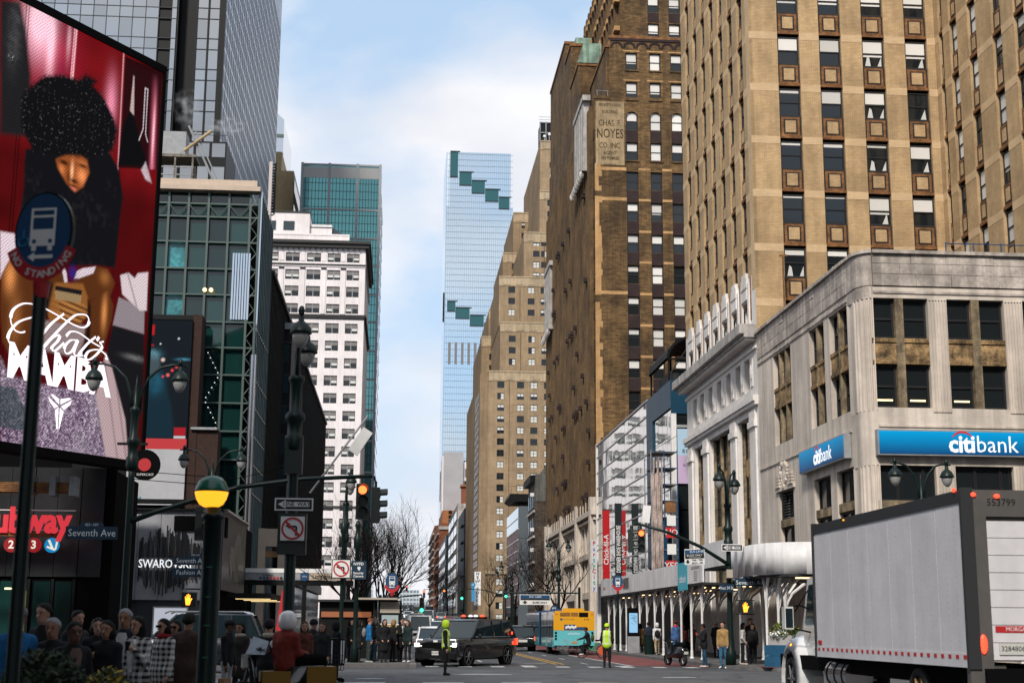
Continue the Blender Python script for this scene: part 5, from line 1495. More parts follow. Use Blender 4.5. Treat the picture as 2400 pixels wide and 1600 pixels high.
# ------------------------------------------------------------------ unseen blocks added beside and behind the camera for shade and dark reflections
m_nb = mat('shading_block_stone', (.16, .135, .11), .9, var=(.3, .8, 1.15), streak=.2)
for nm, lab, x0, x1, y0, y1, h_, d_, n_ in (('shading_left_block', 'unseen dark stone block added left of the camera for shade', -70, -10.5, -110, 20, 30, 'E', 20), ('shading_right_block', 'unseen dark stone block added right of the camera to darken reflections', 20.5, 80, -110, 20, 40, 'W', 20)):
    nb = thing(nm.replace('_left', '').replace('_right', '')+'_building', lab, 'building', (x0, y1, 0), 'unseen blocks added beside the camera')
    MB().box(x0, x1, y0, y1, 0, h_).obj('body', m_nb, nb)
    F = face(x1, y0, 0, 'E') if d_ == 'E' else face(x0, y1, 0, 'W')
    for j in range(int(h_/4.2)):
        MB(F).box(2, 132, -.05, .1, 2+j*4.2, 4.6+j*4.2).obj('window_row', m_wgl, nb)
    for i in range(n_): MB(F).box(i*6.6, i*6.6+1.6, -.2, .1, 0, h_).obj('pier', m_nb, nb)

# ------------------------------------------------------------------ further down the street, right side
def far_window(w, h, kind):
    k = ('fw', round(w, 2), round(h, 2), kind)
    if k not in BMESH:
        b = MB()
        b.box(0, w, 0, .12, 0, h, 0)
        for i in (0, 1):
            for j in (0, 1):
                x0, x1 = (.1, w/2-.06) if i == 0 else (w/2+.06, w-.1)
                z0, z1 = (.1, h/2-.05) if j == 0 else (h/2+.05, h-.1)
                lit = {0: True, 1: j == 1, 2: i == 1, 3: False}[kind]
                b.quad((x0, -.02, z0), (x1, -.02, z0), (x1, -.02, z1), (x0, -.02, z1), 1 if lit else 2)
        BMESH[k] = b.mesh('window', [m_frame, m_curt, m_wgl])
    return BMESH[k]
hotel = thing('stepped_hotel_tower', 'tan brick stepped hotel tower with setbacks and paired windows far right', 'building', (19.4, 345, 0))
def tier(x0, x1, y0, y1, z0, z1, cols, ztop, dzr, kindw=(1.73, 1.6), chamfer=0.0, band=2.2):
    """one setback of the hotel: brick box, stone top band, windows on the camera side"""
    F = face(x0, y0, 0, 'S')
    z = ztop; hs_ = []
    while z-kindw[1] > max(z0, z1-95):
        for c in cols: hs_.append((c-x0, c-x0+kindw[0], z-kindw[1], z))
        z -= dzr
    hs_ = [h for h in hs_ if h[2] > z0+.3]
    MB(F).wall(chamfer, x1-x0, z0, z1, hs_, .3).obj('wall', m_hotel, hotel)
    if chamfer: MB().quad((x0, y0+chamfer*1.5, z0), (x0+chamfer, y0, z0), (x0+chamfer, y0, z1), (x0, y0+chamfer*1.5, z1)).obj('chamfer', m_hotel, hotel)
    MB().box(x0+.01, x1, y0+chamfer*1.5+.31, y1, z0, z1-.01).obj('block', m_hotel, hotel)
    MB(F).box(chamfer-.02, x1-x0, -.12, .2, z1-band, z1).obj('stone_band', m_hotl, hotel)
    for u in np.arange(chamfer+1.0, x1-x0-1.6, 3.3): block('carved_panel', F, float(u), float(u)+1.7, z1-band+.3, z1-.5, .22, m_hotl, hotel)
    MB(F).box(chamfer-.02, x1-x0, -.25, .3, z1, z1+.35).obj('coping', m_hotl, hotel)
    for h in hs_: put('window', far_window(h[1]-h[0], h[3]-h[2], rnd.choice([0, 0, 1, 2, 3, 3])), hotel, F @ T((h[0], .2, h[2])))
    for a in [c+kindw[0]+1.2 for c in cols[:1]]: block('brick_seam', F, a-x0, a-x0+.12, z0+.2, z1-band-.2, .05, m_brnp, hotel)
tier(19.4, 60, 347, 420, 0, 63.4, [23.5, 28.4, 31.74, 35.13, 38.5], 61.0, 2.83, chamfer=2.0)
tier(24.3, 60, 350, 418, 63.4, 76.5, [26.5, 31.42, 34.75, 38], 73.27, 2.93)
tier(24.2, 60, 354, 416, 76.5, 89.3, [26.6, 31.6, 34.9], 86.9, 2.95)
tier(30.7, 60, 356, 416, 89.3, 101.8, [33.1, 35.2], 100.0, 2.9, (1.7, 1.6), 0, 2.4)
tier(35.0, 62, 358, 414, 101.8, 113.8, [37.0, 39.5], 111.5, 3.0)
tier(35.4, 64, 361, 412, 113.8, 128.6, [37.9, 41], 123.0, 3.1)
def side(x0, x1, y0, y1, z0, z1, cols, ztop):
    tier(x0, x1, y0, y1, z0, z1, cols, ztop, 3.1, (1.0, 1.7), 0, 2.6)
r_ = 385/350
side(19.62*r_, 30, 385, 430, 0, (72.7-1.65)*r_+1.65, [21.6*r_], (70-1.65)*r_)
side(21.6*r_, 31, 389, 432, 70, (80.5-1.65)*r_+1.65, [], 80)
side(25.3*r_, 40, 392, 432, 70, (96.2-1.65)*r_+1.65, [27.6*r_], (94.2-1.65)*r_+1)
side(28.2*r_, 45, 396, 434, 90, (108.2-1.65)*r_+1.65, [30.4*r_, 32.2*r_], (105.8-1.65)*r_+1.6)
for k in range(9):
    for j in range(28): 
        if j % 1 == 0: put('window', far_window(1.2, 1.6, 3), hotel, face(19.38, 372-k*2.6, 58-j*2.1*1.0, 'W') @ T((0, -.0, 0))) if k < 7 and j < 26 else None
ct = thing('cooling_tower', 'dark slatted cooling tower with railing on top of the stepped hotel', 'rooftop plant', (38, 362, 128.6))
MB().box(35.6, 40.2, 363, 369, 129, 134.6).obj('casing', m_blk, ct)
for x in (35.5, 37.1, 38.7, 40.2): MB().box(x-.12, x+.12, 362.7, 363, 129, 134.8).obj('post', m_grey, ct)
for z in (129.2, 131.7, 134.6): MB().box(35.4, 40.3, 362.7, 363, z, z+.25).obj('beam', m_grey, ct)
for z in (135.4, 136.2): MB().cyl((35.2, 362.6, z), (40.6, 362.6, z), .06, n=5).obj('rail', m_grey, ct)
for x, z in ((36.6, 130.4), (37.9, 131.0), (38.6, 130.1)): MB().cyl((x, 361.8, 128.6), (x, 361.8, z), .05, n=5).ball((x, 361.6, z), .4, .15, .4).obj('dish', m_signw, ct)
MB().box(20.8, 27, 346.7, 346.95, 13.9, 14.6).obj('belt_course', m_hotl, hotel)
bl = thing('hotel_blade_sign', 'tall white vertical sign spelling NEW YORK in black letters', 'sign', (18.7, 338, 6))
MB().box(17.9, 19.4, 338, 338.5, 6.4, 14.1).obj('panel', m_signw, bl)
for i, ch in enumerate('NEW YORKER'):
    if ch != ' ': text('lettering', ch, .95, m_signk, bl, face(18.65, 337.98, 13.6-i*.88, 'S') @ RX(math.pi/2), bold=.02)
bs2 = thing('blue_blade_sign', 'narrow light blue vertical sign with round top beside the white one', 'sign', (17.4, 336, 7))
m_lb = mat('light_blue_sign', (.02, .22, .42), .5)
MB().box(17.15, 17.85, 336, 336.3, 7.2, 10.6).cyl((17.5, 336.3, 11.0), (17.5, 336, 11.0), .55, n=16).obj('panel', m_lb, bs2)
text('lettering', 'B', .6, m_signw, bs2, face(17.5, 335.97, 11.0, 'S') @ RX(math.pi/2))

# old brick building, grey panel building with billboards
ob = thing('old_brick_building', 'narrow old dark brick building with grey stucco top near the brown tower', 'building', (19.3, 203, 0))
m_oldb = mat('sooty_brick', (.045, .032, .024), .95, brick=((.075, .055, .04), (.02, .016, .013), .9, .3), var=(.5, .5, 1.5))
m_stuc = mat('grey_stucco', (.10, .10, .088), .9, var=(.4, .75, 1.2), streak=.3)
MB().box(19.3, 30, 203, 214, 0, 19.2).obj('brick_wall', m_oldb, ob)
MB().box(19.32, 30, 203.02, 214, 19.2, 23.0).prism([(19.9, 23), (21.6, 23), (21.6, 24.2), (20.8, 24.2)], 203.2, 204).obj('stucco_wall', m_stuc, ob)
MB().box(18.6, 19.3, 203.2, 214, 21.9, 22.9).obj('cornice', m_blk, ob)
for j in range(5):
    for i in range(3): put('window', BMESH.setdefault('obw', MB().box(0, 1.3, -.1, .1, 0, 2.0).mesh('window', m_pgl2)), ob, face(19.3, 212.5, 0, 'W') @ T((i*3.2, 0, 4+j*3.6)))
    MB(face(19.3, 214, 0, 'W')).box(0, 11, -.25, 0, 3.2+j*3.6, 3.5+j*3.6).obj('string_course', m_terrad, ob)
for z in (7.2, 12.1, 15, 20): MB(face(19.3, 205.5, 0, 'W')).box(0, .8, -.5, 0, z, z+.5).obj('air_conditioner', m_signw, ob)
gp = thing('grey_panel_building', 'flat grey panel building with striped glass front before the hotel', 'building', (19.3, 231, 0))
m_gpan = mat('slate_panel', (.075, .09, .10), .5, var=(.3, .92, 1.06))
for j in range(4): MB().box(19.3, 30, 231, 231.3, 5.2*j, 5.2*j+5.15).obj('panel', m_gpan, gp)
MB().box(19.5, 30, 231.3, 256, 0, 20.6).obj('body', m_black, gp)
FGP = face(19.3, 256, 0, 'W')
m_pinkp = mat('pinkish_poster', (.16, .11, .12), .5, var=(.4, .6, 1.3))
for j in range(9):
    MB(FGP).box(.2, 24.8, -.05, .1, 3.2+j*1.75, 4.75+j*1.75).obj('poster_strip', m_pinkp if 0 < j < 8 else m_silver, gp)
    MB(FGP).box(.2, 24.8, -.12, .1, 4.78+j*1.75, 4.92+j*1.75).obj('strip_rail', m_signw, gp)
MB(FGP).box(.1, 24.9, -.05, .1, 18.9, 20.6).obj('glass_band', m_silver, gp)
rb_ = thing('rooftop_platform', 'black steel platform with railing on the grey panel building roof', 'platform', (19, 240, 20.6))
MB().prism([(18.0, 22.4), (18.7, 21.9), (24, 21.9), (24, 23.2), (18.3, 23.2)], 236, 246).obj('deck', m_blk, rb_)
for i in range(6): MB().box(18.4+i*1.0, 18.48+i*1.0, 236, 236.1, 23.2, 24.5).obj('rail_post', m_orb, rb_)
MB().box(18.4, 24, 236, 236.1, 24.4, 24.5).obj('rail', m_orb, rb_)
for x in (19.8, 22.5): MB().box(x, x+.3, 238, 238.3, 20.4, 22).obj('leg', m_blk, rb_)

# row beyond the hotel
dk = thing('dark_fire_escape_building', 'dark sooty building with fire escape beyond the hotel', 'building', (19.3, 425, 0))
MB().box(19.3, 40, 425, 470, 0, 36).obj('body', m_blk, dk)
for j in range(6): MB().box(18.6, 19.3, 426, 440, 6+j*5, 6.3+j*5).obj('fire_escape_landing', m_dgrey, dk)
wa = thing('white_window_building', 'pale grey building with angled rows of big windows far down right', 'building', (19.3, 475, 0))
MB().box(19.3, 40, 475, 560, 0, 41.5).obj('body', m_terrad, wa)
for j in range(8):
    for i in range(3): put('window', BMESH.setdefault('waw', MB().box(0, 22, -.2, .1, 0, 2.8).mesh('window', m_silver)), wa, face(19.3, 555, 0, 'W') @ T((2+i*26, 0, 3+j*4.8)))
    MB().box(19.35, 21.6, 474.7, 475, 2.6+j*4.8, 5.4+j*4.8).obj('balcony_end', m_wst2, wa)
sb = thing('striped_grey_building', 'grey building with dark horizontal window stripes far down the street', 'building', (19.3, 586, 0))
MB().box(19.3, 30, 586, 680, 0, 38).obj('body', m_gpan, sb)
for j in range(7):
    MB().box(20.2, 29, 585.7, 586, 3+j*5, 5.6+j*5).obj('window_stripe', m_wgl, sb)
    MB().box(19.0, 19.3, 590, 676, 3+j*5, 5.6+j*5).obj('window_stripe', m_wgl2, sb)
rbk = mat('orange_red_brick', (.19, .065, .03), .9, var=(.1, .8, 1.15))
rbk2 = mat('terracotta_brick', (.27, .11, .045), .9, var=(.1, .8, 1.15))
br1 = thing('terracotta_brick_block', 'orange brick apartment block with stepped top and water tower far off', 'building', (19.3, 690, 0))
MB().box(19.3, 44, 690, 760, 0, 50).obj('main_block', rbk, br1)
MB().box(21, 44, 700, 760, 50, 57).obj('upper_block', rbk2, br1)
MB().box(30.5, 36.5, 704, 712, 57, 69).obj('tank_house', rbk, br1)
MB().box(29.9, 37.1, 703, 713, 69, 70).obj('tank_roof', rbk2, br1)
MB().box(19, 44, 689.3, 690, 47, 48.5).obj('balcony', m_terrad, br1)
for j in range(12): MB().box(18.4, 19.3, 692, 757, 4+j*3.7, 4.6+j*3.7).obj('balcony_band', m_wst2 if j % 2 else rbk2, br1)
for j in range(3):
    for i in range(2): MB().box(24+i*5, 25.6+i*5, 699.7, 700, 51+j*2.2, 52.4+j*2.2).obj('window', m_wgl, br1)
br2 = thing('red_brick_block', 'dark red brick block at the far end of the right-hand row', 'building', (19.3, 780, 0))
MB().box(19.3, 40, 780, 900, 0, 55).obj('body', rbk, br2)
for j in range(12): MB().box(18.3, 19.3, 784, 896, 3+j*4.3, 4+j*4.3).obj('balcony_band', m_terrad, br2)
gs = thing('blank_grey_slab', 'blank pale grey slab wall building rising behind the brick block', 'building', (23, 640, 0))
MB().box(21.5, 34.2, 690, 720, 0, 86).obj('slab', mat('grey_corrugated', (.36, .355, .365), .6, var=(.15, .94, 1.05)), gs) if False else None
MB().box(23.0, 33.6, 762, 790, 40, 93).obj('slab_wall', mat('pale_grey_cladding', (.34, .335, .35), .6, var=(.15, .94, 1.05)), gs)
MB().box(22.4, 23.0, 762, 790, 40, 91).obj('edge_panel', m_wst, gs)
wg = thing('white_green_glass_block', 'white framed block with green glass bands beside the grey slab', 'building', (34, 764, 0))
MB().box(33.8, 44, 764, 790, 40, 88).obj('frame', m_wst, wg)
for j in range(6): MB().box(34.4, 40.6, 763.7, 764, 45+j*5.6, 49.9+j*5.6).obj('window_band', m_atg if j < 5 else m_pgl2, wg)
for i in range(2): MB().box(34.6+i*3.2, 37.2+i*3.2, 763.7, 764, 80.0, 84.5).obj('window', m_gshade, wg)
for i in range(8): MB().box(34+i*1.1, 34.7+i*1.1, 765, 766, 88, 89+(i % 3)*.5).obj('roof_planting', m_green, wg)

# distant mirrored spiral tower
spt = thing('mirrored_skyscraper', 'tall pale mirrored skyscraper with stepped green terraces in the distance', 'building', (30, 950, 0))
m_spi = mat('sky_mirror_glass', (.66, .76, .84), .05, metal=1, bump=(.03, .10, 1.2))
m_spt = mat('terrace_glass', (.015, .085, .095), .2, spec=.5)
m_spl = mat('pale_blue_side_glass', (.50, .66, .80), .1, metal=.9)
m_thin = mat('thin_mullion', (.10, .19, .24), .5)
FSP = face(28.0, 950, 0, 'S')
MB().box(28.0, 74.0, 950, 1000, 0, 287).box(30.0, 72.2, 950.02, 1000, 287, 326.2).obj('glass_body', m_spi, spt)
MB().prism([(950, 0), (950, 326), (1010, 326), (1010, 0)], 27.4, 28.0, 'x').obj('side_glass', m_spl, spt)
mu = MB(FSP)
for i in range(33): mu.box(i*1.43-.07, i*1.43+.07, -.12, 0, 40, 287 if i < 1 or i > 31 else 326)
for k in range(66): mu.box(0, 46, -.12, 0, 42+k*4.35, 42.25+k*4.35)
o = mu.obj('mullion_grid', m_thin, spt); o['kind'] = 'stuff'
for i, (x0, x1, z0, z1) in enumerate(((30.0, 35.5, 308.5, 326.2), (36.6, 45.0, 302.5, 311.5), (45.2, 54.4, 297, 305.5), (54.6, 64, 291.5, 299.5), (64.2, 71.6, 286.2, 294), (29.5, 35, 212.6, 219), (35.2, 44.8, 207.6, 214.6), (45, 54.6, 202.6, 209.6), (54.8, 60, 197, 204))):
    MB().box(x0, x1, 949.7, 950, z0, z1).obj('terrace', m_spt, spt)
    for a_, b_, c_ in ((x1+1.4, z1, z1+.6), (x1, z0-.7, z0)): MB().box(x0, a_, 949.2, 950, b_, c_).obj('terrace_edge', m_pgl2, spt)
for z in (210, 88): MB().prism([(945, z+14), (949, z+14), (952, z-4), (948, z-6)], 26.4, 27.5, 'x').obj('planted_terrace', m_green, spt)
for i in range(7): MB().box(30.5+i*4.4, 32.3+i*4.4, 949.6, 950, 175.5, 190.5).obj('louvre_fin', m_gshade, spt)

# far end of the street
m_farw = mat('far_white_building', (.50, .53, .56), .8)
m_farg = mat('far_glass', (.14, .18, .21), .4)
for n, (x0, x1, y, z, lab) in enumerate(((-26, 2, 1500, 30, 'low white riverside building at the far left end of the street'), (1.5, 24, 1600, 40, 'wide white building with window rows closing the street view'), (26, 46, 1560, 29, 'pale low building at the far right end of the street'))):
    b = thing('far_riverside_building', lab, 'building', (x0, y, 0), 'buildings at the end of the street')
    MB().box(x0, x1, y, y+30, 0, z).obj('wall', m_farw, b)
    for j in range(int(z/4.4)): MB().box(x0+1, x1-1, y-.4, y, 2+j*4.4, 4.4+j*4.4).obj('window_row', m_farg, b)
    for i in range(6): MB().box(x0+(x1-x0)*i/6, x0+(x1-x0)*i/6+.9, y-.8, y, 0, z).obj('pier', m_farw, b)

# ------------------------------------------------------------------ street furniture
def lamp_parts(t, x, y, zl, dirs, M=None):
    """two pendant lamp heads on curved arms; dirs = [(dx, dy)] unit directions of the arms; zl = top of the arms"""
    for dx, dy in dirs:
        R_ = 1.3
        p = [(x+dx*.12, y+dy*.12, zl-1.4)]
        for i in range(9):
            a = math.pi*(1-i/8*.95)
            p.append((x+dx*(.12+R_*.5+R_*.5*math.cos(a)), y+dy*(.12+R_*.5+R_*.5*math.cos(a)), zl-.75+.7*math.sin(a)*1.0))
        e = (x+dx*R_, y+dy*R_)
        p = [(x+dx*.12, y+dy*.12, zl-1.5), (x+dx*.16, y+dy*.16, zl-1.0), (x+dx*.34, y+dy*.34, zl-.5), (x+dx*.7, y+dy*.7, zl-.15), (x+dx*1.05, y+dy*1.05, zl-.06), (x+dx*1.5, y+dy*1.5, zl-.08)]
        arm = MB().tube(p, [.055, .05, .045, .04, .04, .03], 7).obj('arm', m_green, t, True)
        head = MB().lathe([(.04, .42), (.07, .4), (.07, .28), (.11, .25), (.19, .18), (.25, .06), (.27, 0), (.27, -.04), (.24, -.05), (.05, -.05)], (e[0], e[1], zl-.52), 16).lathe([(.02, .14), (.05, .12), (.09, .02), (.05, -.1)], (e[0], e[1], zl), 8).obj('lamp_head', m_green, t, True)
        MB().lathe([(.21, 0), (.205, -.08), (.16, -.22), (.08, -.33), (.01, -.36)], (e[0], e[1], zl-.57), 14).obj('lamp_glass', m_lens, head, True)
def lamp_post(label, x, y, zl, dirs, base=0.14, thin=1.0, body=True):
    t = thing('street_lamp', label, 'street lamp', (x, y, base), 'twin-arm street lamps')
    w = thin
    MB().lathe([(.22*w, 0), (.22*w, .5), (.17*w, .62), (.15*w, 1.0), (.12*w, 1.4), (.11*w, 3.5), (.10*w, zl-3.6), (.10*w, zl-3.2)], (x, y, base), 12).obj('post', m_green, t, True)
    MB().lathe([(.1*w, 0), (.17*w, .05), (.19*w, .15), (.19*w, .4), (.15*w, .45), (.15*w, .75), (.2*w, .82), (.2*w, .95), (.13*w, 1.05), (.12*w, 1.75), (.16*w, 1.82), (.16*w, 1.92), (.07*w, 2.0), (.07*w, 2.5), (.03, 2.7), (.01, 2.95)], (x, y, zl-3.35), 12).obj('fluted_cap', m_green, t, True)
    lamp_parts(t, x, y, zl, dirs)
    return t
DX = [(-1, 0), (1, 0)]
l1 = lamp_post('large green twin street lamp in front of the video billboard', -8.15, 44.0, 9.55, DX, 0)
lamp_post('green twin street lamp between the billboard and the jewellery store', -8.6, 66.0, 9.55, DX)
l3 = lamp_post('tall green street lamp seen edge-on above the one way sign', -2.68, 36.0, 9.25, [(.12, -.99), (.12, .99)], 0, 1.25)
lamp_post('far left green street lamp before the white tower', -2.6, 70.0, 8.9, [(.2, -.98), (.1, .99)])
l4 = lamp_post('green twin street lamp at the corner by the pavement shed', 13.72, 59.0, 8.15, [(-.45, -.89), (.45, .89)])
lamp_post('green twin street lamp rising behind the white truck', 20.0, 53.4, 7.95, [(-.72, -.69), (.72, .69)][:0] or [(-.8, -.1), (.85, .1)])
lamp_post('green twin street lamp beside the bus and bare trees', 13.2, 118, 8.6, [(-.7, -.7), (.7, .7)])
lamp_post('distant twin street lamp in front of the bare trees at right', 13.0, 165, 8.8, [(-.9, 0), (.9, 0)])
lamp_post('distant green street lamp left of the bus lane sign', 14.2, 190, 9.0, [(-.9, 0), (.9, 0)], gz(190))

m_sigy = mat('signal_body', (.012, .018, .016), .45)
m_off = mat('unlit_lens', (.02, .02, .018), .3)
e_red = emis('lit_red_orange', (1.0, .13, .03), 3.0)
e_grn = emis('lit_green', (.05, 1.0, .45), 3.0)
e_hand = emis('lit_hand_orange', (1.0, .28, .02), 2.6)
e_tail = emis('lit_tail_red', (1.0, .05, .02), 2.5)
def signal(t, x, y, z, lit, ang=0.0, s=1.0):
    """three-lens signal head hung at (x, y, z = top); ang turns it about z; lit = index of the lit lens or None"""
    M = T((x, y, z)) @ RZ(ang) @ Matrix.Scale(s, 4)
    h = MB(M).box(-.17, .17, -.12, .12, -1.08, 0).cyl((0, 0, 0), (0, 0, .2), .04, n=6).obj('signal_head', m_sigy, t)
    for i in range(3):
        zc = -.19-.35*i
        lm = m_off
        if lit == i: lm = (e_red, e_red, e_grn)[i]
        MB(M).cyl((0, -.12, zc), (0, -.145, zc), .13, n=14).obj('lens', lm, h)
        v = MB(M)
        for k in range(10):
            a0, a1 = math.pi*(-.1+1.2*k/10), math.pi*(-.1+1.2*(k+1)/10)
            v.add([(.15*math.cos(a0), -.12, zc+.15*math.sin(a0)), (.15*math.cos(a1), -.12, zc+.15*math.sin(a1)), (.15*math.cos(a1), -.36, zc+.02+.15*math.sin(a1)), (.15*math.cos(a0), -.36, zc+.02+.15*math.sin(a0))], [(0, 1, 2, 3)])
        v.obj('visor', m_sigy, h)
def plate(name, label, cat, x, y, z0, z1, w, m_face, m_back=None, ang=0.0, border=None, group=None, post=None):
    """flat sign on its own: returns (thing, text frame at the sign centre)"""
    t = thing(name, label, cat, (x, y, (z0+z1)/2), group)
    M = T((x, y, (z0+z1)/2)) @ RZ(ang)
    h = z1-z0
    MB(M).box(-w/2, w/2, 0, .03, -h/2, h/2).obj('sign_plate', m_face if not border else border, t)
    if border: MB(M).box(-w/2+.035, w/2-.035, -.006, 0, -h/2+.035, h/2-.035).obj('sign_face', m_face, t)
    MB(M).box(-w/2, w/2, .032, .04, -h/2, h/2).obj('sign_back', m_back or m_grey, t)
    return t, M @ T((0, -.012, 0)) @ RX(math.pi/2)

# ---- near left: bus stop sign
bs1 = thing('bus_stop_sign', 'near oval blue bus stop sign with NO STANDING band on dark green pole', 'sign', (-2.95, 11.5, .15), 'bus stop signs')
def bus_sign(t, x, y, z, s, ang, pole_to, txt=True):
    M = T((x, y, z)) @ RZ(ang) @ Matrix.Scale(s, 4)
    n = 32
    def oval(a, b, y0, y1, m, nm, c=(0, 0)):
        MB(M).prism([(c[0]+a*math.cos(2*math.pi*i/n), c[1]+b*math.sin(2*math.pi*i/n)) for i in range(n)], y0, y1).obj(nm, m, t)
    oval(.255, .345, .0, .05, m_green, 'sign_rim')
    oval(.235, .325, -.01, .0, m_signb, 'sign_face')
    rd = MB(M)
    for i in range(16):
        a0, a1 = math.pi*(1.13+.74*i/16), math.pi*(1.13+.74*(i+1)/16)
        rd.add([(r*math.cos(a)*(.78 if r > .3 else .78), -.014, r*math.sin(a)) for r, a in ((.30, a0), (.30, a1), (.42, a1), (.42, a0))], [(0, 3, 2, 1)])
    rd.obj('red_band', m_signr, t)
    bw = MB(M)          # bus pictogram
    bw.add([(-.11, -.016, -.12), (.11, -.016, -.12), (.11, -.016, .02), (-.11, -.016, .02)], [(0, 1, 2, 3)])
    for a, b, c, d in ((-.11, -.09, .02, .2), (.09, .11, .02, .2), (-.09, .09, .12, .14), (-.09, .09, .18, .2), (-.09, -.05, -.16, -.12), (.05, .09, -.16, -.12)):
        bw.add([(a, -.016, c), (b, -.016, c), (b, -.016, d), (a, -.016, d)], [(0, 1, 2, 3)])
    bw.add([(-.12, -.016, -.21), (-.06, -.016, -.17), (-.06, -.016, -.25)], [(0, 2, 1)]); bw.add([(-.06, -.016, -.225), (.1, -.016, -.225), (.1, -.016, -.195), (-.06, -.016, -.195)], [(0, 1, 2, 3)])
    bw.obj('bus_pictogram', m_signw, t)
    for u in (-.07, .07): MB(M).cyl((u, -.02, -.08), (u, -.017, -.08), .018, n=10).obj('pictogram_lamp', m_signb, t)
    if txt:
        wc = MB(M).tube([(-.165, -.016, .02), (-.165, -.016, -.05), (-.13, -.016, -.05), (-.115, -.016, -.1)], .006, 5)
        wc.tube([(-.172+.035*math.cos(a), -.016, -.085+.035*math.sin(a)) for a in np.linspace(1.9, 6.0, 9)], .006, 5)
        wc.obj('wheelchair_pictogram', m_lb, t)
        for i, ch in enumerate('NO STANDING'):
            a = math.pi*(1.19+.62*i/10)
            if ch != ' ': text('lettering', ch, .085, m_signw, t, M @ T((.36*.78*math.cos(a), -.018, .36*math.sin(a))) @ RX(math.pi/2) @ RZ(a+math.pi/2), ext=.001, bold=.001)
    MB(M).lathe([(.07, -.42), (.06, -.52), (.055, -.55)], (0, .03, 0), 10).obj('red_collar', m_signr, t)
    MB().cyl((x+.0, y+.03*s, pole_to), (x, y+.03*s, z-.5*s), .055*s, n=10).obj('pole', m_green, t)
bus_sign(bs1, -2.95, 11.5, 4.78, 1.0, RAD(-14), .15)
for lab, x, y, z, b in (('small oval bus stop sign above the snack stand on the left', -.28, 70, 3.72, .14), ('small oval bus stop sign in front of the white pavement shed', 13.5, 88, 4.35, .14), ('small oval bus stop sign rising behind the yellow bus', 12.6, 116, 2.9, .14)):
    t = thing('bus_stop_sign', lab, 'sign', (x, y, b), 'bus stop signs')
    bus_sign(t, x, y, z, 1.25, 0, b, False)
    if y == 70:
        for dz_, w in ((.75, .95), (1.05, .95), (1.4, .6)): MB().box(x-w+.3, x+.3, y-.02, y+.02, z-dz_-.25, z-dz_).obj('route_panel', m_navy if w > .7 else m_signw, t)

# ---- subway globe lamp
sg = thing('subway_globe_lamp', 'green and amber globe lamp on a thick dark green post', 'lamp', (-2.56, 20, .15))
MB().lathe([(.20, 0), (.17, .3), (.135, .5), (.13, 2.2), (.125, 2.9), (.16, 2.93), (.16, 2.98), (.1, 3.0), (.1, 3.08)], (-2.56, 20, .15), 14).obj('post', m_green, sg, True)
e_amb = emis('lit_amber_glass', (1.0, .40, .02), 1.15)
m_gg = mat('green_globe_glass', (.005, .10, .055), .25, spec=.5)
MB().lathe([(.1, -.205), (.16, -.17), (.205, -.1), (.228, -.02), (.23, 0)], (-2.6, 20, 3.44), 24).obj('amber_half', e_amb, sg, True)
MB().lathe([(.235, 0), (.235, .03), (.225, .06), (.19, .14), (.13, .2), (.05, .225), (.005, .23)], (-2.6, 20, 3.44), 24).obj('green_half', m_gg, sg, True)
for z in (1.2, 1.62, 2.0, 2.4): MB().box(-2.6, -2.52, 19.855, 19.87, z, z+.02).obj('paint_chip', m_gg, sg)

# ---- signal arm and street name sign on the near left lamp
sa = thing('signal_mast_arm', 'long bent signal arm reaching right from the billboard lamp with red lights', 'traffic signal', (-8.15, 44, 4.6))
MB().tube([(-8.15, 44, 4.65), (-7.4, 44, 4.95), (-6.2, 44, 5.35), (-4.9, 44, 5.75), (-3, 44, 6.02), (-.85, 44, 6.15)], [.09, .085, .08, .075, .07, .06], 8).obj('arm', m_green, sa, True)
signal(sa, -1.16, 44, 5.9, 0, RAD(8))
signal(sa, -.74, 44.1, 5.8, None, RAD(95))
MB().cyl((-1.16, 44, 5.9), (-1.16, 44, 6.15), .03, n=6).cyl((-.74, 44.1, 5.85), (-.8, 44, 6.15), .03, n=6).obj('hanger', m_green, sa)
MB().cyl((-2.75, 44, 5.6), (-1.05, 44, 8.0), .035, n=6).obj('antenna_bar', m_grey, sa)
MB(T((-1.25, 43.9, 7.2)) @ RY(RAD(33))).box(-.17, .17, -.06, .06, -.42, .42).obj('tilted_lamp', m_white, sa)
for i in range(2): MB().tube([(-8.1, 44, 6.2-.25*i), (-5, 44, 6.0-.25*i), (-2.7, 40, 6.1-.25*i)], .012, 4).obj('cable', m_black, sa)
sv = thing('street_name_sign', 'navy Seventh Ave street sign with 421 to 439 tab on the billboard lamp', 'sign', (-9.2, 44, 4.4), 'navy street name signs')
MB().prism([(-9.98, 4.12), (-8.45, 4.12), (-8.45, 4.5), (-8.85, 4.5), (-8.95, 4.63), (-9.5, 4.63), (-9.6, 4.5), (-9.98, 4.5)], 43.9, 43.93).obj('sign_plate', m_navy, sv)
m_wtx = mat('sign_white_text', (.62, .68, .72), .5)
FZ = lambda x, y, z: T((x, y, z)) @ RX(math.pi/2)
text('lettering', 'Seventh Ave', .30, m_wtx, sv, FZ(-9.2, 43.89, 4.3), sx=.93, ext=.001)
text('lettering', '421- 439', .11, m_wtx, sv, FZ(-9.22, 43.89, 4.55), ext=.001)
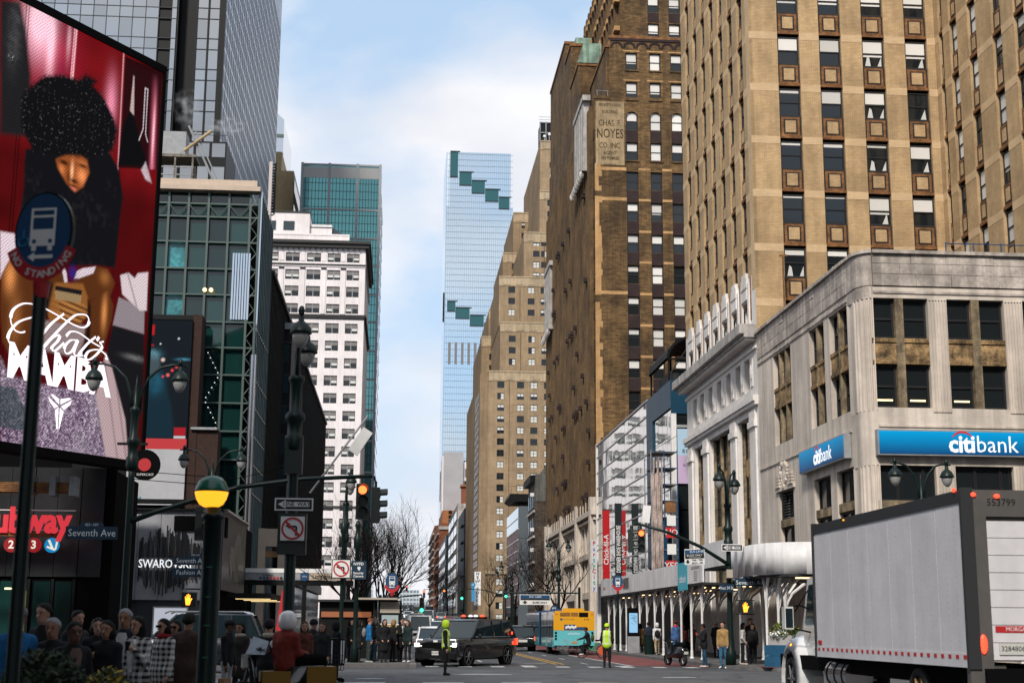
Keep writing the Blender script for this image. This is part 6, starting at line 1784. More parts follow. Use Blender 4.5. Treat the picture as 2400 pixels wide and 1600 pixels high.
for i, s_ in enumerate(('Seventh Ave', 'Fashion Ave')):
    t, M = plate('street_name_sign', ('upper Seventh Ave sign', 'lower Fashion Ave sign')[i]+' half hidden behind the globe lamp post', 'sign', -6.35, 45, 3.43-.36*i, 3.68-.36*i, 1.15, m_navy, group='navy street name signs')
    text('lettering', s_, .2, m_wtx, t, M, sx=.95, ext=.001)
    if i == 0:
        MB().box(-6.45, -6.0, 45, 45.03, 3.69, 3.78).obj('number_tab', m_navy, t)
        text('lettering', '420- 438', .07, m_wtx, t, FZ(-6.25, 44.98, 3.73), ext=.001)
pp = thing('signal_pole', 'slim green signal pole mostly hidden behind the globe lamp post', 'pole', (-5.85, 45, 0))
MB().cyl((-5.85, 45.1, 0), (-5.85, 45.1, 5.3), .08, n=8).obj('post', m_green, pp)
signal(pp, -6.15, 44.95, 5.2, None, RAD(80), .95)
MB().box(-6.6, -6.15, 44.9, 45.1, 2.15, 2.6).obj('pedestrian_signal', m_sigy, pp)
HAND = [(-.045, -.13), (.05, -.13), (.075, -.03), (.11, .03), (.085, .045), (.055, .01), (.06, .12), (.04, .125), (.03, .03), (.022, .15), (.0, .15), (-.002, .03), (-.018, .135), (-.038, .13), (-.034, .02), (-.06, .09), (-.075, .08), (-.06, -.04)]
def hand(t, x, y, z, s=1.0):
    MB().add([(x+a*s, y, z+b*s) for a, b in HAND], [tuple(range(len(HAND)))]).obj('hand_symbol', e_hand, t)
hand(pp, -6.4, 44.89, 2.37, 1.2)
MB().box(-6.5, -5.8, 44.98, 45.06, 2.68, 2.72).obj('bracket', m_green, pp)

# ---- one way and no left turn signs on the tall left lamp
def one_way(lab, x, y, z, s, m_post=None):
    t, M = plate('one_way_sign', lab, 'sign', x, y, z-.155*s, z+.155*s, .95*s, m_signk, border=m_signw, group='one way signs')
    ar = MB()
    ar.add([(-.4*s, 0, 0), (-.2*s, -.105*s, 0), (-.2*s, -.06*s, 0), (.38*s, -.06*s, 0), (.38*s, .06*s, 0), (-.2*s, .06*s, 0), (-.2*s, .105*s, 0)], [tuple(range(7))])
    ar.obj('arrow', m_signw, t, M=M @ T((0, 0, -.003)))
    text('lettering', 'ONE  WAY', .135*s, m_signk, t, M @ T((.06*s, 0, .001)), sx=1.0, ext=.001, bold=.003)
    return t
def no_left(lab, x, y, z, w):
    t, M = plate('no_left_turn_sign', lab, 'sign', x, y, z-w/2, z+w/2, w, m_signw, border=m_signk, group='no left turn signs')
    r = w*.42
    rg = MB(); n = 28
    for i in range(n):
        a0, a1 = 2*math.pi*i/n, 2*math.pi*(i+1)/n
        rg.add([(r*math.cos(a0), r*math.sin(a0), .004), (r*math.cos(a1), r*math.sin(a1), .004), (r*.82*math.cos(a1), r*.82*math.sin(a1), .004), (r*.82*math.cos(a0), r*.82*math.sin(a0), .004)], [(3, 2, 1, 0)])
    c, d = r*.87, r*.075
    rg.add([(-c*.7-d, c*.7-d, .005), (c*.7-d, -c*.7-d, .005), (c*.7+d, -c*.7+d, .005), (-c*.7+d, c*.7+d, .005)], [(0, 1, 2, 3)])
    rg.obj('red_ring', m_signr, t, M=M)
    ar = MB(); q = w
    ar.add([(.10*q, -.26*q, .002), (.18*q, -.26*q, .002), (.18*q, .05*q, .002), (.13*q, .11*q, .002), (-.1*q, .11*q, .002), (-.1*q, .03*q, .002), (.10*q, .03*q, .002)], [tuple(range(7))])
    ar.add([(-.27*q, .10*q, .002), (-.08*q, -.02*q, .002), (-.1*q, .2*q, .002)], [(0, 1, 2)])
    ar.obj('arrow', m_signk, t, M=M)
    return t
one_way('large black ONE WAY sign pointing left on the tall left lamp post', -2.62, 35.8, 4.58, 1.0)
no_left('larger no left turn sign below the ONE WAY sign on the left', -2.63, 35.75, 3.98, .66)
cbx = thing('signal_control_box', 'black control boxes strapped to the tall left lamp post', 'box', (-2.68, 35.9, 3.3))
MB().box(-3.0, -2.3, 35.8, 36.2, 3.35, 4.36).obj('lower_box', m_sigy, cbx)
MB().box(-2.9, -2.46, 35.82, 36.2, 5.35, 6.25).obj('upper_box', m_sigy, cbx)
no_left('smaller no left turn sign beside the police camera sign', -2.35, 59.8, 3.92, .78)
t, M = plate('camera_sign', 'navy NYPD Security Camera sign beside the small no left turn sign', 'sign', -1.62, 59.9, 3.5, 4.25, .6, m_navy)
text('lettering', 'NYPD', .16, m_signw, t, M @ T((-.02, .25, 0)), ext=.001, bold=.004)
text('lettering', 'Security', .13, m_signw, t, M @ T((-.02, -.12, 0)), ext=.001, bold=.003)
text('lettering', 'Camera', .13, m_signw, t, M @ T((-.02, -.25, 0)), ext=.001, bold=.003)
MB().add([(-.06, .14, .001), (.06, .14, .001), (.065, .06, .001), (0, -.03, .001), (-.065, .06, .001)], [(4, 3, 2, 1, 0)]).obj('badge', m_wtx, t, M=M)
p2 = thing('sign_pole', 'green pole carrying the small no left turn and camera signs', 'pole', (-2.3, 60, .14))
MB().lathe([(.16, 0), (.16, .6), (.09, .9), (.08, 5.2), (.13, 5.3), (.13, 5.6), (.06, 5.7), (.06, 6.4)], (-2.3, 60.1, .14), 10).obj('post', m_green, p2, True)
p3 = thing('sign_pole', 'dark pole with ribbed collar right of the small no left turn sign', 'pole', (-1.75, 60.4, .14))
MB().lathe([(.18, 0), (.18, .6), (.1, .9), (.09, 4.6), (.16, 4.7), (.16, 5.1), (.1, 5.2), (.08, 5.5), (.13, 5.6), (.06, 5.8)], (-1.72, 60.4, .14), 10).obj('post', m_green, p3, True)

# ---- Long Island Rail Road entrance sign
lr = thing('railroad_entrance_sign', 'long grey canopy sign reading Subway and Long Island Rail Road', 'sign', (-6, 85, 0))
k = 85/70
MB().box(-8.9, -2.6, 85, 85.4, 4.62, 4.86).obj('top_rail', m_white, lr)
MB().box(-8.9, -5.7, 85.02, 85.3, 4.2, 4.6).obj('subway_panel', m_grey, lr)
MB().box(-5.2, -2.6, 85.01, 85.3, 4.2, 4.6).obj('railroad_panel', m_ocht if False else m_tan, lr)
MB().box(-8.9, -2.6, 85.05, 85.6, 3.9, 4.18).obj('lower_beam', m_blk, lr)
for x in (-8.6, -5.45, -2.9): MB().box(x-.12, x+.12, 85.1, 85.4, 0, 4.2).obj('post', m_blk, lr)
text('lettering', 'Long Island Rail Road', .36, m_signk, lr, FZ(-5.0, 85.0, 4.42), 'LEFT', sx=.83, bold=.003)
text('lettering', 'Subway', .2, m_signk, lr, FZ(-7.9, 85.0, 4.48), 'LEFT')
for i, c in enumerate((m_signb, m_signb, m_signb, m_signr, m_signr, m_signr, m_signk)): MB().cyl((-8.0+i*.2, 85.02, 4.3), (-8.0+i*.2, 85.0, 4.3), .08, n=10).obj('route_bullet', c, lr)
MB().cyl((-5.45, 85.02, 4.4), (-5.45, 84.98, 4.4), .26, n=16).obj('railroad_badge', m_signb, lr)
text('lettering', 'MTA', .13, m_signw, lr, FZ(-5.45, 84.96, 4.4))
fg = thing('red_feather_flag', 'small red pointed feather flag behind the motorcycle rider', 'flag', (-5.9, 60, 1))
MB().add([(-4.95, 60, 1.4), (-4.55, 60, 1.4), (-4.6, 60, 3.0), (-4.75, 60, 3.05), (-4.95, 60.02, 1.4), (-4.55, 60.02, 1.4), (-4.6, 60.02, 3.0), (-4.75, 60.02, 3.05)], [(0, 1, 2, 3), (7, 6, 5, 4), (0, 3, 7, 4), (1, 5, 6, 2)]).obj('cloth', m_signr, fg)
MB().cyl((-4.53, 60.01, .14), (-4.58, 60.01, 3.1), .02, n=6).obj('pole', m_black, fg)

# ---- snack stand on the left corner
ss = thing('snack_stand', 'small pavement snack stand with beige blind and lit menu boards', 'kiosk', (-.3, 66, .14))
m_bei = mat('beige_blind', (.38, .33, .27), .7)
MB().box(-.85, .2, 66, 67.6, .14, 2.75).obj('body', m_blk, ss)
for i in range(5): MB().box(-.78, .1, 65.95, 66, 2.2+i*.1, 2.29+i*.1).obj('blind_slat', m_bei, ss)
MB().box(-.7, .05, 65.96, 66, 1.75, 2.1).obj('menu_board', emis('menu_board', (.30, .36, .36), .6), ss)
MB().box(-.7, .05, 65.96, 66, 1.3, 1.66).obj('menu_board', emis('menu_board_yellow', (.45, .30, .10), .6), ss)
MB().box(-.75, .1, 65.9, 66, 1.67, 1.73).obj('counter_edge', m_white, ss)
MB().box(-1.9, .0, 65.5, 67.8, 2.78, 2.86).obj('roof', m_bei, ss)
MB().box(-1.05, -.9, 65.95, 66.1, .14, 2.75).obj('side_post', m_blk, ss)
ns = thing('newsstand', 'dark newsstand with potted plants left of the snack stand', 'kiosk', (-2, 68, .14))
MB().box(-3.6, -1.1, 67.5, 69.5, .14, 2.7).obj('body', m_blk, ns)
MB().box(-3.5, -1.2, 67.4, 67.5, 2.0, 2.25).obj('sign_strip', emis('dim_orange_sign', (.35, .12, .05), .5), ns)
MB().box(-4, -1, 67.2, 69.6, 2.7, 2.8).obj('roof', m_dgrey, ns)

# ---- right side: signal arm, signs
ra = thing('signal_mast_arm', 'slanted signal arm reaching left from the right corner lamp with red light', 'traffic signal', (13.7, 59, 4.2))
MB().tube([(13.72, 58.95, 4.2), (12.5, 58.95, 4.95), (11.2, 58.95, 5.5), (9.75, 58.95, 5.9)], [.085, .075, .065, .05], 8).obj('arm', m_green, ra, True)
signal(ra, 10.03, 58.9, 5.62, 0, RAD(-6), .88)
signal(ra, 9.6, 58.95, 5.62, None, RAD(75), .88)
MB().cyl((10.03, 58.9, 5.6), (9.95, 58.95, 5.88), .03, n=6).cyl((9.6, 58.95, 5.65), (9.75, 58.95, 5.9), .03, n=6).obj('hanger', m_green, ra)
MB(T((10.25, 58.9, 6.25)) @ RY(RAD(6))).box(-.16, .16, -.08, .08, -.36, .36).obj('lamp_head', m_white, ra)
MB().cyl((10.25, 58.95, 5.8), (10.25, 58.95, 6.0), .03, n=6).obj('lamp_bracket', m_green, ra)
t, M = plate('bus_lane_sign', 'tilted BUS LANE BUSES ONLY sign hanging on the right signal arm', 'sign', 12.24, 58.8, 4.18, 4.82, .84, m_signw, border=m_signw)
M = M @ RZ(RAD(3))
MB(M).add([(-.40, .14, .002), (.40, .14, .002), (.40, .30, .002), (-.40, .30, .002)], [(0, 1, 2, 3)]).obj('blue_band', m_signb, t)
MB(M).add([(-.40, -.06, .002), (.40, -.06, .002), (.40, .138, .002), (-.40, .138, .002)], [(0, 1, 2, 3)]).obj('black_band', m_signk, t)
text('lettering', 'BUS LANE', .13, m_wtx, t, M @ T((.1, .22, .004)), ext=.001)
text('lettering', 'BUSES ONLY', .115, m_signw, t, M @ T((.0, .07, .004)), ext=.001)
text('lettering', 'EXCEPT RIGHT TURN', .05, m_signw, t, M @ T((.0, -.02, .004)), ext=.001)
text('lettering', '7AM - 7PM', .1, m_signk, t, M @ T((.1, -.13, .004)), ext=.001, bold=.002)
text('lettering', 'MON - FRI', .1, m_signk, t, M @ T((.1, -.25, .004)), ext=.001, bold=.002)
MB(M).add([(-.3, -.26, .004), (-.2, -.17, .004), (-.26, -.17, .004), (-.26, -.1, .004), (-.34, -.1, .004), (-.34, -.17, .004), (-.4, -.17, .004)], [tuple(range(7))]).obj('down_arrow', m_signk, t)
one_way('smaller black ONE WAY sign on the right corner lamp post', 13.82, 58.75, 4.9, .95)
sv = thing('street_name_sign', 'navy Seventh Ave street sign on the right corner lamp post', 'sign', (14.5, 58.9, 3.5), 'navy street name signs')
MB().prism([(13.92, 3.33), (15.22, 3.33), (15.22, 3.66), (14.85, 3.66), (14.78, 3.74), (14.3, 3.74), (14.24, 3.66), (13.92, 3.66)], 58.8, 58.83).obj('sign_plate', m_navy, sv)
text('lettering', 'Seventh Ave', .25, m_wtx, sv, FZ(14.58, 58.79, 3.47), ext=.001)
text('lettering', '440- 458', .08, m_wtx, sv, FZ(14.55, 58.79, 3.68), ext=.001)
t, M = plate('street_name_sign', 'narrow navy West 34 St sign seen at an angle on the right lamp', 'sign', 13.5, 58.6, 3.08, 3.4, .8, m_navy, ang=RAD(-62), group='navy street name signs')
text('lettering', 'West 34 St', .19, m_wtx, t, M, ext=.001)
pd = thing('pedestrian_signal', 'pedestrian signal with lit orange hand on the right lamp post', 'traffic signal', (14.3, 58.8, 2.4))
MB().box(14.08, 14.62, 58.7, 58.95, 2.22, 2.72).obj('housing', m_sigy, pd)
MB().box(13.95, 14.7, 58.75, 58.9, 2.73, 2.77).box(13.95, 14.7, 58.75, 58.9, 2.17, 2.21).obj('bracket', m_green, pd)
hand(pd, 14.3, 58.69, 2.46, 1.45)
MB().box(13.55, 13.8, 58.65, 58.8, 3.66, 4.0).obj('notice_box', m_bei, pd)
# ---- overhead bus lane gantry further on
gb = thing('bus_lane_gantry', 'overhead blue and white BUS LANE sign on a beam over the street', 'sign', (8.2, 110, 0))
MB().cyl((8.0, 110.1, 4.15), (13.9, 110.1, 4.15), .06, n=8).cyl((13.9, 110.1, .14), (13.9, 110.1, 4.6), .1, n=8).obj('beam', m_green, gb)
MB().box(9.3, 11.66, 110, 110.06, 3.25, 4.02).obj('sign_plate', m_signw, gb)
MB().box(9.35, 11.61, 109.99, 110, 3.72, 3.98).obj('blue_band', m_signb, gb)
text('lettering', 'BUS  LANE', .2, m_wtx, gb, FZ(10.5, 109.98, 3.85), ext=.001)
MB().box(9.35, 11.61, 109.99, 110, 3.6, 3.71).obj('black_band', m_signk, gb)
text('lettering', 'BUSES ONLY', .2, m_signk, gb, FZ(10.85, 109.98, 3.42), ext=.001, bold=.004)
MB().add([(9.7, 109.98, 3.3), (9.5, 109.98, 3.45), (9.62, 109.98, 3.45), (9.62, 109.98, 3.55), (9.78, 109.98, 3.55), (9.78, 109.98, 3.45), (9.9, 109.98, 3.45)], [tuple(range(7))[::-1]]).obj('down_arrow', m_signk, gb)
# ---- far traffic signals
for lab, x, y, z, xp, lit in (('far green signal on a long arm over the left lanes', 2.0, 120, 3.9, -1.4, 2), ('far green signal in front of the white blade sign', 8.2, 185, 6.1, 13.6, 2), ('far green signal left of the overhead bus lane sign', 13.1, 175, 6.2, 14.0, 2), ('distant red signal above the traffic on the left', .3, 300, 11, -3, 0), ('distant red signal above the traffic queue', 6, 330, 9.5, 14, 0), ('distant red signal beside the bare trees', 9.6, 300, 9, 14, 0), ('tiny red signal far up the street', 2.6, 420, 13, -3, 0)):
    t = thing('traffic_signal', lab, 'traffic signal', (xp, y, gz(y)), 'signals down the street')
    signal(t, x, y, z, lit, 0, 1.15 if y < 200 else 1.6)
    MB().tube([(xp, y, z-.6), (xp+(x-xp)*.5, y, z+.05), (x, y, z+.25)], .06, 6).obj('arm', m_green, t)
    MB().cyl((xp, y, gz(y)), (xp, y, z+.2), .1, n=8).obj('post', m_green, t)

# ---- pavement shed along the right
m_board = mat('white_hoarding', (.68, .67, .67), .5, var=(.8, .88, 1.05), streak=.14)
m_spost = mat('white_shed_post', (.70, .69, .68), .45, var=(1, .85, 1.05))
e_tube = emis('warm_tube_light', (1, .68, .34), 2.2)
sh = thing('pavement_shed', 'long white pavement shed with arching white posts before the glass shop', 'shed', (14.3, 84, .14))
FS1 = face(14.3, 100.7, 0, 'W')
for i in range(14):
    MB(FS1).box(i*2.43+.01, i*2.43+2.42, -.06, .02, 3.73, 4.8).obj('hoarding_panel', m_board, sh)
MB(FS1).box(0, 34, -.02, 4.6, 3.62, 3.72).obj('deck', m_dgrey, sh)
def shed_post(t, x, y, z1, fl=True):
    MB().lathe([(.11, 0), (.11, .04), (.075, .08), (.07, .35), (.055, .4), (.055, z1-1.2)], (x, y, .14), 8).obj('post', m_spost, t)
    for dx, dy, sc in ((1, 0, 1), (-.0, .55, .8), (0, -.55, .8), (.7, .4, .9)):
        MB().tube([(x, y, z1-1.35), (x+dx*.08, y+dy*.08, z1-.9), (x+dx*.35*sc, y+dy*.35*sc, z1-.4), (x+dx*.95*sc, y+dy*.95*sc, z1+.05)], [.05, .055, .06, .07], 5).obj('branch', m_spost, t)
for i in range(13): shed_post(sh, 14.55, 99.0-i*2.55, 3.6)
for i in range(10): shed_post(sh, 17.6, 98.5-i*3.3, 3.6)
for i in range(11): MB().box(15.2+(i % 3)*1.0, 16.1+(i % 3)*1.0, 98-i*3, 98.12-i*3, 3.56, 3.61).obj('tube_light', e_tube, sh)
# panels printed on the hoarding
def onpanel(y, z, out=.075): return FS1 @ T((100.7-y, -out, z)) @ RX(math.pi/2)
m_cyan = mat('banner_cyan', (.06, .36, .46), .5)
bn = thing('cyan_banner', 'cyan bank banner hanging on the white shed hoarding', 'banner', (14.2, 71.4, 3.6))
MB(FS1).box(100.7-72.6, 100.7-70.2, -.08, -.062, 3.45, 4.82).obj('cloth', m_cyan, bn)
text('lettering', 'citibank', .55, m_wtx, bn, onpanel(71.4, 4.0, .085), ext=.001, bold=.006)
for y, z, s_, m_, sz, lab in ((98.9, 4.2, 'FRIDAYS', m_signr, .3, 'red faded lettering on the far end of the hoarding'), (89.5, 4.3, 'NEXT', m_signk, .75, 'black faded lettering in the middle of the hoarding'), (68.3, 4.45, 'BUILDING ENTRANCE', m_gshade, .2, 'grey permit print on the near end of the hoarding')):
    t = thing('hoarding_print', lab, 'notice', (14.2, y, z), 'prints on the hoarding')
    text('lettering', s_, sz, m_, t, onpanel(y, z, .065), ext=.002)
    if y < 70:
        for i in range(5): MB(FS1).box(100.7-68.7, 100.7-67.9, -.067, -.062, 3.85+i*.1, 3.88+i*.1).obj('text_line', m_gshade, t)
MB(FS1).box(100.7-90.6, 100.7-88.4, -.064, -.061, 3.95, 4.65).obj('black_patch', m_gshade, t)
# second shed round the corner bank
s2 = thing('corner_pavement_shed', 'taller white curved pavement shed wrapping the bank corner', 'shed', (15, 58, .14))
pth = [(14.75, 63.6), (14.45, 60.5), (14.3, 58.6), (14.36, 57.3), (14.6, 56.3), (15.1, 55.55), (15.9, 55.1), (17.5, 54.9), (21, 54.8), (26, 54.7), (32, 54.6)]
for p, q in zip(pth[:-1], pth[1:]):
    MB().add([(*p, 3.72), (*q, 3.72), (*q, 4.96), (*p, 4.96), (p[0]+.06, p[1]+.06, 3.72), (q[0]+.06, q[1]+.06, 3.72), (q[0]+.06, q[1]+.06, 4.96), (p[0]+.06, p[1]+.06, 4.96)], [(0, 1, 2, 3), (7, 6, 5, 4), (3, 2, 6, 7), (0, 4, 5, 1)]).obj('hoarding_panel', m_board, s2, True)
MB().prism([(14.9, 63.5), (14.5, 57), (15.2, 55.3), (32, 54.9), (32, 57.3), (19.1, 57.3), (19.1, 63.5)], 3.62, 3.72, 'z').obj('deck', m_dgrey, s2)
FS3 = face(15.2, 71, 0, 'W')
for i in range(3): MB(FS3).box(i*1.95+.01, i*1.95+1.94, -.06, .02, 4.5, 5.68).obj('hoarding_panel', m_board, s2)
MB(FS3).box(0, 5.9, 0, 3.8, 4.4, 4.5).obj('deck', m_dgrey, s2)
for x, y in ((14.95, 62.3), (14.8, 57.2), (15.2, 56.9), (17.75, 65.2), (18.0, 56.0), (21.3, 55.5), (24.5, 55.4), (18.3, 60.5), (16.6, 68.5)): shed_post(s2, x, y, 3.6)
for i in range(7): MB().box(15.6+i*1.1, 16.4+i*1.1, 55.6+(i % 2)*.7, 55.7+(i % 2)*.7, 3.55, 3.6).obj('tube_light', e_tube, s2)

# ---- blade signs on the glass shop
def blade(label, x0, x1, y, z0, z1, m, name='blade_sign'):
    t = thing(name, label, 'sign', (x1, y, z0), 'vertical blade signs')
    MB().box(x0, x1, y, y+.25, z0, z1).obj('panel', m, t)
    MB().box(x1, 19.35, y+.1, y+.15, z0+.5, z0+.6).box(x1, 19.35, y+.1, y+.15, z1-.6, z1-.5).obj('bracket', m_grey, t)
    return t
m_bred, m_bblk, m_bwht = mat('blade_red', (.42, .008, .012), .4), mat('blade_black', (.006, .012, .013), .4), mat('blade_white', (.55, .57, .58), .5)
t = blade('tall red vertical sign reading Chick-fil-A in white', 18.25, 18.85, 127.5, 5.85, 11.9, m_bred)
text('lettering', 'Chick-fil-A', .62, m_signw, t, FZ(18.55, 127.48, 8.4) @ RZ(math.pi/2), ext=.002, bold=.01)
t = blade('tall black vertical sign reading DESIGNER SHOE WAREHOUSE', 18.3, 18.85, 120.5, 5.7, 11.95, m_bblk)
text('lettering', 'DESIGNER SHOE WAREHOUSE', .48, m_signw, t, FZ(18.58, 120.48, 8.1) @ RZ(math.pi/2), ext=.002, sx=.6, bold=.012)
t = blade('white vertical sign with coloured letters spelling Party City', 18.35, 18.9, 136.2, 4.9, 9.8, m_bwht)
pal = [m_signr, mat('letter_lilac', (.25, .2, .45), .5), m_signr, mat('letter_teal', (.02, .25, .28), .5), mat('letter_green', (.03, .25, .07), .5), m_signr, m_signr, mat('letter_green2', (.03, .22, .1), .5), mat('letter_purple', (.16, .08, .30), .5)]
for i, ch in enumerate('PartyCity'): text('lettering', ch, .55, pal[i], t, FZ(18.62, 136.18, 9.45-i*.53), ext=.002, bold=.012)
# stair scaffold with debris netting by the white tower
sc = thing('stair_scaffold', 'stair scaffold tower with torn netting and red print beside the white tower base', 'scaffold', (17.6, 96, 3))
m_net = mat('debris_netting', (.38, .31, .28), .9, var=(1.2, .6, 1.2))
for x in (16.9, 17.8, 18.7):
    for y in (95, 97.5): MB().cyl((x, y, 4.8), (x, y, 13.4), .04, n=5).obj('standard', m_signb if x > 17 else m_grey, sc)
for j in range(8):
    z = 5.6+j*1.1
    MB().cyl((16.9, 95, z), (18.7, 95, z), .03, n=5).obj('ledger', m_signb if j > 4 else m_grey, sc)
    MB().cyl((16.9, 95, z), (18.7, 95, z+1.1), .02, n=5).obj('brace', m_dgrey, sc)
    MB().box(17.0, 18.6, 95.2, 97.3, z-.05, z).obj('landing', m_rig if j % 2 else m_dgrey, sc)
nt_ = MB()
for i in range(8):
    for j in range(14):
        f_ = lambda a, b: (16.85+a*.10, 94.85+.1*math.sin(a*1.9+b*.7), 5.2+b*.55)
        if j > 11 and i % 3 == 0: continue
        nt_.quad(f_(i, j), f_(i+1, j), f_(i+1, j+1), f_(i, j+1))
nt_.obj('netting', m_net, sc)
for i, (z, m_) in enumerate(((5.3, m_signr), (6.4, m_signw), (7.5, m_signr), (8.3, m_signw), (9.2, m_orb))): MB().box(17.8+.1*(i % 2), 18.5, 94.8, 94.86, z, z+.7).obj('print_patch', m_, sc)
text('lettering', 'YES', .6, m_signw, sc, FZ(18.15, 94.78, 5.65)); text('lettering', 'NO', .55, m_signw, sc, FZ(18.2, 94.78, 7.85))

# ---- kiosk, bin, planter
kk = thing('digital_kiosk', 'slim digital kiosk with pale blue lit map screen', 'kiosk', (13.95, 85, .14))
MB().box(13.6, 14.3, 85, 85.3, .14, 1.1).obj('base', m_grey, kk)
MB().box(13.62, 14.28, 85.02, 85.28, 1.1, 2.75).obj('cabinet', m_black, kk)
MB().box(13.7, 14.2, 85.0, 85.02, 1.32, 2.45).obj('screen', emis('kiosk_screen', (.22, .42, .62), .8), kk)
for i in range(14): MB().box(13.75+rnd.uniform(0, .35), 13.8+rnd.uniform(.05, .4), 84.99, 85.0, 1.8+i*.04, 1.815+i*.04).obj('map_line', m_navy, kk)
bi = thing('litter_bin', 'black litter bin beside the digital kiosk', 'bin', (14.1, 81, .14))
MB().lathe([(.28, 0), (.34, 1.0), (.36, 1.02), (.36, 1.1), (.3, 1.1), (.3, .9)], (14.15, 80.8, .14), 14).obj('drum', m_green, bi)
pl_ = thing('blue_planter_base', 'big blue square street barrier block under the grey planter', 'barrier', (15.3, 56.2, .14))
m_pbl = mat('planter_blue', (.012, .075, .15), .45, var=(1.5, .85, 1.1))
MP = T((15.35, 56.6, .14)) @ RZ(RAD(-38))
for z0, z1 in ((.0, .42), (.43, .84)): MB(MP).prism([(-.62, z0), (.62, z0), (.62, z1-.06), (.56, z1), (-.56, z1), (-.62, z1-.06)], -.62, .62).obj('blue_block', m_pbl, pl_)
gpl = thing('grey_flower_planter', 'grey planter box full of green and white plants on the blue block', 'planter', (15.35, 56.6, .98))
MB(MP).box(-.5, .5, -.5, .5, .845, 1.22).obj('planter_box', mat('grey_planter', (.34, .33, .32), .7, var=(2, .9, 1.05)), gpl)
def leaves(name, parent, c, r, n, size, mats, seed, flat=1.0):
    rr = random.Random(seed); mb = MB()
    for i in range(n):
        a, b = rr.uniform(0, 6.283), math.acos(rr.uniform(-.5, 1))
        q = rr.uniform(.45, 1.0)**.6
        p = Vector((c[0]+r[0]*q*math.sin(b)*math.cos(a), c[1]+r[1]*q*math.sin(b)*math.sin(a), c[2]+r[2]*q*math.cos(b)*flat))
        d = Vector((rr.uniform(-1, 1), rr.uniform(-1, 1), rr.uniform(-.3, 1))).normalized()
        e = d.orthogonal().normalized()*size*rr.uniform(.3, .5)
        s = size*rr.uniform(.6, 1.4)
        mb.add([p-e, p+d*s*.5+e*.2-e*.2, p+e, p+d*s], [(0, 2, 3)], rr.choice(range(len(mats))))
    return mb.obj(name, mats, parent)
m_lf = [mat('leaf_green', (.045, .085, .015), .7), mat('leaf_dark', (.015, .035, .012), .7), mat('leaf_yellowgreen', (.14, .15, .02), .7)]
m_lfy = [mat('leaf_yellow', (.32, .23, .02), .7), mat('leaf_olive', (.09, .08, .012), .7), m_lf[1]]
m_lfd = [mat('hedge_dark', (.006, .013, .007), .8), mat('hedge_mid', (.012, .024, .009), .8), m_lf[1]]
leaves('foliage', gpl, (15.35, 56.6, 1.42), (.62, .62, .5), 520, .11, m_lf, 1)['kind'] = 'stuff'
leaves('flowers', gpl, (15.05, 56.3, 1.38), (.4, .4, .2), 70, .09, [m_signw], 2)['kind'] = 'stuff'

# ---- planting near the camera
h1 = thing('dark_hedge', 'dark rounded hedge in the lower left corner before the crowd', 'hedge', (-3.6, 15.4, 0))
leaves('foliage', h1, (-3.62, 15.4, .52), (.56, .5, .88), 5200, .075, m_lfd, 3)['kind'] = 'stuff'
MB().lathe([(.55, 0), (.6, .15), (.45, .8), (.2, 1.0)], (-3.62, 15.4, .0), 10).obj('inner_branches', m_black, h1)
h2 = thing('yellow_flowering_shrub', 'small yellow-leaved shrub beside the dark hedge', 'shrub', (-3.2, 16, .15))
leaves('foliage', h2, (-3.1, 16, .82), (.30, .3, .36), 700, .07, m_lfy, 4)['kind'] = 'stuff'
MB().cyl((-3.1, 16, 0), (-3.1, 16, .9), .03, n=6).obj('stem', m_black, h2)

# ---- bare street trees
m_bark = mat('bark', (.012, .009, .008), .95, spec=.05)
def bare_tree(label, x, y, h, seed, spread=1.0, n0=5):
    rr = random.Random(seed)
    t = thing('bare_tree', label, 'tree', (x, y, gz(y)+.14), 'bare street trees')
    base = Vector((x, y, gz(y)+.14))
    tr = MB().tube([base, base+Vector((.03, 0, h*.15)), base+Vector((-.04, .02, h*.32))], [.16, .13, .1], 7).obj('trunk', m_bark, t)
    cr_ = MB()
    def grow(p, d, L, r, lev):
        if lev > 5 or r < .004: return
        pts = [p]; q = p
        for k in range(3):
            d = (d+Vector((rr.uniform(-.3, .3), rr.uniform(-.3, .3), rr.uniform(-.05, .22)))).normalized()
            q = q+d*L/3; pts.append(q)
        cr_.tube(pts, [r, r*.85, r*.72, r*.6], 5 if lev < 2 else 3)
        for k in range(rr.choice((2, 3, 3)) if lev < 4 else 2):
            a = (d+Vector((rr.uniform(-1, 1), rr.uniform(-1, 1), rr.uniform(-.35, .6)))*.75*spread).normalized()
            grow(pts[rr.choice((1, 2, 3, 3))], a, L*rr.uniform(.62, .82), r*.58, lev+1)
    top = base+Vector((-.04, .02, h*.3))
    for k in range(n0):
        a = 6.283*k/n0+rr.uniform(-.4, .4)
        grow(top-Vector((0, 0, rr.uniform(0, h*.08))), Vector((math.cos(a)*.55*spread, math.sin(a)*.55*spread, 1)).normalized(), h*.27, .075, 0)
    o = cr_.obj('crown', m_bark, t)
    return t
for i, (lab, x, y, h, s, sp) in enumerate((('leafless street tree rising right of the far left signal', -.6, 96, 9.5, 21, .8), ('leafless street tree behind the railroad sign', -3.0, 118, 11, 22, .9), ('dense leafless tree against the white tower base', -2.6, 84, 8.0, 23, .9), ('slim leafless tree at the left edge of the sky gap', -.2, 132, 12, 24, .8), ('leafless tree further back on the left pavement', -1.8, 150, 12.5, 25, .9))):
    bare_tree(lab, x, y, h, s, sp, 6)
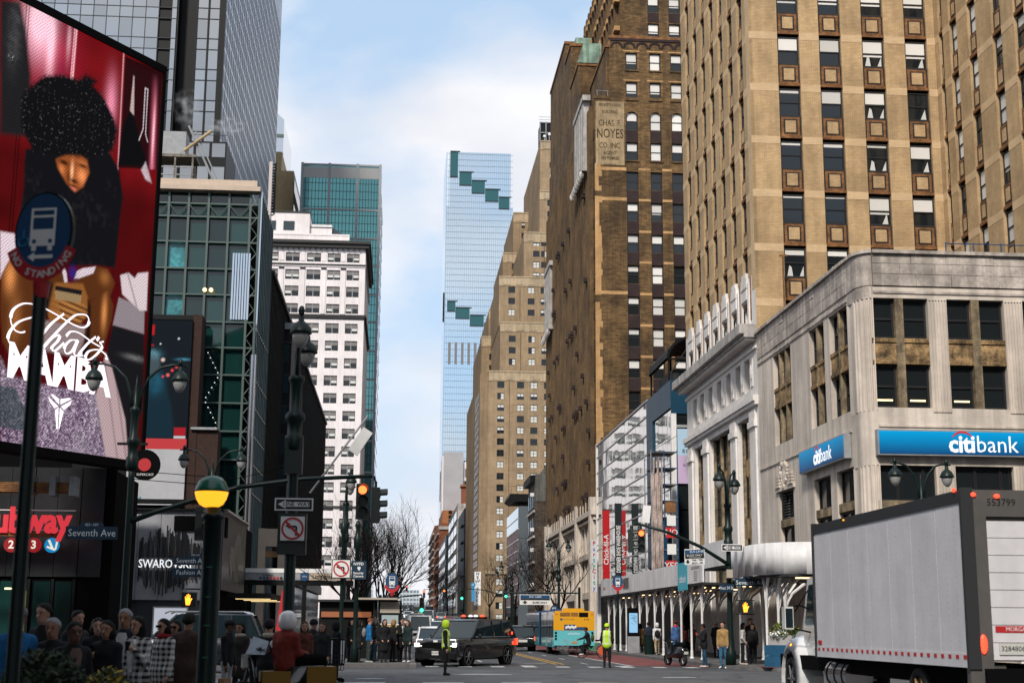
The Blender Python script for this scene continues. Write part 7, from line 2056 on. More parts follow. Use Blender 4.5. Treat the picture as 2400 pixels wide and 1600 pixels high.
for i, (lab, x, y, h, s, sp) in enumerate((('spreading leafless tree beside the overhead bus lane sign', 14.4, 128, 9.5, 31, 1.1), ('leafless tree in front of the pale stone arcade', 14.6, 148, 10, 32, 1.1), ('leafless tree farther along the right pavement', 14.5, 178, 11, 33, 1.0), ('small leafless tree before the stepped hotel', 14.6, 230, 11, 34, 1.0))):
    bare_tree(lab, x, y, h, s, sp, 6)
for i in range(5):
    bare_tree(('first', 'second', 'third', 'fourth', 'fifth')[i]+' of the dark distant trees by the brick blocks', 14.5, 380+i*38, 13+i, 41+i, 1.0, 6)

# ---- black round sign on the billboard lamp and steam
rs = thing('round_black_sign', 'round black sign with a red rim hanging behind the billboard lamp', 'sign', (-10.4, 58, 7.3))
MB().cyl((-10.25, 58.1, 7.9), (-10.25, 58, 7.9), .62, n=28).obj('disc', m_black, rs)
MB().cyl((-10.25, 57.99, 7.9), (-10.25, 57.97, 7.9), .26, n=20).obj('red_centre', m_signr, rs)
text('lettering', 'SUPERCAST', .13, m_signw, rs, FZ(-10.2, 57.95, 7.5), ext=.002)
MB().box(-11.4, -10.2, 58.1, 58.2, 8.7, 8.8).obj('bracket', m_blk, rs)
def steam(label, c, r, dens, seed):
    mt = bpy.data.materials.new('steam'); mt.use_nodes = True
    N, L = mt.node_tree.nodes, mt.node_tree.links
    N.remove(N['Principled BSDF'])
    v = N.new('ShaderNodeVolumePrincipled'); v.inputs['Color'].default_value = (.95, .95, .96, 1); v.inputs['Anisotropy'].default_value = .2
    tc_ = N.new('ShaderNodeTexCoord'); nz_ = N.new('ShaderNodeTexNoise'); nz_.inputs['Scale'].default_value = 2.2; nz_.inputs['Detail'].default_value = 4
    mp_ = N.new('ShaderNodeMapping'); mp_.inputs['Location'].default_value = (seed, seed*.7, 0); L.new(tc_.outputs['Object'], mp_.inputs[0]); L.new(mp_.outputs[0], nz_.inputs['Vector'])
    ln = N.new('ShaderNodeVectorMath'); ln.operation = 'LENGTH'; L.new(tc_.outputs['Object'], ln.inputs[0])
    fo = N.new('ShaderNodeMapRange'); fo.inputs[1].default_value = .35; fo.inputs[2].default_value = 1.0; fo.inputs[3].default_value = 1; fo.inputs[4].default_value = 0; L.new(ln.outputs['Value'], fo.inputs[0])
    mr = N.new('ShaderNodeMapRange'); mr.inputs[1].default_value = .5; mr.inputs[2].default_value = .68; mr.inputs[4].default_value = dens; L.new(nz_.outputs['Fac'], mr.inputs[0])
    mu_ = N.new('ShaderNodeMath'); mu_.operation = 'MULTIPLY'; L.new(mr.outputs[0], mu_.inputs[0]); L.new(fo.outputs[0], mu_.inputs[1])
    L.new(mu_.outputs[0], v.inputs['Density']); L.new(v.outputs[0], N['Material Output'].inputs['Volume'])
    o = MB().ball((0, 0, 0), 1, n=12, k=8).obj('steam', mt, None, M=T(c) @ Matrix.Diagonal((*r, 1)))
    tag(o, label, 'steam', kind='stuff')
steam('wisp of white steam beside the tilted rooftop pipe', (-12.6, 95.5, 35.6), (1.6, .7, .75), 2.2, 3)
steam('thin steam drifting over the rooftop rig', (-15.6, 97, 37.4), (1.2, .7, 1.6), 1.2, 8)
steam('white exhaust vapour under the rear of the bus', (9.75, 84.3, .5), (.55, .4, .6), 6.0, 5)

# ------------------------------------------------------------------ vehicles
m_tyre = mat('tyre', (.010, .010, .011), .85)
m_rim = mat('rim_grey', (.20, .20, .21), .35, metal=.8)
m_cgl = mat('car_glass', (.010, .020, .025), .05, spec=.6)
e_head = emis('lit_headlamp', (1, .95, .9), 1.3)
m_plate = mat('number_plate', (.50, .50, .47), .5)
def paint(name, c, rough=.22): return mat(name, c, rough, spec=.5, coat=.6)
m_cblk = paint('black_car_paint', (.006, .006, .007))
m_cwht = paint('white_car_paint', (.62, .62, .62))
def wheel(t, M, x, y, r, w=.24, rim=None):
    """wheel with its axle along local x"""
    tm_ = MB(M)
    n = 20
    pr = [(r*.72, -w/2), (r*.95, -w/2), (r, -w*.32), (r, w*.32), (r*.95, w/2), (r*.72, w/2)]
    vs = [(x+q, y+p*math.cos(6.2832*i/n), r+p*math.sin(6.2832*i/n)) for p, q in pr for i in range(n)]
    fs = [(j*n+i, j*n+(i+1) % n, ((j+1) % 6)*n+(i+1) % n, ((j+1) % 6)*n+i) for j in range(6) for i in range(n)]
    tm_.add(vs, fs)
    wo_ = tm_.obj('wheel', m_tyre, t, True)
    rm = MB(M)
    for sx in (-1, 1):
        xo = x+sx*w*.38
        rm.cyl((xo, y, r), (xo+sx*.02, y, r), r*.24, n=10)
        for k in range(6):
            a = 6.2832*k/6
            rm.cyl((xo, y, r), (xo, y+r*.7*math.cos(a), r+r*.7*math.sin(a)), r*.09, r*.06, n=5)
    rm.cyl((x-w*.2, y, r), (x+w*.2, y, r), r*.72, n=20)
    rm.obj('rim', rim or m_rim, wo_)
def car(label, x, y, ang, L, Wd, H, mp, kind='suv', z=0.0, group=None, lights='none', small=False, name=None):
    t = thing(name or {'suv': 'sport_utility_vehicle', 'sedan': 'sedan_car', 'van': 'delivery_van'}[kind], label, 'van' if kind == 'van' else 'car', (x, y, z), group, ang)
    M = T((x, y, z)) @ RZ(ang)
    w = Wd/2; hl = L/2
    belt = H*(.60 if kind != 'van' else .52)
    hood = belt-(.02 if kind == 'suv' else .10)
    # stations along the length: (y, bottom, belt height, half width)
    S = [(-hl, .42, hood-.32, w*.84), (-hl+.05, .30, hood-.10, w*.93), (-hl+.22, .26, hood-.05, w*.985), (-hl+1.2, .26, belt-.03, w), (0, .26, belt, w), (hl-.5, .26, belt, w*.99), (hl-.12, .32, belt-.02, w*.95), (hl, .45, belt-.18, w*.86)]
    mb = MB(M); ring = []
    for (yy, zb, zt_, ww) in S:
        ring.append([(-ww*.9, yy, zb), (-ww, yy, zb+.14), (-ww*1.0, yy, zb+(zt_-zb)*.55), (-ww*.965, yy, zt_-.05), (-ww*.90, yy, zt_), (ww*.90, yy, zt_), (ww*.965, yy, zt_-.05), (ww, yy, zb+(zt_-zb)*.55), (ww, yy, zb+.14), (ww*.9, yy, zb)])
    n = 10
    vs = [p for r in ring for p in r]
    fs = [(j*n+i, (j+1)*n+i, (j+1)*n+(i+1) % n, j*n+(i+1) % n) for j in range(len(ring)-1) for i in range(n)]
    fs += [tuple(range(n))[::-1][::-1], tuple(range((len(ring)-1)*n, len(ring)*n))[::-1]]
    mb.add(vs, fs)
    mb.obj('body', mp, t, True)
    # greenhouse
    if kind == 'suv': a0, a1, b0, b1 = -hl+1.35, -hl+2.15, hl-.55, hl-.18
    elif kind == 'van': a0, a1, b0, b1 = -hl+.75, -hl+1.45, hl-.1, hl-.06
    else: a0, a1, b0, b1 = -hl+1.25, -hl+2.05, hl-1.55, hl-.75
    wr = w*.80
    q = [(a0, belt-.01, w*.93), (a1, H-.06, wr), (b0, H-.06, wr), (b1, belt-.01, w*.93)]
    g = MB(M)
    V = [(-q[0][2], q[0][0], q[0][1]), (q[0][2], q[0][0], q[0][1]), (-q[1][2], q[1][0], q[1][1]), (q[1][2], q[1][0], q[1][1]), (-q[2][2], q[2][0], q[2][1]), (q[2][2], q[2][0], q[2][1]), (-q[3][2], q[3][0], q[3][1]), (q[3][2], q[3][0], q[3][1])]
    g.add(V, [(0, 1, 3, 2), (4, 5, 7, 6), (0, 2, 4, 6), (1, 7, 5, 3), (2, 3, 5, 4)])
    g.obj('window_glass', m_cgl, t)
    rf = MB(M); ro = []
    for yy, zz, ww in ((q[1][0]-.06, H-.075, wr*.97), (q[1][0]+.15, H-.01, wr), ((q[1][0]+q[2][0])/2, H+.01, wr*1.01), (q[2][0]-.1, H-.01, wr), (q[2][0]+.08, H-.075, wr*.97)):
        ro.append([(-ww, yy, zz-.07), (-ww*.9, yy, zz), (ww*.9, yy, zz), (ww, yy, zz-.07)])
    for r1, r2 in zip(ro[:-1], ro[1:]):
        rf.add(r1+r2, [(0, 4, 5, 1), (1, 5, 6, 2), (2, 6, 7, 3)])
    rf.obj('roof', mp, t, True)
    pl = MB(M)
    for sx in (-1, 1):
        e = .012
        def P(u, k0, k1): a, b = q[k0], q[k1]; return (sx*((a[2]+(b[2]-a[2])*u)+e), a[0]+(b[0]-a[0])*u, a[1]+(b[1]-a[1])*u)
        pl.tube([P(0, 0, 1), P(1, 0, 1)], .045, 5); pl.tube([P(0, 3, 2), P(1, 3, 2)], .06 if kind != 'van' else .2, 5)
        for f in ((.42, .74) if kind == 'suv' else (.5,)):
            yy = q[1][0]+(q[2][0]-q[1][0])*f
            pl.tube([(sx*(w*.93+e), yy, belt), (sx*(wr+e), yy, H-.07)], .04, 5)
    pl.obj('pillars', mp, t)
    if kind == 'van':
        MB(M).box(-w*.99, w*.99, a1+.25, hl, belt-.1, H).obj('cargo_box', mp, t)
    rr = .40 if kind == 'suv' else .33
    wy0, wy1 = -hl+.95, hl-1.05
    for sx in (-1, 1):
        for yy in (wy0, wy1):
            if not small: MB(M).cyl((sx*(w-.005), yy, rr), (sx*(w-.25), yy, rr), rr*1.18, n=18).obj('wheel_arch', m_black, t)
            wheel(t, M, sx*(w-.11), yy, rr)
    # front and rear details
    MB(M).box(-w*.62, w*.62, -hl-.012, -hl+.08, hood-.42, hood-.18).obj('grille', m_black, t)
    MB(M).box(-w*.9, w*.9, -hl-.03, -hl+.15, .32, .52).obj('bumper', m_blk if mp is not m_cwht else mp, t)
    MB(M).box(-.16, .16, -hl-.045, -hl-.03, .46, .62).obj('number_plate', m_plate, t)
    for sx in (-1, 1):
        MB(M).box(sx*w*.86-.12, sx*w*.86+.06 if sx > 0 else sx*w*.86+.12, -hl-.01, -hl+.25, hood-.36, hood-.2).obj('headlamp', e_head if lights in ('front', 'police') else m_lens, t)
        MB(M).box(sx*w*.9-.07, sx*w*.9+.07, hl-.06, hl+.012, belt-.32, belt-.05).obj('tail_lamp', e_tail if lights in ('rear', 'police') else m_signr, t)
        if not small: MB(M).ball((sx*(w+.12), a0+.35, belt+.08), .09, .06, .07, 8, 5).obj('mirror', mp, t)
        if not small:
            MB(M).box(sx*w-.004 if sx < 0 else sx*w-.012, sx*w+.012 if sx > 0 else sx*w+.004, -.35, -.2, belt-.2, belt-.17).box(sx*w-.012, sx*w+.012, .75, .9, belt-.2, belt-.17).obj('door_handle', m_chrome, t)
    MB(M).box(-.3, .3, hl, hl+.012, belt-.42, belt-.26).obj('rear_plate', m_plate, t)
    return t, M

suv, MS = car('large black police sport utility vehicle crossing in front of the crowd', 3.05, 62.4, RAD(-31), 5.6, 2.08, 1.94, m_cblk, 'suv', lights='police')
hl = 5.6/2
for sx in (-1, 1):          # C-shaped running lights, beltline chrome, flashing lamps
    MB(MS).tube([(sx*.62, -hl-.02, 1.08), (sx*.92, -hl+.02, 1.08), (sx*.95, -hl+.04, .86), (sx*.66, -hl-.02, .82)], .022, 6).obj('running_light', e_head, suv)
    MB(MS).tube([(sx*1.0, -1.2, 1.19), (sx*1.0, 2.1, 1.2)], .012, 5).obj('chrome_strip', m_chrome, suv)
MB(MS).box(-.1, .1, -hl-.03, -hl-.015, .98, 1.06).obj('badge', m_signw, suv)
for u, v, m_ in ((-.45, -.35, e_head), (.2, -.4, e_head)): MB(MS).box(u, u+.3, -.62, -.6, 1.76, 1.8).obj('windscreen_flasher', m_, suv)
lbx = MB(MS).box(-.55, .55, .35, .75, 1.95, 2.03).obj('light_bar', m_black, suv)
for u, m_ in ((-.5, e_tail), (-.15, e_head), (.1, e_head), (.42, e_tail)): MB(MS).ball((u, .5, 2.06), .08, .12, .06, 8, 5).obj('beacon', m_, suv)
for z, yy in ((1.35, 2.2), (.92, 2.3)): MB(MS).ball((1.02, yy, z), .03, .06, .07, 8, 5).obj('side_flasher', e_tail, suv)
text('number', 'HS-GW', .13, m_signk, suv, MS @ T((0, -hl-.047, .54)) @ RX(math.pi/2), ext=.001)
car('white police car half hidden behind the black utility vehicle', 1.85, 68.6, RAD(0), 4.8, 1.9, 1.6, m_cwht, 'sedan')
m_cblue = paint('dark_blue_black_paint', (.006, .010, .016))
ds, MD = car('dark utility vehicle with silver roof rails passing behind the left crowd', -7.1, 51.5, RAD(-90), 5.2, 2.0, 2.02, m_cblue, 'suv')
for sx in (-1, 1): MB(MD).tube([(sx*.68, -.9, 2.0), (sx*.68, -.75, 2.07), (sx*.68, 1.8, 2.07), (sx*.68, 2.0, 2.0)], .025, 6).obj('roof_rail', m_chrome, ds)
car('dark car with red tail lamps waiting left of the bus', 8.4, 99, RAD(180), 4.7, 1.85, 1.7, m_cblk, 'suv', lights='rear')
# traffic further up the street
pal_ = [paint('grey_car_paint', (.16, .17, .18)), m_cwht, m_cblk, paint('red_car_paint', (.22, .02, .02)), paint('silver_car_paint', (.36, .37, .38)), paint('dark_blue_car_paint', (.02, .04, .09)), paint('yellow_taxi_paint', (.50, .30, .02))]
far = [('white delivery van', 2.0, 128, 'van', 1, 1), ('dark red car', 4.9, 140, 'sedan', 3, 1), ('grey van', 2.2, 172, 'van', 0, 1), ('white car', 5.0, 185, 'sedan', 1, 1), ('black car', 8.6, 135, 'suv', 2, 0), ('dark blue car', 2.1, 225, 'suv', 5, 1), ('silver van', 5.0, 240, 'van', 4, 1), ('black utility vehicle', 8.7, 200, 'suv', 2, 0), ('yellow taxi', 5.1, 300, 'sedan', 6, 1), ('white utility vehicle', 2.3, 320, 'suv', 1, 1), ('grey utility vehicle', 8.7, 290, 'suv', 0, 0), ('white van', 5.0, 390, 'van', 1, 1), ('silver car', 2.4, 420, 'sedan', 4, 1), ('dark van', 8.8, 400, 'van', 5, 0), ('white box van', 2.5, 520, 'van', 1, 1), ('grey van', 5.2, 560, 'van', 0, 1)]
for i, (c_, x, y, kd, ci, tow) in enumerate(far):
    car(f'{c_} {"coming down" if tow else "driving up"} the {["near", "middle", "far"][min(2, int((y-100)/160))]} street, {["left", "centre", "right"][0 if x < 3.5 else (1 if x < 7 else 2)]} lane', x, y, RAD(0 if tow else 180), 4.7 if kd != 'van' else 5.4, 1.86 if kd != 'van' else 2.0, {'suv': 1.75, 'sedan': 1.48, 'van': 2.5}[kd], pal_[ci], kd, gz(y), 'traffic up the street', 'front' if tow else 'rear', True)

# ---- articulated bus, yellow and teal rear
bus = thing('articulated_bus', 'articulated city bus with yellow upper and teal lower rear', 'bus', (10.4, 85, 0))
m_by, m_bt, m_bd = paint('bus_yellow', (.62, .30, .006), .35), paint('bus_teal', (.10, .42, .46), .3), paint('bus_navy', (.008, .05, .12), .25)
BX0, BX1, BY0 = 9.2, 11.62, 85.0
MB().box(BX0+.02, BX1-.02, BY0+.05, 92.4, .42, 2.52).obj('rear_section', m_bd, bus)
MB().prism([(BX0, 1.42), (BX1, 1.42), (BX1, 2.38), (BX1-.12, 2.55), (BX0+.12, 2.55), (BX0, 2.38)], BY0-.04, BY0+.35).obj('yellow_rear', m_by, bus)
MB().box(BX0, BX1, BY0-.04, BY0+.35, .55, 1.41).obj('teal_rear', m_bt, bus)
MB().box(BX0+.55, BX1-.6, BY0+.0, BY0+.6, 2.55, 2.70).obj('roof_pod', m_by, bus)
MB().box(BX0+.1, BX1-.1, BY0+.02, BY0+.3, .36, .55).obj('rear_bumper', m_blk, bus)
for k in range(5):
    MB().box(BX0+.38, BX0+.98, BY0-.055, BY0-.04, 2.24+k*.045, 2.265+k*.045).obj('vent_slat', m_orb, bus)
    MB().box(BX0+1.03, BX0+1.45, BY0-.055, BY0-.04, 2.24+k*.045, 2.265+k*.045).obj('vent_slat', m_orb, bus)
MB().box(BX0+1.5, BX0+2.05, BY0-.055, BY0-.04, 2.2, 2.46).obj('route_display', m_black, bus)
for x in (BX0+.17, BX1-.14): MB().box(x-.06, x+.06, BY0-.055, BY0-.04, 2.33, 2.37).obj('marker_lamp', m_signr, bus)
for z in (1.28, 1.1, .93):
    for x in (BX0+.13, BX1-.13): MB().cyl((x, BY0-.04, z), (x, BY0-.06, z), .07, n=12).obj('rear_lamp', m_black, bus)
MB().box(BX0+.62, BX0+1.85, BY0-.05, BY0-.04, 1.44, 1.76).obj('advert', m_signb, bus)
MB().box(BX0+1.3, BX0+1.85, BY0-.056, BY0-.05, 1.62, 1.76).obj('advert_band', m_by, bus)
for i in range(6): MB().ball((BX0+.75+i*.11, BY0-.05, 1.58+.05*(i % 2)), .06, .01, .09, 8, 5).obj('advert_letter', m_signw, bus)
text('lettering', 'selectbus', .2, m_wtx, bus, FZ(BX0+1.2, BY0-.045, 1.24), ext=.001)
text('lettering', '6166', .16, m_signk, bus, FZ(BX0+1.95, BY0-.045, 2.06), ext=.001)
MB().cyl((BX0+.45, BY0-.04, 2.06), (BX0+.45, BY0-.05, 2.06), .07, n=12).obj('operator_badge', m_signb, bus)
text('lettering', 'New York City Bus', .08, m_navy, bus, FZ(BX0+.9, BY0-.045, 2.06), ext=.001)
MB().box(BX0+1.05, BX0+1.4, BY0-.055, BY0-.04, .66, .8).obj('number_plate', m_ocht, bus)
MB().box(BX0-.01, BX0+.02, 85.4, 88.5, .45, .98).box(BX0-.01, BX0+.02, 89.3, 92.3, .45, .98).obj('teal_skirt', m_bt, bus)
for i in range(4): MB().box(BX0-.015, BX0+.02, 85.6+i*1.7, 87.1+i*1.7, 1.05, 1.95).obj('side_window', m_cgl, bus)
MB().box(BX0-.012, BX0+.02, 85.4, 92.3, 2.0, 2.3).obj('navy_band', m_bd, bus)
for k in range(7): MB().box(BX0+.1-.03*(k % 2), BX1-.1+.03*(k % 2), 92.4+k*.2, 92.6+k*.2, .5, 2.5).obj('bellows_fold', m_black, bus)
MB().box(BX0-.015, BX0+.03, 88.55, 88.85, .42, 2.5).obj('grey_band', m_grey, bus)
MB().box(BX0, BX1, 93.8, 103, .42, 2.52).obj('front_section', m_bd, bus)
MB().box(BX0-.01, BX0+.02, 93.8, 103, .45, .98).obj('teal_skirt', m_bt, bus)
for i in range(5): MB().box(BX0-.015, BX0+.02, 94+i*1.8, 95.6+i*1.8, 1.05, 1.95).obj('side_window', m_cgl, bus)
for y in (87.6, 91.0, 95.8, 101): MB().box(BX0+.5, BX1-.5, y-.4, y+.9, 2.52, 2.68).obj('roof_unit', m_signb, bus)
for y in (88.9, 100.4):
    for x in (BX0+.16, BX1-.16): wheel(bus, Matrix.Identity(4), x, y, .46, .28)

# ---- white box truck at right
trk = thing('box_truck', 'white box truck with dark top rail and red marker lights at the right edge', 'truck', (10.2, 27, 0))
m_tw = mat('truck_panel', (.62, .61, .635), .42, var=(.9, .93, 1.04), streak=.05, bump=(2.2, .18, .03), coat=.15)
m_tg = mat('truck_grey_frame', (.085, .08, .076), .5, var=(1, .9, 1.1))
X0, X1, Y0, Y1, Z0, Z1 = 8.9, 11.4, 22.0, 30.2, 1.16, 3.62
FTK = face(X0, Y1, 0, 'W')
for i in range(7):
    w = (Y1-Y0)/7
    p_ = MB(FTK).box(i*w+.006, (i+1)*w-.006, -.012, .03, Z0+.12, Z1).obj('side_panel', m_tw, trk)
    rv = MB(FTK)
    for j in range(24):
        for u in (i*w+.03, i*w+w*.35, i*w+w*.68):
            rv.box(u-.006, u+.006, -.016, -.01, Z0+.2+j*.1, Z0+.213+j*.1)
    rv.obj('rivets', m_grey, p_)
MB(FTK).box(-.02, Y1-Y0, -.03, .1, Z1, Z1+.2).obj('top_rail', m_dgrey, trk)
MB(FTK).box(-.02, Y1-Y0, -.02, .1, Z0-.1, Z0+.12).obj('bottom_rail', m_tw, trk)
for i in range(26): block('reflector', FTK, .1+i*.315, .1+i*.315+.12, Z0+.03, Z0+.09, .026, m_signr, trk)
MB(FTK).box(.12, .35, -.028, -.012, Z0+.16, Z0+.24).obj('sticker', m_signr, trk)
MB().box(X0+.03, X1, Y0+.03, Y1, Z0, Z1+.15).obj('box_core', m_tg, trk)
for a_, b_ in ((-.06, .0), (Y1-Y0-.02, Y1-Y0+.06)): MB(FTK).box(a_, b_, -.05, .15, Z0-.12, Z1+.23).obj('corner_post', m_dgrey, trk)
FTR = face(X0, Y0, 0, 'S')
MB(FTR).box(-.02, .36, -.03, .1, .75, Z1+.2).obj('rear_post', m_tg, trk)
MB(FTR).box(.36, 2.5, -.03, .1, Z1-.22, Z1+.2).obj('rear_header', m_tg, trk)
for i in range(8): MB(FTR).box(.37, 2.5, .0, .08, Z0+.02+i*.27, Z0+.28+i*.27).obj('door_slat', m_tw, trk)
text('number', '553799', .16, m_signk, trk, ontext(FTR, .62, Z1+.0, .035), ext=.001)
MB(FTR).box(.42, 1.2, -.008, 0, 1.6, 1.7).obj('maker_label', m_signr, trk)
text('lettering', 'MORGAN', .09, m_signw, trk, ontext(FTR, .78, 1.65, .012), ext=.001)
MB(FTR).box(.46, .9, -.02, 0, 1.26, 1.44).obj('number_plate', m_plate, trk)
text('number', '3284806', .11, m_signk, trk, ontext(FTR, .68, 1.35, .022), ext=.001)
MB(FTR).ball((.2, -.05, 1.42), .06, .03, .15, 10, 7).obj('tail_lamp', e_tail, trk)
for u, z in ((.16, Z1+.12), (.55, Z1+.1)): MB(FTR).ball((u, -.05, z), .05, .03, .035, 8, 5).obj('marker_lamp', e_tail, trk)
MB(FTK).ball((Y1-Y0-.2, -.05, Z1+.21), .05, .03, .035, 8, 5).obj('marker_lamp', e_tail, trk)
MB(FTK).ball((2.2, -.04, Z1+.15), .03, .02, .02, 8, 5).obj('marker_lamp', e_amb, trk)
MB().box(X0+.2, X1-.2, Y0-.1, 34.0, .75, 1.05).obj('chassis', m_black, trk)
MB().box(X0+.05, X0+.6, Y0+.1, Y0+.3, .3, 1.1).obj('step_bar', m_tg, trk)
for x in (X0+.22, X0+.52, X1-.22): wheel(trk, Matrix.Identity(4), x, 24.6, .5, .27, m_ocht)
MB().cyl((X0+.35, 28.6, .72), (X0+.35, 30.0, .72), .3, n=16).obj('fuel_tank', m_chrome, trk)
for y in (28.8, 29.3, 29.8): MB().cyl((X0+.35, y, .72), (X0+.35, y+.06, .72), .31, n=16).obj('tank_strap', m_black, trk)
m_cabw = paint('truck_cab_white', (.60, .60, .60), .25)
cab = MB().prism([(30.5, .85), (32.5, .85), (32.6, 1.75), (32.15, 2.75), (30.5, 2.85)], 9.28, 11.2, 'x').obj('cab', m_cabw, trk)
MB().prism([(30.75, 1.75), (32.4, 1.75), (32.02, 2.6), (30.75, 2.65)], 9.262, 9.29, 'x').obj('door_window', m_cgl, trk)
MB().prism([(32.5, .7), (34.2, .7), (34.25, 1.35), (33.9, 1.55), (32.5, 1.72)], 9.5, 11.0, 'x').obj('hood', m_cabw, trk)
fn = MB(); n = 14
for i in range(n):
    a0, a1 = math.pi*(-.05+1.1*i/n), math.pi*(-.05+1.1*(i+1)/n)
    f_ = lambda a, r, x: (x, 33.0-r*1.05*math.cos(a), .5+r*math.sin(a)*1.12)
    fn.add([f_(a0, .62, 9.02), f_(a1, .62, 9.02), f_(a1, .80, 9.10), f_(a0, .80, 9.10), f_(a0, .92, 9.55), f_(a1, .92, 9.55), f_(a0, .62, 9.45), f_(a1, .62, 9.45)], [(3, 2, 1, 0), (4, 5, 2, 3), (0, 1, 7, 6)])
fn.obj('fender', m_cabw, trk, True)
MB().ball((9.07, 32.9, 1.25), .03, .09, .05, 8, 5).obj('turn_lamp', e_hand, trk)
for x in (9.2, 11.1): wheel(trk, Matrix.Identity(4), x, 33.0, .5, .28)
mi = MB().box(8.72, 8.92, 32.1, 32.35, 1.62, 2.12).obj('mirror', m_cabw, trk)
MB().box(8.74, 8.90, 32.085, 32.1, 1.66, 2.08).obj('mirror_glass', m_cgl, mi)
MB().tube([(8.85, 32.2, 2.1), (9.1, 32.2, 2.15), (9.3, 32.0, 2.05)], .02, 5).tube([(8.85, 32.2, 1.65), (9.3, 32.0, 1.55)], .02, 5).tube([(9.0, 32.3, 2.0), (9.28, 32.1, 2.5)], .015, 5).obj('mirror_arm', m_black, trk)
MB().cyl((9.262, 31.5, 1.3), (9.258, 31.5, 1.3), .13, n=16).obj('door_badge', m_signr, trk)

# ---- two-wheelers and the shopping cart
def scooter(label, x, y, ang, mp, z=0.0, name='motor_scooter'):
    t = thing(name, label, 'motorcycle', (x, y, z), None, ang)
    M = T((x, y, z)) @ RZ(ang)
    wheel(t, M, 0, -.65, .28, .12); wheel(t, M, 0, .62, .28, .13)
    MB(M).prism([(-.5, .35), (.55, .32), (.85, .62), (.7, .82), (.15, .8), (-.1, .5), (-.4, .55), (-.48, 1.0), (-.6, .95)], -.16, .16, 'x').obj('body', mp, t, True)
    MB(M).tube([(0, .0, .82), (0, .35, .87), (0, .75, .9)], [.11, .15, .12], 8).obj('seat', m_black, t, True)
    MB(M).tube([(0, -.68, .3), (0, -.55, .8), (0, -.48, 1.08)], .04, 6).tube([(-.36, -.42, 1.1), (0, -.5, 1.08), (.36, -.42, 1.1)], .025, 6).obj('handlebar', m_dgrey, t)
    MB(M).box(-.12, .12, -.68, -.58, .78, 1.0).obj('headlamp', m_lens, t)
    MB(M).box(-.1, .1, .88, .9, .5, .62).obj('number_plate', m_plate, t)
    return t, M
sc1, _ = scooter('black motor scooter parked at the right kerb before the shed', 12.15, 62.8, RAD(200), m_cblk)
m_yellow = mat('yellow_delivery_box', (.20, .10, .005), .5)
dm, MDm = scooter('delivery moped with silver cover and yellow crate under the helmeted rider', -1.95, 25.2, RAD(-78), m_cblk, .15, 'delivery_moped')
m_foil = mat('silver_cover', (.16, .18, .2), .3, metal=.5, bump=(9, .5, .03))
MB(MDm).add([(-.42, -.35, 1.0), (-.1, -.62, 1.0), (.1, -.62, 1.0), (.42, -.35, 1.0), (-.36, -.28, 1.22), (0, -.5, 1.3), (.36, -.28, 1.22), (0, -.2, 1.05)], [(0, 1, 5, 4), (1, 2, 5), (2, 3, 6, 5), (4, 5, 7), (5, 6, 7), (0, 4, 7), (3, 7, 6), (0, 7, 3, 2, 1)]).obj('handle_cover', m_foil, dm)
MB(MDm).box(-.3, .3, -.35, .12, .42, .72).obj('front_crate', m_yellow, dm)
MB(MDm).box(-.28, .28, .4, .9, .5, .8).obj('rear_crate', m_yellow, dm)
crt = thing('shopping_cart', 'wire shopping cart loaded with a big black striped bag', 'cart', (-1.9, 43.2, 0))
MC = T((-2.02, 43.2, 0)) @ RZ(RAD(12))
wr = MB(MC)
for i in range(11):
    u = -.48+i*.096
    wr.cyl((u*.9, -.27, .35), (u, -.32, .78), .008, n=4).cyl((u*.9, .27, .35), (u, .32, .78), .008, n=4)
for z, f in ((.35, .9), (.5, .935), (.64, .97), (.78, 1.0)):
    for sy in (-1, 1): wr.cyl((-.48*f, sy*.3*f, z), (.48*f, sy*.3*f, z), .009, n=4)
    for sx in (-1, 1): wr.cyl((sx*.48*f, -.3*f, z), (sx*.48*f, .3*f, z), .009, n=4)
o = wr.obj('wire_basket', m_dgrey, crt); o['kind'] = 'stuff'
MB(MC).tube([(.48, -.25, .78), (.56, -.22, .95), (.56, .22, .95), (.48, .25, .78)], .015, 5).tube([(-.4, 0, .35), (-.1, 0, .12), (.45, 0, .12)], .015, 5).obj('handle_frame', m_dgrey, crt)
for sx in (-.4, .42):
    for sy in (-.24, .24): MB(MC).cyl((sx, sy-.015, .06), (sx, sy+.015, .06), .06, n=10).obj('caster', m_black, crt)
bag = thing('striped_black_bag', 'big black duffel bag with white stripes lying in the shopping cart', 'bag', (-2.02, 43.2, .45))
mb = MB(MC)
for i, (u, h) in enumerate(((-.46, .1), (-.42, .3), (-.1, .36), (.2, .36), (.42, .33), (.5, .12))): pass
mb.prism([(-.46, .48), (.46, .48), (.5, .8), (.46, 1.22), (.3, 1.27), (-.3, 1.24), (-.46, 1.12), (-.5, .8)], -.26, .26).obj('bag_body', m_blk, bag, False)
for u in (-.02, .06, .34, .41): MB(MC).box(u, u+.035, -.268, -.258, .55, 1.2).obj('stripe', m_signw, bag)
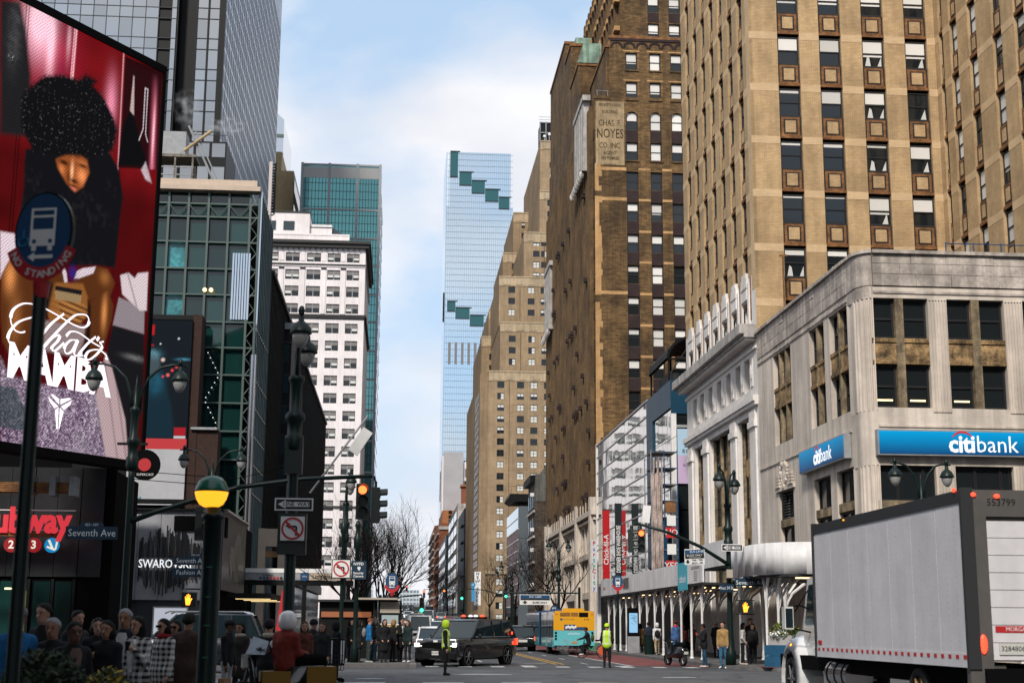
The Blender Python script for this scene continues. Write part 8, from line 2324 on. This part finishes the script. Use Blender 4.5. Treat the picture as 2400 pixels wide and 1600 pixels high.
# share bicycle
bk = thing('green_share_bicycle', 'green electric share bicycle with orange wheel cover beside the bus', 'bicycle', (10.4, 77.2, 0))
MK = T((10.45, 77.3, 0)) @ RZ(RAD(-100))
m_gn = mat('bicycle_green', (.02, .28, .12), .4)
for y in (-.55, .55):
    wm_ = MB(MK).tube([(0, y+.33*math.cos(6.2832*i/20), .34+.33*math.sin(6.2832*i/20)) for i in range(21)], .025, 6).obj('wheel', m_tyre, bk)
    sp_ = MB(MK)
    for k in range(8): sp_.cyl((0, y, .34), (0, y+.32*math.cos(k*.785), .34+.32*math.sin(k*.785)), .004, n=3)
    sp_.obj('spokes', m_grey, wm_)
MB(MK).cyl((-.03, .55, .4), (.03, .55, .4), .25, n=16).obj('skirt_guard', emis('orange_cover', (.8, .12, .03), .25), bk)
MB(MK).tube([(0, -.55, .34), (0, -.42, .95), (0, -.38, 1.05)], .03, 6).tube([(0, -.42, .8), (0, -.05, .42), (0, .25, .8)], .035, 6).tube([(0, -.05, .42), (0, .55, .34)], .025, 6).obj('frame', m_gn, bk)
MB(MK).tube([(-.3, -.3, 1.1), (0, -.4, 1.05), (.3, -.3, 1.1)], .018, 5).obj('handlebar', m_black, bk)
MB(MK).ball((0, .28, .92), .09, .15, .05, 8, 5).obj('saddle', m_black, bk)

# ------------------------------------------------------------------ people: one continuous body surface each, grown round a posed skeleton
def surface_net(f, o, h):
    """quads on the zero level of a sampled field"""
    nx, ny, nz = f.shape
    s = f < 0
    c = [(i, j, k) for i in (0, 1) for j in (0, 1) for k in (0, 1)]
    V = {q: f[q[0]:nx-1+q[0], q[1]:ny-1+q[1], q[2]:nz-1+q[2]] for q in c}
    cnt = sum((v < 0).astype(np.int8) for v in V.values())
    act = (cnt > 0) & (cnt < 8)
    idx = -np.ones(act.shape, int); I = np.argwhere(act); idx[act] = np.arange(len(I))
    pos = np.zeros((len(I), 3)); num = np.zeros(len(I))
    for a in c:
        for ax in range(3):
            if a[ax]: continue
            b = list(a); b[ax] = 1; b = tuple(b)
            fa, fb = V[a][act], V[b][act]
            m = (fa < 0) != (fb < 0)
            t = np.where(m, fa/(fa-fb+1e-12), 0)
            p = np.array(a, float)[None].repeat(len(I), 0); p[:, ax] += t
            pos += p*m[:, None]; num += m
    P = o+(I+pos/num[:, None])*h
    F = []
    for ax in range(3):
        sl = [slice(1, -1)]*3; sl2 = [slice(1, -1)]*3
        sl[ax] = slice(0, -1); sl2[ax] = slice(1, None)
        a, b = s[tuple(sl)], s[tuple(sl2)]
        E = np.argwhere(a != b)
        if not len(E): continue
        flip = a[a != b]
        off = np.ones(3, int); off[ax] = 0
        E = E+off
        u, v = (ax+1) % 3, (ax+2) % 3
        q = []
        for du, dv in ((0, 0), (1, 0), (1, 1), (0, 1)):
            e = E.copy(); e[:, u] -= du; e[:, v] -= dv
            q.append(idx[e[:, 0], e[:, 1], e[:, 2]])
        q = np.stack(q, 1)
        q = np.where(flip[:, None], q, q[:, ::-1])
        F.append(q[(q >= 0).all(1)])
    return P, np.concatenate(F)
def field(bones, h=.0135, pad=.04, kk=.03):
    """smooth union of tapered capsules: bone = (a, b, ra, rb, slot, flat, k)"""
    pts = np.array([p for b in bones for p in b[:2]]); R_ = max(max(b[2], b[3]) for b in bones)
    lo, hi = pts.min(0)-R_-pad, pts.max(0)+R_+pad
    n = np.ceil((hi-lo)/h).astype(int)+1
    X, Y, Z = np.meshgrid(*[lo[i]+np.arange(n[i])*h for i in range(3)], indexing='ij')
    D = np.full(X.shape, 9.0, np.float32); S = np.zeros(X.shape, np.int8); best = D.copy()
    for a, b, ra, rb, slot, fl, k in bones:
        a, b = np.array(a, float), np.array(b, float)
        bl, bh = np.minimum(a, b)-max(ra, rb)-.12, np.maximum(a, b)+max(ra, rb)+.12
        i0 = np.maximum(((bl-lo)/h).astype(int), 0); i1 = np.minimum(((bh-lo)/h).astype(int)+2, n)
        sl = tuple(slice(i0[i], i1[i]) for i in range(3))
        x, y, z = X[sl], Y[sl], Z[sl]
        d = b-a; L2 = (d*d).sum()+1e-9
        t = np.clip(((x-a[0])*d[0]+(y-a[1])*d[1]+(z-a[2])*d[2])/L2, 0, 1)
        q = np.sqrt((x-a[0]-t*d[0])**2+((y-a[1]-t*d[1])*fl)**2+(z-a[2]-t*d[2])**2)-(ra+(rb-ra)*t)
        e = D[sl]; hh = np.clip(k-np.abs(e-q), 0, None)/k
        D[sl] = np.minimum(e, q)-hh*hh*k*.25
        m = q < best[sl]; best[sl] = np.where(m, q, best[sl]); S[sl] = np.where(m, slot, S[sl])
    P, F = surface_net(D, lo, h)
    ii = np.clip(np.round((P-lo)/h).astype(int), 0, n-1)
    return P, F, S[ii[:, 0], ii[:, 1], ii[:, 2]]
def fmesh(name, P, F, slots, mats):
    me = bpy.data.meshes.new(name)
    me.from_pydata(P.tolist(), [], F.tolist())
    for m_ in mats: me.materials.append(m_)
    me.polygons.foreach_set('material_index', slots[F[:, 0]].astype(int))
    me.polygons.foreach_set('use_smooth', [True]*len(F))
    me.update()
    return me
def skeleton(arms, legs, lean=0.0):
    """joint positions for a 1.75 m figure facing -y. arms = per side (upper arm down/forward/out angles, elbow bend); legs = (hip swing, knee bend)"""
    J = {'pel': Vector((0, 0, .95))}
    up = Vector((0, -math.sin(lean), math.cos(lean)))
    J['wai'] = J['pel']+up*.16; J['che'] = J['pel']+up*.38; J['nec'] = J['pel']+up*.54
    J['hd0'] = J['nec']+up*.10+Vector((0, -.015, 0)); J['hd1'] = J['hd0']+Vector((0, -.015, .105))
    for i, sx in enumerate((-1, 1)):
        sh = J['pel']+up*.475+Vector((sx*.165, .01, -.01)); J['sh', i] = sh
        sw, out, bend, inn = arms[i]
        d = Vector((sx*math.sin(out), -math.sin(sw)*math.cos(out), -math.cos(sw)*math.cos(out)))
        el = sh+d*.29; J['el', i] = el
        d2 = Vector((sx*(math.sin(out)*.4-math.sin(inn)*math.sin(bend)), -math.sin(sw+bend), -math.cos(sw+bend))).normalized()
        wr_ = el+d2*.25; J['wr', i] = wr_; J['hd', i] = d2
        hs, kn = legs[i]
        hp = J['pel']+Vector((sx*.09, 0, -.05)); J['hp', i] = hp
        d = Vector((sx*.03, -math.sin(hs), -math.cos(hs)))
        k = hp+d*.42; J['kn', i] = k
        d = Vector((0, -math.sin(hs-kn), -math.cos(hs-kn)))
        an = k+d*.40; J['an', i] = an
    return J
def body_bones(J, w=1.0, bare=False):
    B = []
    ad = lambda a, b, ra, rb, s, fl=1.0, k=.05: B.append((tuple(a), tuple(b), ra, rb, s, fl, k))
    tops = 1
    ad(J['pel']-Vector((0, 0, .03)), J['wai'], .150*w, .135*w, 2, 1.3, .06)
    ad(J['wai'], J['che'], .135*w, .155*w, tops, 1.35, .06)
    ad(J['che'], J['nec']-Vector((0, 0, .08)), .155*w, .10, tops, 1.35, .06)
    [ad(J['nec']-Vector((0, 0, .05)), J['sh', i]-Vector((0, 0, .01)), .06, .056*w, tops, 1.0, .06) for i in (0, 1)]
    ad(J['nec']-Vector((0, 0, .05)), J['hd0'], .058, .054, 0, 1, .04)
    ad(J['hd0']+Vector((0, -.012, .0)), J['hd1'], .068, .088, 0, .92, .03)
    ad(J['hd0']+Vector((0, -.055, -.012)), J['hd0']+Vector((0, -.045, .01)), .036, .044, 0, 1, .03)
    ad(J['hd1']+Vector((0, -.085, -.035)), J['hd1']+Vector((0, -.112, -.07)), .008, .016, 0, 1, .015)
    for sx in (-1, 1): ad(J['hd1']+Vector((sx*.08, .005, -.025)), J['hd1']+Vector((sx*.083, .01, -.06)), .016, .012, 0, 1, .01)
    for i, sx in enumerate((-1, 1)):
        ad(J['sh', i], J['el', i], .058*w, .046*w, tops); ad(J['el', i], J['wr', i], .045*w, .030, 0 if bare else tops, 1, .03)
        d = J['hd', i]; a = d.orthogonal().normalized(); a = Vector((sx*1.0, 0, 0))-d*d.x*sx; a = a.normalized() if a.length > .2 else d.orthogonal().normalized()
        b = d.cross(a)
        pm = J['wr', i]+d*.05
        ad(J['wr', i], pm+d*.03, .028, .034, 0, 1, .02)
        for k in range(4):
            o_ = b*(-.027+.018*k)
            ad(pm+d*.03+o_, pm+d*(.075+(.012 if k in (1, 2) else 0))+o_-a*.012, .010, .009, 0, 1, .006)
            ad(pm+d*(.075+(.012 if k in (1, 2) else 0))+o_-a*.012, pm+d*.10+o_-a*.036, .009, .008, 0, 1, .006)
        ad(pm+b*(-.03), pm+d*.045-b*.052-a*.014, .012, .009, 0, 1, .008)
        ad(J['hp', i], J['kn', i], .086*w, .060*w, 2, 1, .05); ad(J['kn', i], J['an', i], .058*w, .045, 2, 1, .04)
        f = J['an', i]-Vector((0, 0, .045))
        ad(f+Vector((0, .03, 0)), f+Vector((sx*.015, -.14, -.012)), .042, .036, 3, 1, .03)
    return B
def coat_bones(J, length, w):
    B = []
    ad = lambda a, b, ra, rb, s=0, fl=1.0, k=.05: B.append((tuple(a), tuple(b), ra, rb, s, fl, k))
    ad(J['pel']+Vector((0, 0, .0)), J['wai'], .168*w, .155*w, 0, 1.25, .06); ad(J['wai'], J['che'], .155*w, .175*w, 0, 1.3, .06)
    ad(J['che'], J['nec']-Vector((0, 0, .08)), .168*w, .085*w, 0, 1.3, .06); [ad(J['nec']-Vector((0, 0, .05)), J['sh', i]-Vector((0, 0, .015)), .072, .066*w, 0, 1, .06) for i in (0, 1)]
    ad(J['nec']-Vector((0, 0, .06)), J['nec']-Vector((0, 0, .02)), .082, .086, 0, 1, .03)
    for i in (0, 1):
        ad(J['sh', i], J['el', i], .068*w, .060*w); ad(J['el', i], J['wr', i], .060*w, .048*w, 0, 1, .03)
        if length > 0: ad(J['hp', i]+Vector((0, 0, .03)), J['hp', i]+(J['kn', i]-J['hp', i])*length, .118*w, .108*w, 0, 1, .09)
    if length > .3: ad(J['pel'], J['pel']-Vector((0, 0, .42*length)), .15*w, .15*w, 0, 1.25, .08)
    return B
R2 = math.radians
POSE = {
 'stand': (((.05, .12, .15, .2), (.05, .12, .2, .2)), ((.02, .03), (-.02, .03)), .02),
 'phone': (((.25, .12, 1.9, .5), (.1, .12, .5, .5)), ((.03, .04), (-.03, .04)), .05),
 'cup': (((.1, .15, .3, .3), (.2, .18, 2.1, .35)), ((.05, .05), (-.05, .1)), .03),
 'pocket': (((-.12, .25, .75, .7), (-.12, .25, .75, .7)), ((.04, .03), (-.04, .05)), .02),
 'walk': (((.4, .1, .35, .1), (-.4, .1, .3, .1)), ((.38, .12), (-.32, .35)), .06),
 'cross': (((.2, .1, 1.5, 1.1), (.2, .1, 1.5, 1.1)), ((.02, .03), (-.02, .03)), .0),
 'ride': (((.75, .25, .55, .2), (.75, .25, .55, .2)), ((1.25, 1.35), (1.25, 1.35)), .22),
 'gesture': (((.3, .15, 1.2, .2), (.02, .1, .2, .2)), ((.03, .04), (-.03, .04)), .02),
}
PM, CM = {}, {}
m_skin = [mat('skin_light', (.42, .235, .165), .55), mat('skin_tan', (.30, .155, .095), .55), mat('skin_brown', (.115, .055, .034), .5)]
CL = {}
def cloth(c):
    if c not in CL: CL[c] = mat('cloth_%02d' % len(CL), c, .85, spec=.2, var=(9, .75, 1.2), obj=True)
    return CL[c]
m_plaid = bpy.data.materials.new('black_white_plaid'); m_plaid.use_nodes = True
_N, _L = m_plaid.node_tree.nodes, m_plaid.node_tree.links
_tc = _N.new('ShaderNodeTexCoord'); _sx = _N.new('ShaderNodeSeparateXYZ'); _L.new(_tc.outputs['Object'], _sx.inputs[0])
def _st(o):
    m1 = _N.new('ShaderNodeMath'); m1.operation = 'MULTIPLY'; m1.inputs[1].default_value = 11.0; _L.new(o, m1.inputs[0])
    m2 = _N.new('ShaderNodeMath'); m2.operation = 'FRACT'; _L.new(m1.outputs[0], m2.inputs[0])
    m3 = _N.new('ShaderNodeMath'); m3.operation = 'GREATER_THAN'; m3.inputs[1].default_value = .5; _L.new(m2.outputs[0], m3.inputs[0]); return m3.outputs[0]
_a, _b = _st(_sx.outputs[0]), _st(_sx.outputs[2])
_ad = _N.new('ShaderNodeMath'); _ad.operation = 'ADD'; _L.new(_a, _ad.inputs[0]); _L.new(_b, _ad.inputs[1])
_hv = _N.new('ShaderNodeMath'); _hv.operation = 'MULTIPLY'; _hv.inputs[1].default_value = .5; _L.new(_ad.outputs[0], _hv.inputs[0])
_rp = _N.new('ShaderNodeValToRGB'); _rp.color_ramp.elements[0].color = (.008, .008, .009, 1); _rp.color_ramp.elements[1].color = (.5, .49, .47, 1)
_L.new(_hv.outputs[0], _rp.inputs[0]); _L.new(_rp.outputs[0], _N['Principled BSDF'].inputs['Base Color']); _N['Principled BSDF'].inputs['Roughness'].default_value = .9
m_hiv = mat('hi_vis_yellow', (.40, .60, .02), .7)
m_refl = mat('reflective_tape', (.55, .56, .55), .35)
HAIR = {'k': mat('hair_black', (.008, .007, .007), .6, spec=.1, bump=(60, .5, .01), obj=True), 'b': mat('hair_brown', (.045, .022, .012), .6, spec=.1, bump=(60, .5, .01), obj=True), 'y': mat('hair_blonde', (.24, .13, .05), .6, spec=.1, bump=(60, .5, .01), obj=True), 'g': mat('hair_grey', (.22, .22, .23), .7, spec=.1, bump=(60, .5, .01), obj=True), 'r': mat('hair_red', (.16, .05, .02), .6, spec=.1, bump=(60, .5, .01), obj=True)}
def person(label, x, y, ang, h=1.72, pose='stand', skin=0, top=(.01, .01, .012), legs=(.012, .012, .015), shoe=(.02, .02, .02), coat=None, clen=0.0, hair='k', style='short', extra=(), z=.0, turn=0.0, w=1.0):
    t = thing('person', label, 'person', (x, y, z), 'people in the street', ang)
    s = h/1.75
    M = T((x, y, z)) @ RZ(ang) @ Matrix.Scale(s, 4)
    J = skeleton(*POSE[pose])
    ground = min(J['an', 0].z, J['an', 1].z)-.088
    key = (pose, w)
    if key not in PM:
        P, F, S = field(body_bones(J, w), .0125)
        PM[key] = fmesh('body', P, F, S, [m_skin[0]]*4)
    dz_ = T((0, 0, -ground)) if pose != 'ride' else T((0, 0, -.12))
    M = M @ dz_
    b = put('body', PM[key], t, M)
    for i, m_ in enumerate((m_skin[skin], top if not isinstance(top, tuple) else cloth(top), cloth(legs), cloth(shoe))):
        b.material_slots[i].link = 'OBJECT'; b.material_slots[i].material = m_
    if coat is not None:
        ck = (pose, clen, w)
        if ck not in CM:
            P, F, S = field(coat_bones(J, clen, w), .016)
            CM[ck] = fmesh('coat', P, F, S*0, [m_skin[0]])
        c = put('coat', CM[ck], t, M); c.material_slots[0].link = 'OBJECT'; c.material_slots[0].material = coat if not isinstance(coat, tuple) else cloth(coat)
    hd = J['hd1']
    fc = MB(M)
    for sx in (-1, 1):
        fc.ball((hd.x+sx*.033, hd.y-.082, hd.z-.03), .013, .008, .008, 6, 4, 0)
        fc.box(hd.x+sx*.033-.02, hd.x+sx*.033+.02, hd.y-.090, hd.y-.078, hd.z-.008, hd.z-.002, 0)
    fc.box(hd.x-.024, hd.x+.024, hd.y-.098, hd.y-.085, hd.z-.112, hd.z-.104, 1)
    if 'glasses' in extra:
        for sx in (-1, 1): fc.box(hd.x+sx*.036-.03, hd.x+sx*.036+.03, hd.y-.104, hd.y-.094, hd.z-.05, hd.z-.01, 0)
    fc.obj('face_features', [m_black, m_skinlip], t)
    hm = HAIR[hair]
    if style != 'none':
        hb = MB(M)
        def cap(r, dy, dz2, zlo):
            """hair cap: the upper part of an ellipsoid, lower at the back"""
            n, kk = 16, 8
            vs, fs = [], []
            for j in range(kk+1):
                for i in range(n):
                    a = 6.2832*i/n; back = .5+.5*math.sin(a)
                    fr_ = max(0, -math.sin(a)); lim = math.pi*(.53+(.17+zlo)*max(0, math.sin(a))-.22*fr_**1.5+.02*math.sin(9*a))
                    ph = lim*j/kk
                    rr_ = r*(1+.035*math.sin(5*a+j)+.02*math.sin(11*a-2*j))
                    vs.append((hd.x+rr_*.96*math.sin(ph)*math.cos(a), hd.y+dy+rr_*1.06*math.sin(ph)*math.sin(a), hd.z+dz2+rr_*1.02*math.cos(ph)))
            for j in range(kk):
                for i in range(n): fs.append((j*n+i, (j+1)*n+i, (j+1)*n+(i+1) % n, j*n+(i+1) % n))
            hb.add(vs, fs)
        cap(.106, .01, .0, .05 if style == 'short' else .2)
        if style in ('long', 'bob'):
            e = .30 if style == 'long' else .15
            hb.lathe([(.02, .07), (.10, .03), (.118, -.06), (.125, -e*.6), (.115, -e), (.05, -e-.05)], (hd.x, hd.y+.045, hd.z), 14, None, 1, .72)
        if style == 'bun': hb.ball((hd.x, hd.y+.09, hd.z+.05), .05)
        hb.obj('hair', hm, t, True)
    def hat(prof, m_, nm, c=(0, 0, 0), sy=1.08): return MB(M).lathe(prof, (hd.x+c[0], hd.y+.008+c[1], hd.z+c[2]), 16, None, 1, sy).obj(nm, m_, t, True)
    for e in extra:
        k, v = e if isinstance(e, tuple) else (e, None)
        if k == 'cap':
            c = hat([(.108, -.0), (.11, .03), (.095, .075), (.05, .105), (.005, .112)], cloth(v), 'cap')
            MB(M).box(hd.x-.07, hd.x+.07, hd.y-.19, hd.y-.09, hd.z+.0, hd.z+.015).obj('cap_peak', cloth(v), t)
        elif k == 'beanie': hat([(.108, -.035), (.114, -.01), (.112, .03), (.095, .085), (.05, .118), (.005, .125)], v if not isinstance(v, tuple) else cloth(v), 'beanie')
        elif k == 'hood': hat([(.10, -.16), (.125, -.08), (.128, 0), (.115, .07), (.07, .115), (.005, .13)], v if not isinstance(v, tuple) else cloth(v), 'hood', (0, .045, .0))
        elif k == 'helmet':
            hat([(.10, -.17), (.145, -.12), (.155, -.02), (.14, .08), (.085, .14), (.005, .155)], m_cwht, 'helmet')
            MB(M).ball((hd.x, hd.y-.08, hd.z-.035), .125, .09, .055, 12, 6).obj('visor', m_black, t, True)
        elif k == 'vest':
            ck = (pose, 'vest', w)
            if ck not in CM:
                B = [q for q in coat_bones(J, 0, w*1.06)][:3]+[(tuple(J['sh', 0]+Vector((.05, 0, 0))), tuple(J['sh', 1]-Vector((.05, 0, 0))), .09, .09, 0, 1, .05)]
                P, F, S = field(B, .016)
                zz = P[:, 2]-J['pel'].z
                S = np.where(((zz > .02) & (zz < .07)) | ((np.abs(np.abs(P[:, 0])-.10) < .022) & (zz > .1)), 1, 0)
                CM[ck] = fmesh('safety_vest', P, F, S, [m_hiv, m_refl])
            put('safety_vest', CM[ck], t, M)
        elif k == 'bag':
            MB(M).ball((.2, -.02, .86), .07, .14, .11, 10, 6).obj('bag', cloth(v), t, True)
            MB(M).tube([(.2, .0, .95), (.08, -.14, 1.2), (-.12, .0, 1.45), (.02, .16, 1.2), (.2, .05, .95)], .012, 5).obj('strap', cloth(v), t)
        elif k == 'pack':
            MB(M).ball((0, .2, 1.2), .15, .1, .21, 10, 7).obj('backpack', cloth(v), t, True)
        elif k == 'scarf': MB(M).lathe([(.075, -.04), (.11, -.03), (.125, .02), (.1, .06), (.07, .06)], tuple(J['nec']), 12).obj('scarf', cloth(v), t, True)
        elif k == 'shirt': MB(M).prism([(-.03, 1.0), (.03, 1.0), (.075, 1.40), (.045, 1.47), (-.045, 1.47), (-.075, 1.40)], J['che'].y-.148, J['che'].y-.09).obj('shirt_front', cloth(v), t)
        elif k == 'phone':
            p = J['wr', 0]+J['hd', 0]*.09; MB(M).box(p.x-.04, p.x+.04, p.y-.03, p.y-.02, p.z-.02, p.z+.13).obj('phone', m_black, t)
        elif k == 'cup':
            p = J['wr', 1]+J['hd', 1]*.08; MB(M).lathe([(.028, -.04), (.04, .08), (.042, .09)], tuple(p+Vector((-.03, -.03, 0))), 10).obj('cup', v if not isinstance(v, tuple) else cloth(v), t)
        elif k == 'glove': MB(M).ball(tuple(J['wr', 1]+J['hd', 1]*.06), .05, .05, .07, 8, 6).obj('glove', m_hiv, t)
        elif k == 'stripe':
            p = J['el', 1]*.45+J['sh', 1]*.55
            MB(M).cyl(tuple(p+Vector((.045, .0, 0))), tuple(p+Vector((.085, -.03, 0))), .07, n=14).obj('sleeve_patch', m_signw, t)
        elif k == 'shopbag':
            p = J['wr', 0]; MB(M).box(p.x-.18, p.x+.14, p.y-.08, p.y+.06, .18, .60).obj('paper_bag', cloth((.26, .155, .08)), t)
    return t
m_skinlip = mat('lips', (.16, .045, .035), .5)
K, DK, NV = (.010, .010, .012), (.02, .02, .022), (.012, .018, .03)
def px(p, y): return (p-931)/3400*y*.997
GR = .0
crowd = [
 # label, image column, distance, angle, height, keywords
 ('man in grey cap and bright blue top at the far left', 60, 17.0, 25, 1.78, dict(pose='stand', skin=1, top=(.012, .10, .26), coat=(.012, .10, .26), extra=(('cap', (.14, .13, .13)),), hair='g')),
 ('tall dark-dressed man bending behind the grey-haired woman', 124, 20.5, -30, 1.86, dict(skin=0, coat=K, clen=.6)),
 ('grey-haired woman in black holding a phone to her ear', 146, 18.6, -10, 1.66, dict(pose='phone', skin=1, coat=K, clen=.5, hair='g', extra=('phone',))),
 ('woman in taupe top and open black jacket with pendant', 190, 17.2, 30, 1.62, dict(pose='pocket', skin=2, coat=K, clen=.3, top=(.18, .12, .105), extra=(('shirt', (.18, .12, .105)),), style='bun')),
 ('dark-haired man with beard looking right at the back', 194, 24.0, 50, 1.80, dict(skin=0, coat=DK)),
 ('woman with dark bob half hidden behind the crowd', 243, 23.0, 15, 1.68, dict(skin=0, coat=K, style='bob')),
 ('woman in black looking down at her phone', 268, 20.4, -15, 1.64, dict(pose='phone', skin=1, coat=K, clen=.7, style='bob', extra=('phone',))),
 ('bearded man in white shirt and open dark coat', 306, 21.2, -8, 1.80, dict(skin=1, coat=NV, clen=.8, extra=(('shirt', (.55, .54, .55)),), hair='g')),
 ('smiling woman in black and white plaid jacket with microphone', 338, 21.0, -35, 1.70, dict(pose='cup', skin=0, coat=m_plaid, clen=.25, legs=(.02, .07, .11), style='long', extra=(('cup', K), ('shirt', (.6, .58, .58))))),
 ('woman in sunglasses and long pale plaid coat', 396, 24.0, -40, 1.68, dict(skin=0, coat=m_plaid, clen=1.3, style='bob', extra=('glasses', ('scarf', (.25, .015, .02))))),
 ('person in dark sunglasses between the plaid coat and brown coat', 422, 26.5, -20, 1.66, dict(skin=1, coat=K, style='bob', extra=('glasses',))),
 ('man in brown coat and dark olive beanie seen from behind', 448, 24.2, 170, 1.76, dict(skin=1, coat=(.045, .028, .02), clen=.8, extra=(('beanie', (.018, .02, .014)),), w=1.15)),
 ('woman in black sweater and light grey sweatpants', 541, 30.0, 70, 1.68, dict(pose='stand', skin=2, coat=K, legs=(.28, .28, .29), shoe=(.5, .5, .5), style='bun', extra=(('cap', K), 'shopbag'))),
 ('woman in glasses and cream patterned scarf', 570, 31.5, -30, 1.64, dict(skin=1, coat=(.03, .025, .022), clen=.6, style='bob', extra=(('scarf', (.35, .30, .24)),))),
 ('person in black beanie and cream shawl seen from behind', 634, 27.2, 175, 1.68, dict(skin=0, coat=K, clen=.4, extra=(('beanie', (.02, .012, .016)), ('scarf', (.36, .33, .27))))),
 ('delivery rider in white helmet and red and cream jacket', 674, 25.2, 150, 1.78, dict(pose='gesture', skin=1, coat=(.16, .025, .018), extra=('helmet', 'stripe'), w=1.15, legs=(.02, .018, .012))),
 ('smiling woman with brown hair behind the rider', 716, 38.0, 10, 1.68, dict(skin=0, coat=(.10, .03, .02), style='long', hair='b')),
 ('person in dark fur hat behind the rider', 735, 41.0, 60, 1.74, dict(skin=0, coat=K, extra=(('beanie', K),))),
 ('laughing dark-haired woman right of the fur hat', 758, 39.0, -10, 1.66, dict(skin=0, coat=DK, style='long', hair='b')),
 ('blonde child in turquoise coat by the shopping cart', 748, 41.0, 200, 1.36, dict(skin=0, coat=(.06, .33, .36), clen=.9, hair='y', style='bob')),
 ('person in black hood behind the shopping cart', 790, 45.0, 120, 1.68, dict(skin=0, coat=K, clen=.4, extra=(('hood', K),))),
 ('person in dark coat at the left end of the waiting group', 822, 61.0, 60, 1.70, dict(pose='pocket', skin=0, coat=K, clen=.4, style='long')),
 ('woman in black with tan tote in the waiting group', 843, 60.4, 110, 1.66, dict(skin=0, coat=K, clen=.6, style='long', extra=(('bag', (.4, .3, .22)),))),
 ('man in bright blue jacket with grey backpack', 866, 60.0, 100, 1.74, dict(skin=0, coat=(.01, .12, .30), hair='r', extra=(('pack', (.16, .16, .17)),), legs=(.03, .04, .04), shoe=(.4, .4, .4))),
 ('tall man in dark jacket beside the blue jacket', 873, 62.0, 70, 1.86, dict(skin=0, coat=K, legs=(.015, .03, .05), hair='b')),
 ('person in grey hoodie behind the blue jacket', 882, 63.4, 80, 1.70, dict(skin=0, coat=(.04, .045, .05), extra=(('hood', (.05, .055, .06)),), legs=(.02, .05, .08))),
 ('woman in long black coat at the front of the group', 902, 60.3, 20, 1.70, dict(pose='pocket', skin=0, coat=K, clen=.9, style='bob')),
 ('blonde person in black with pale shoulder logo', 922, 61.2, 120, 1.70, dict(skin=0, coat=K, clen=.3, hair='y', style='bob')),
 ('woman in open black coat over white with brown bag', 940, 61.5, 55, 1.76, dict(pose='cross', skin=0, coat=K, clen=.7, style='bob', extra=(('shirt', (.55, .53, .5)), ('bag', (.20, .085, .03))), shoe=K)),
 ('long-haired woman in dark green coat and white trainers', 957, 61.0, -40, 1.68, dict(skin=0, coat=(.010, .022, .022), clen=.3, hair='b', style='long', shoe=(.62, .62, .62))),
 ('traffic officer in yellow vest and hood in front of the black vehicle', 1046, 49.6, 78, 1.77, dict(skin=0, coat=K, extra=('vest', ('hood', m_hiv), 'glove'), style='none', legs=K, shoe=K)),
 ('traffic officer in yellow vest and beanie seen from behind', 1427, 59.2, 165, 1.72, dict(pose='pocket', skin=1, coat=K, extra=('vest', ('beanie', m_hiv)), legs=K, shoe=K, w=1.15)),
 ('rider in black astride the green share bicycle', 1384, 77.3, -100, 1.70, dict(pose='ride', skin=2, coat=K, shoe=(.6, .6, .6), extra=(('pack', (.05, .06, .01)),))),
 ('person in brown coat walking under the shed', 1507, 86.0, 170, 1.70, dict(pose='walk', skin=1, coat=(.15, .08, .03), clen=.9, style='long')),
 ('man in navy jacket with white print under the shed', 1527, 83.0, 178, 1.78, dict(pose='walk', skin=2, coat=NV, w=1.15)),
 ('person in white hood with black backpack', 1547, 79.5, 175, 1.72, dict(pose='walk', skin=1, coat=(.5, .5, .5), extra=(('hood', (.5, .5, .5)), ('pack', K)), legs=(.30, .23, .15))),
 ('person in blue jacket and red scarf under the shed', 1592, 76.0, 200, 1.80, dict(skin=1, coat=(.05, .11, .26), clen=.3, extra=(('scarf', (.5, .02, .05)), ('cap', (.10, .02, .02))), legs=(.03, .09, .16))),
 ('person in pink jacket and blue jeans under the shed', 1609, 79.0, 160, 1.62, dict(pose='walk', skin=1, coat=(.45, .12, .12), extra=(('hood', (.45, .12, .12)),), legs=(.04, .13, .22))),
 ('person in grey jacket walking away under the shed', 1632, 77.5, 180, 1.70, dict(pose='walk', skin=0, coat=(.10, .10, .09), hair='b')),
 ('young man in black holding a red cup at the kerb', 1660, 60.6, -95, 1.74, dict(pose='cup', skin=2, coat=K, clen=.2, legs=(.015, .05, .09), shoe=(.55, .40, .34), extra=(('cup', m_signr),))),
 ('person in black puffer jacket and pale cap seen from behind', 1690, 73.0, 180, 1.74, dict(pose='pocket', skin=0, coat=(.018, .018, .018), clen=.5, extra=(('beanie', (.38, .33, .28)),), w=1.15)),
 ('man in tan bomber jacket and blue jeans at the kerb', 1706, 59.1, -30, 1.82, dict(pose='stand', skin=0, coat=(.30, .185, .075), legs=(.035, .11, .19), shoe=(.65, .65, .65), w=1.15)),
 ('girl in pale grey jacket turned left by the signal', 1753, 59.4, 80, 1.66, dict(pose='pocket', skin=0, coat=(.42, .40, .38), legs=K, shoe=(.55, .45, .38), style='long')),
 ('tall bearded man behind the couple by the planter', 1772, 62.5, 10, 1.86, dict(skin=0, coat=K)),
 ('laughing woman in black beside the planter', 1778, 60.6, -20, 1.62, dict(skin=1, coat=K, clen=.3, style='long')),
 ('person in red cap and dark jacket under the corner shed', 1836, 63.5, 160, 1.70, dict(skin=1, coat=NV, extra=(('cap', (.3, .02, .02)),))),
]
for lab, p, y, a, h, kw in crowd:
    kw = dict(kw)
    zz = kw.pop('z', GR if y < 27 else (.14 if (y > 58 and (px(p, y) < .55 or px(p, y) > 13.65)) else 0.0))
    person(lab, px(p, y), y, RAD(a), h, z=zz, **kw)
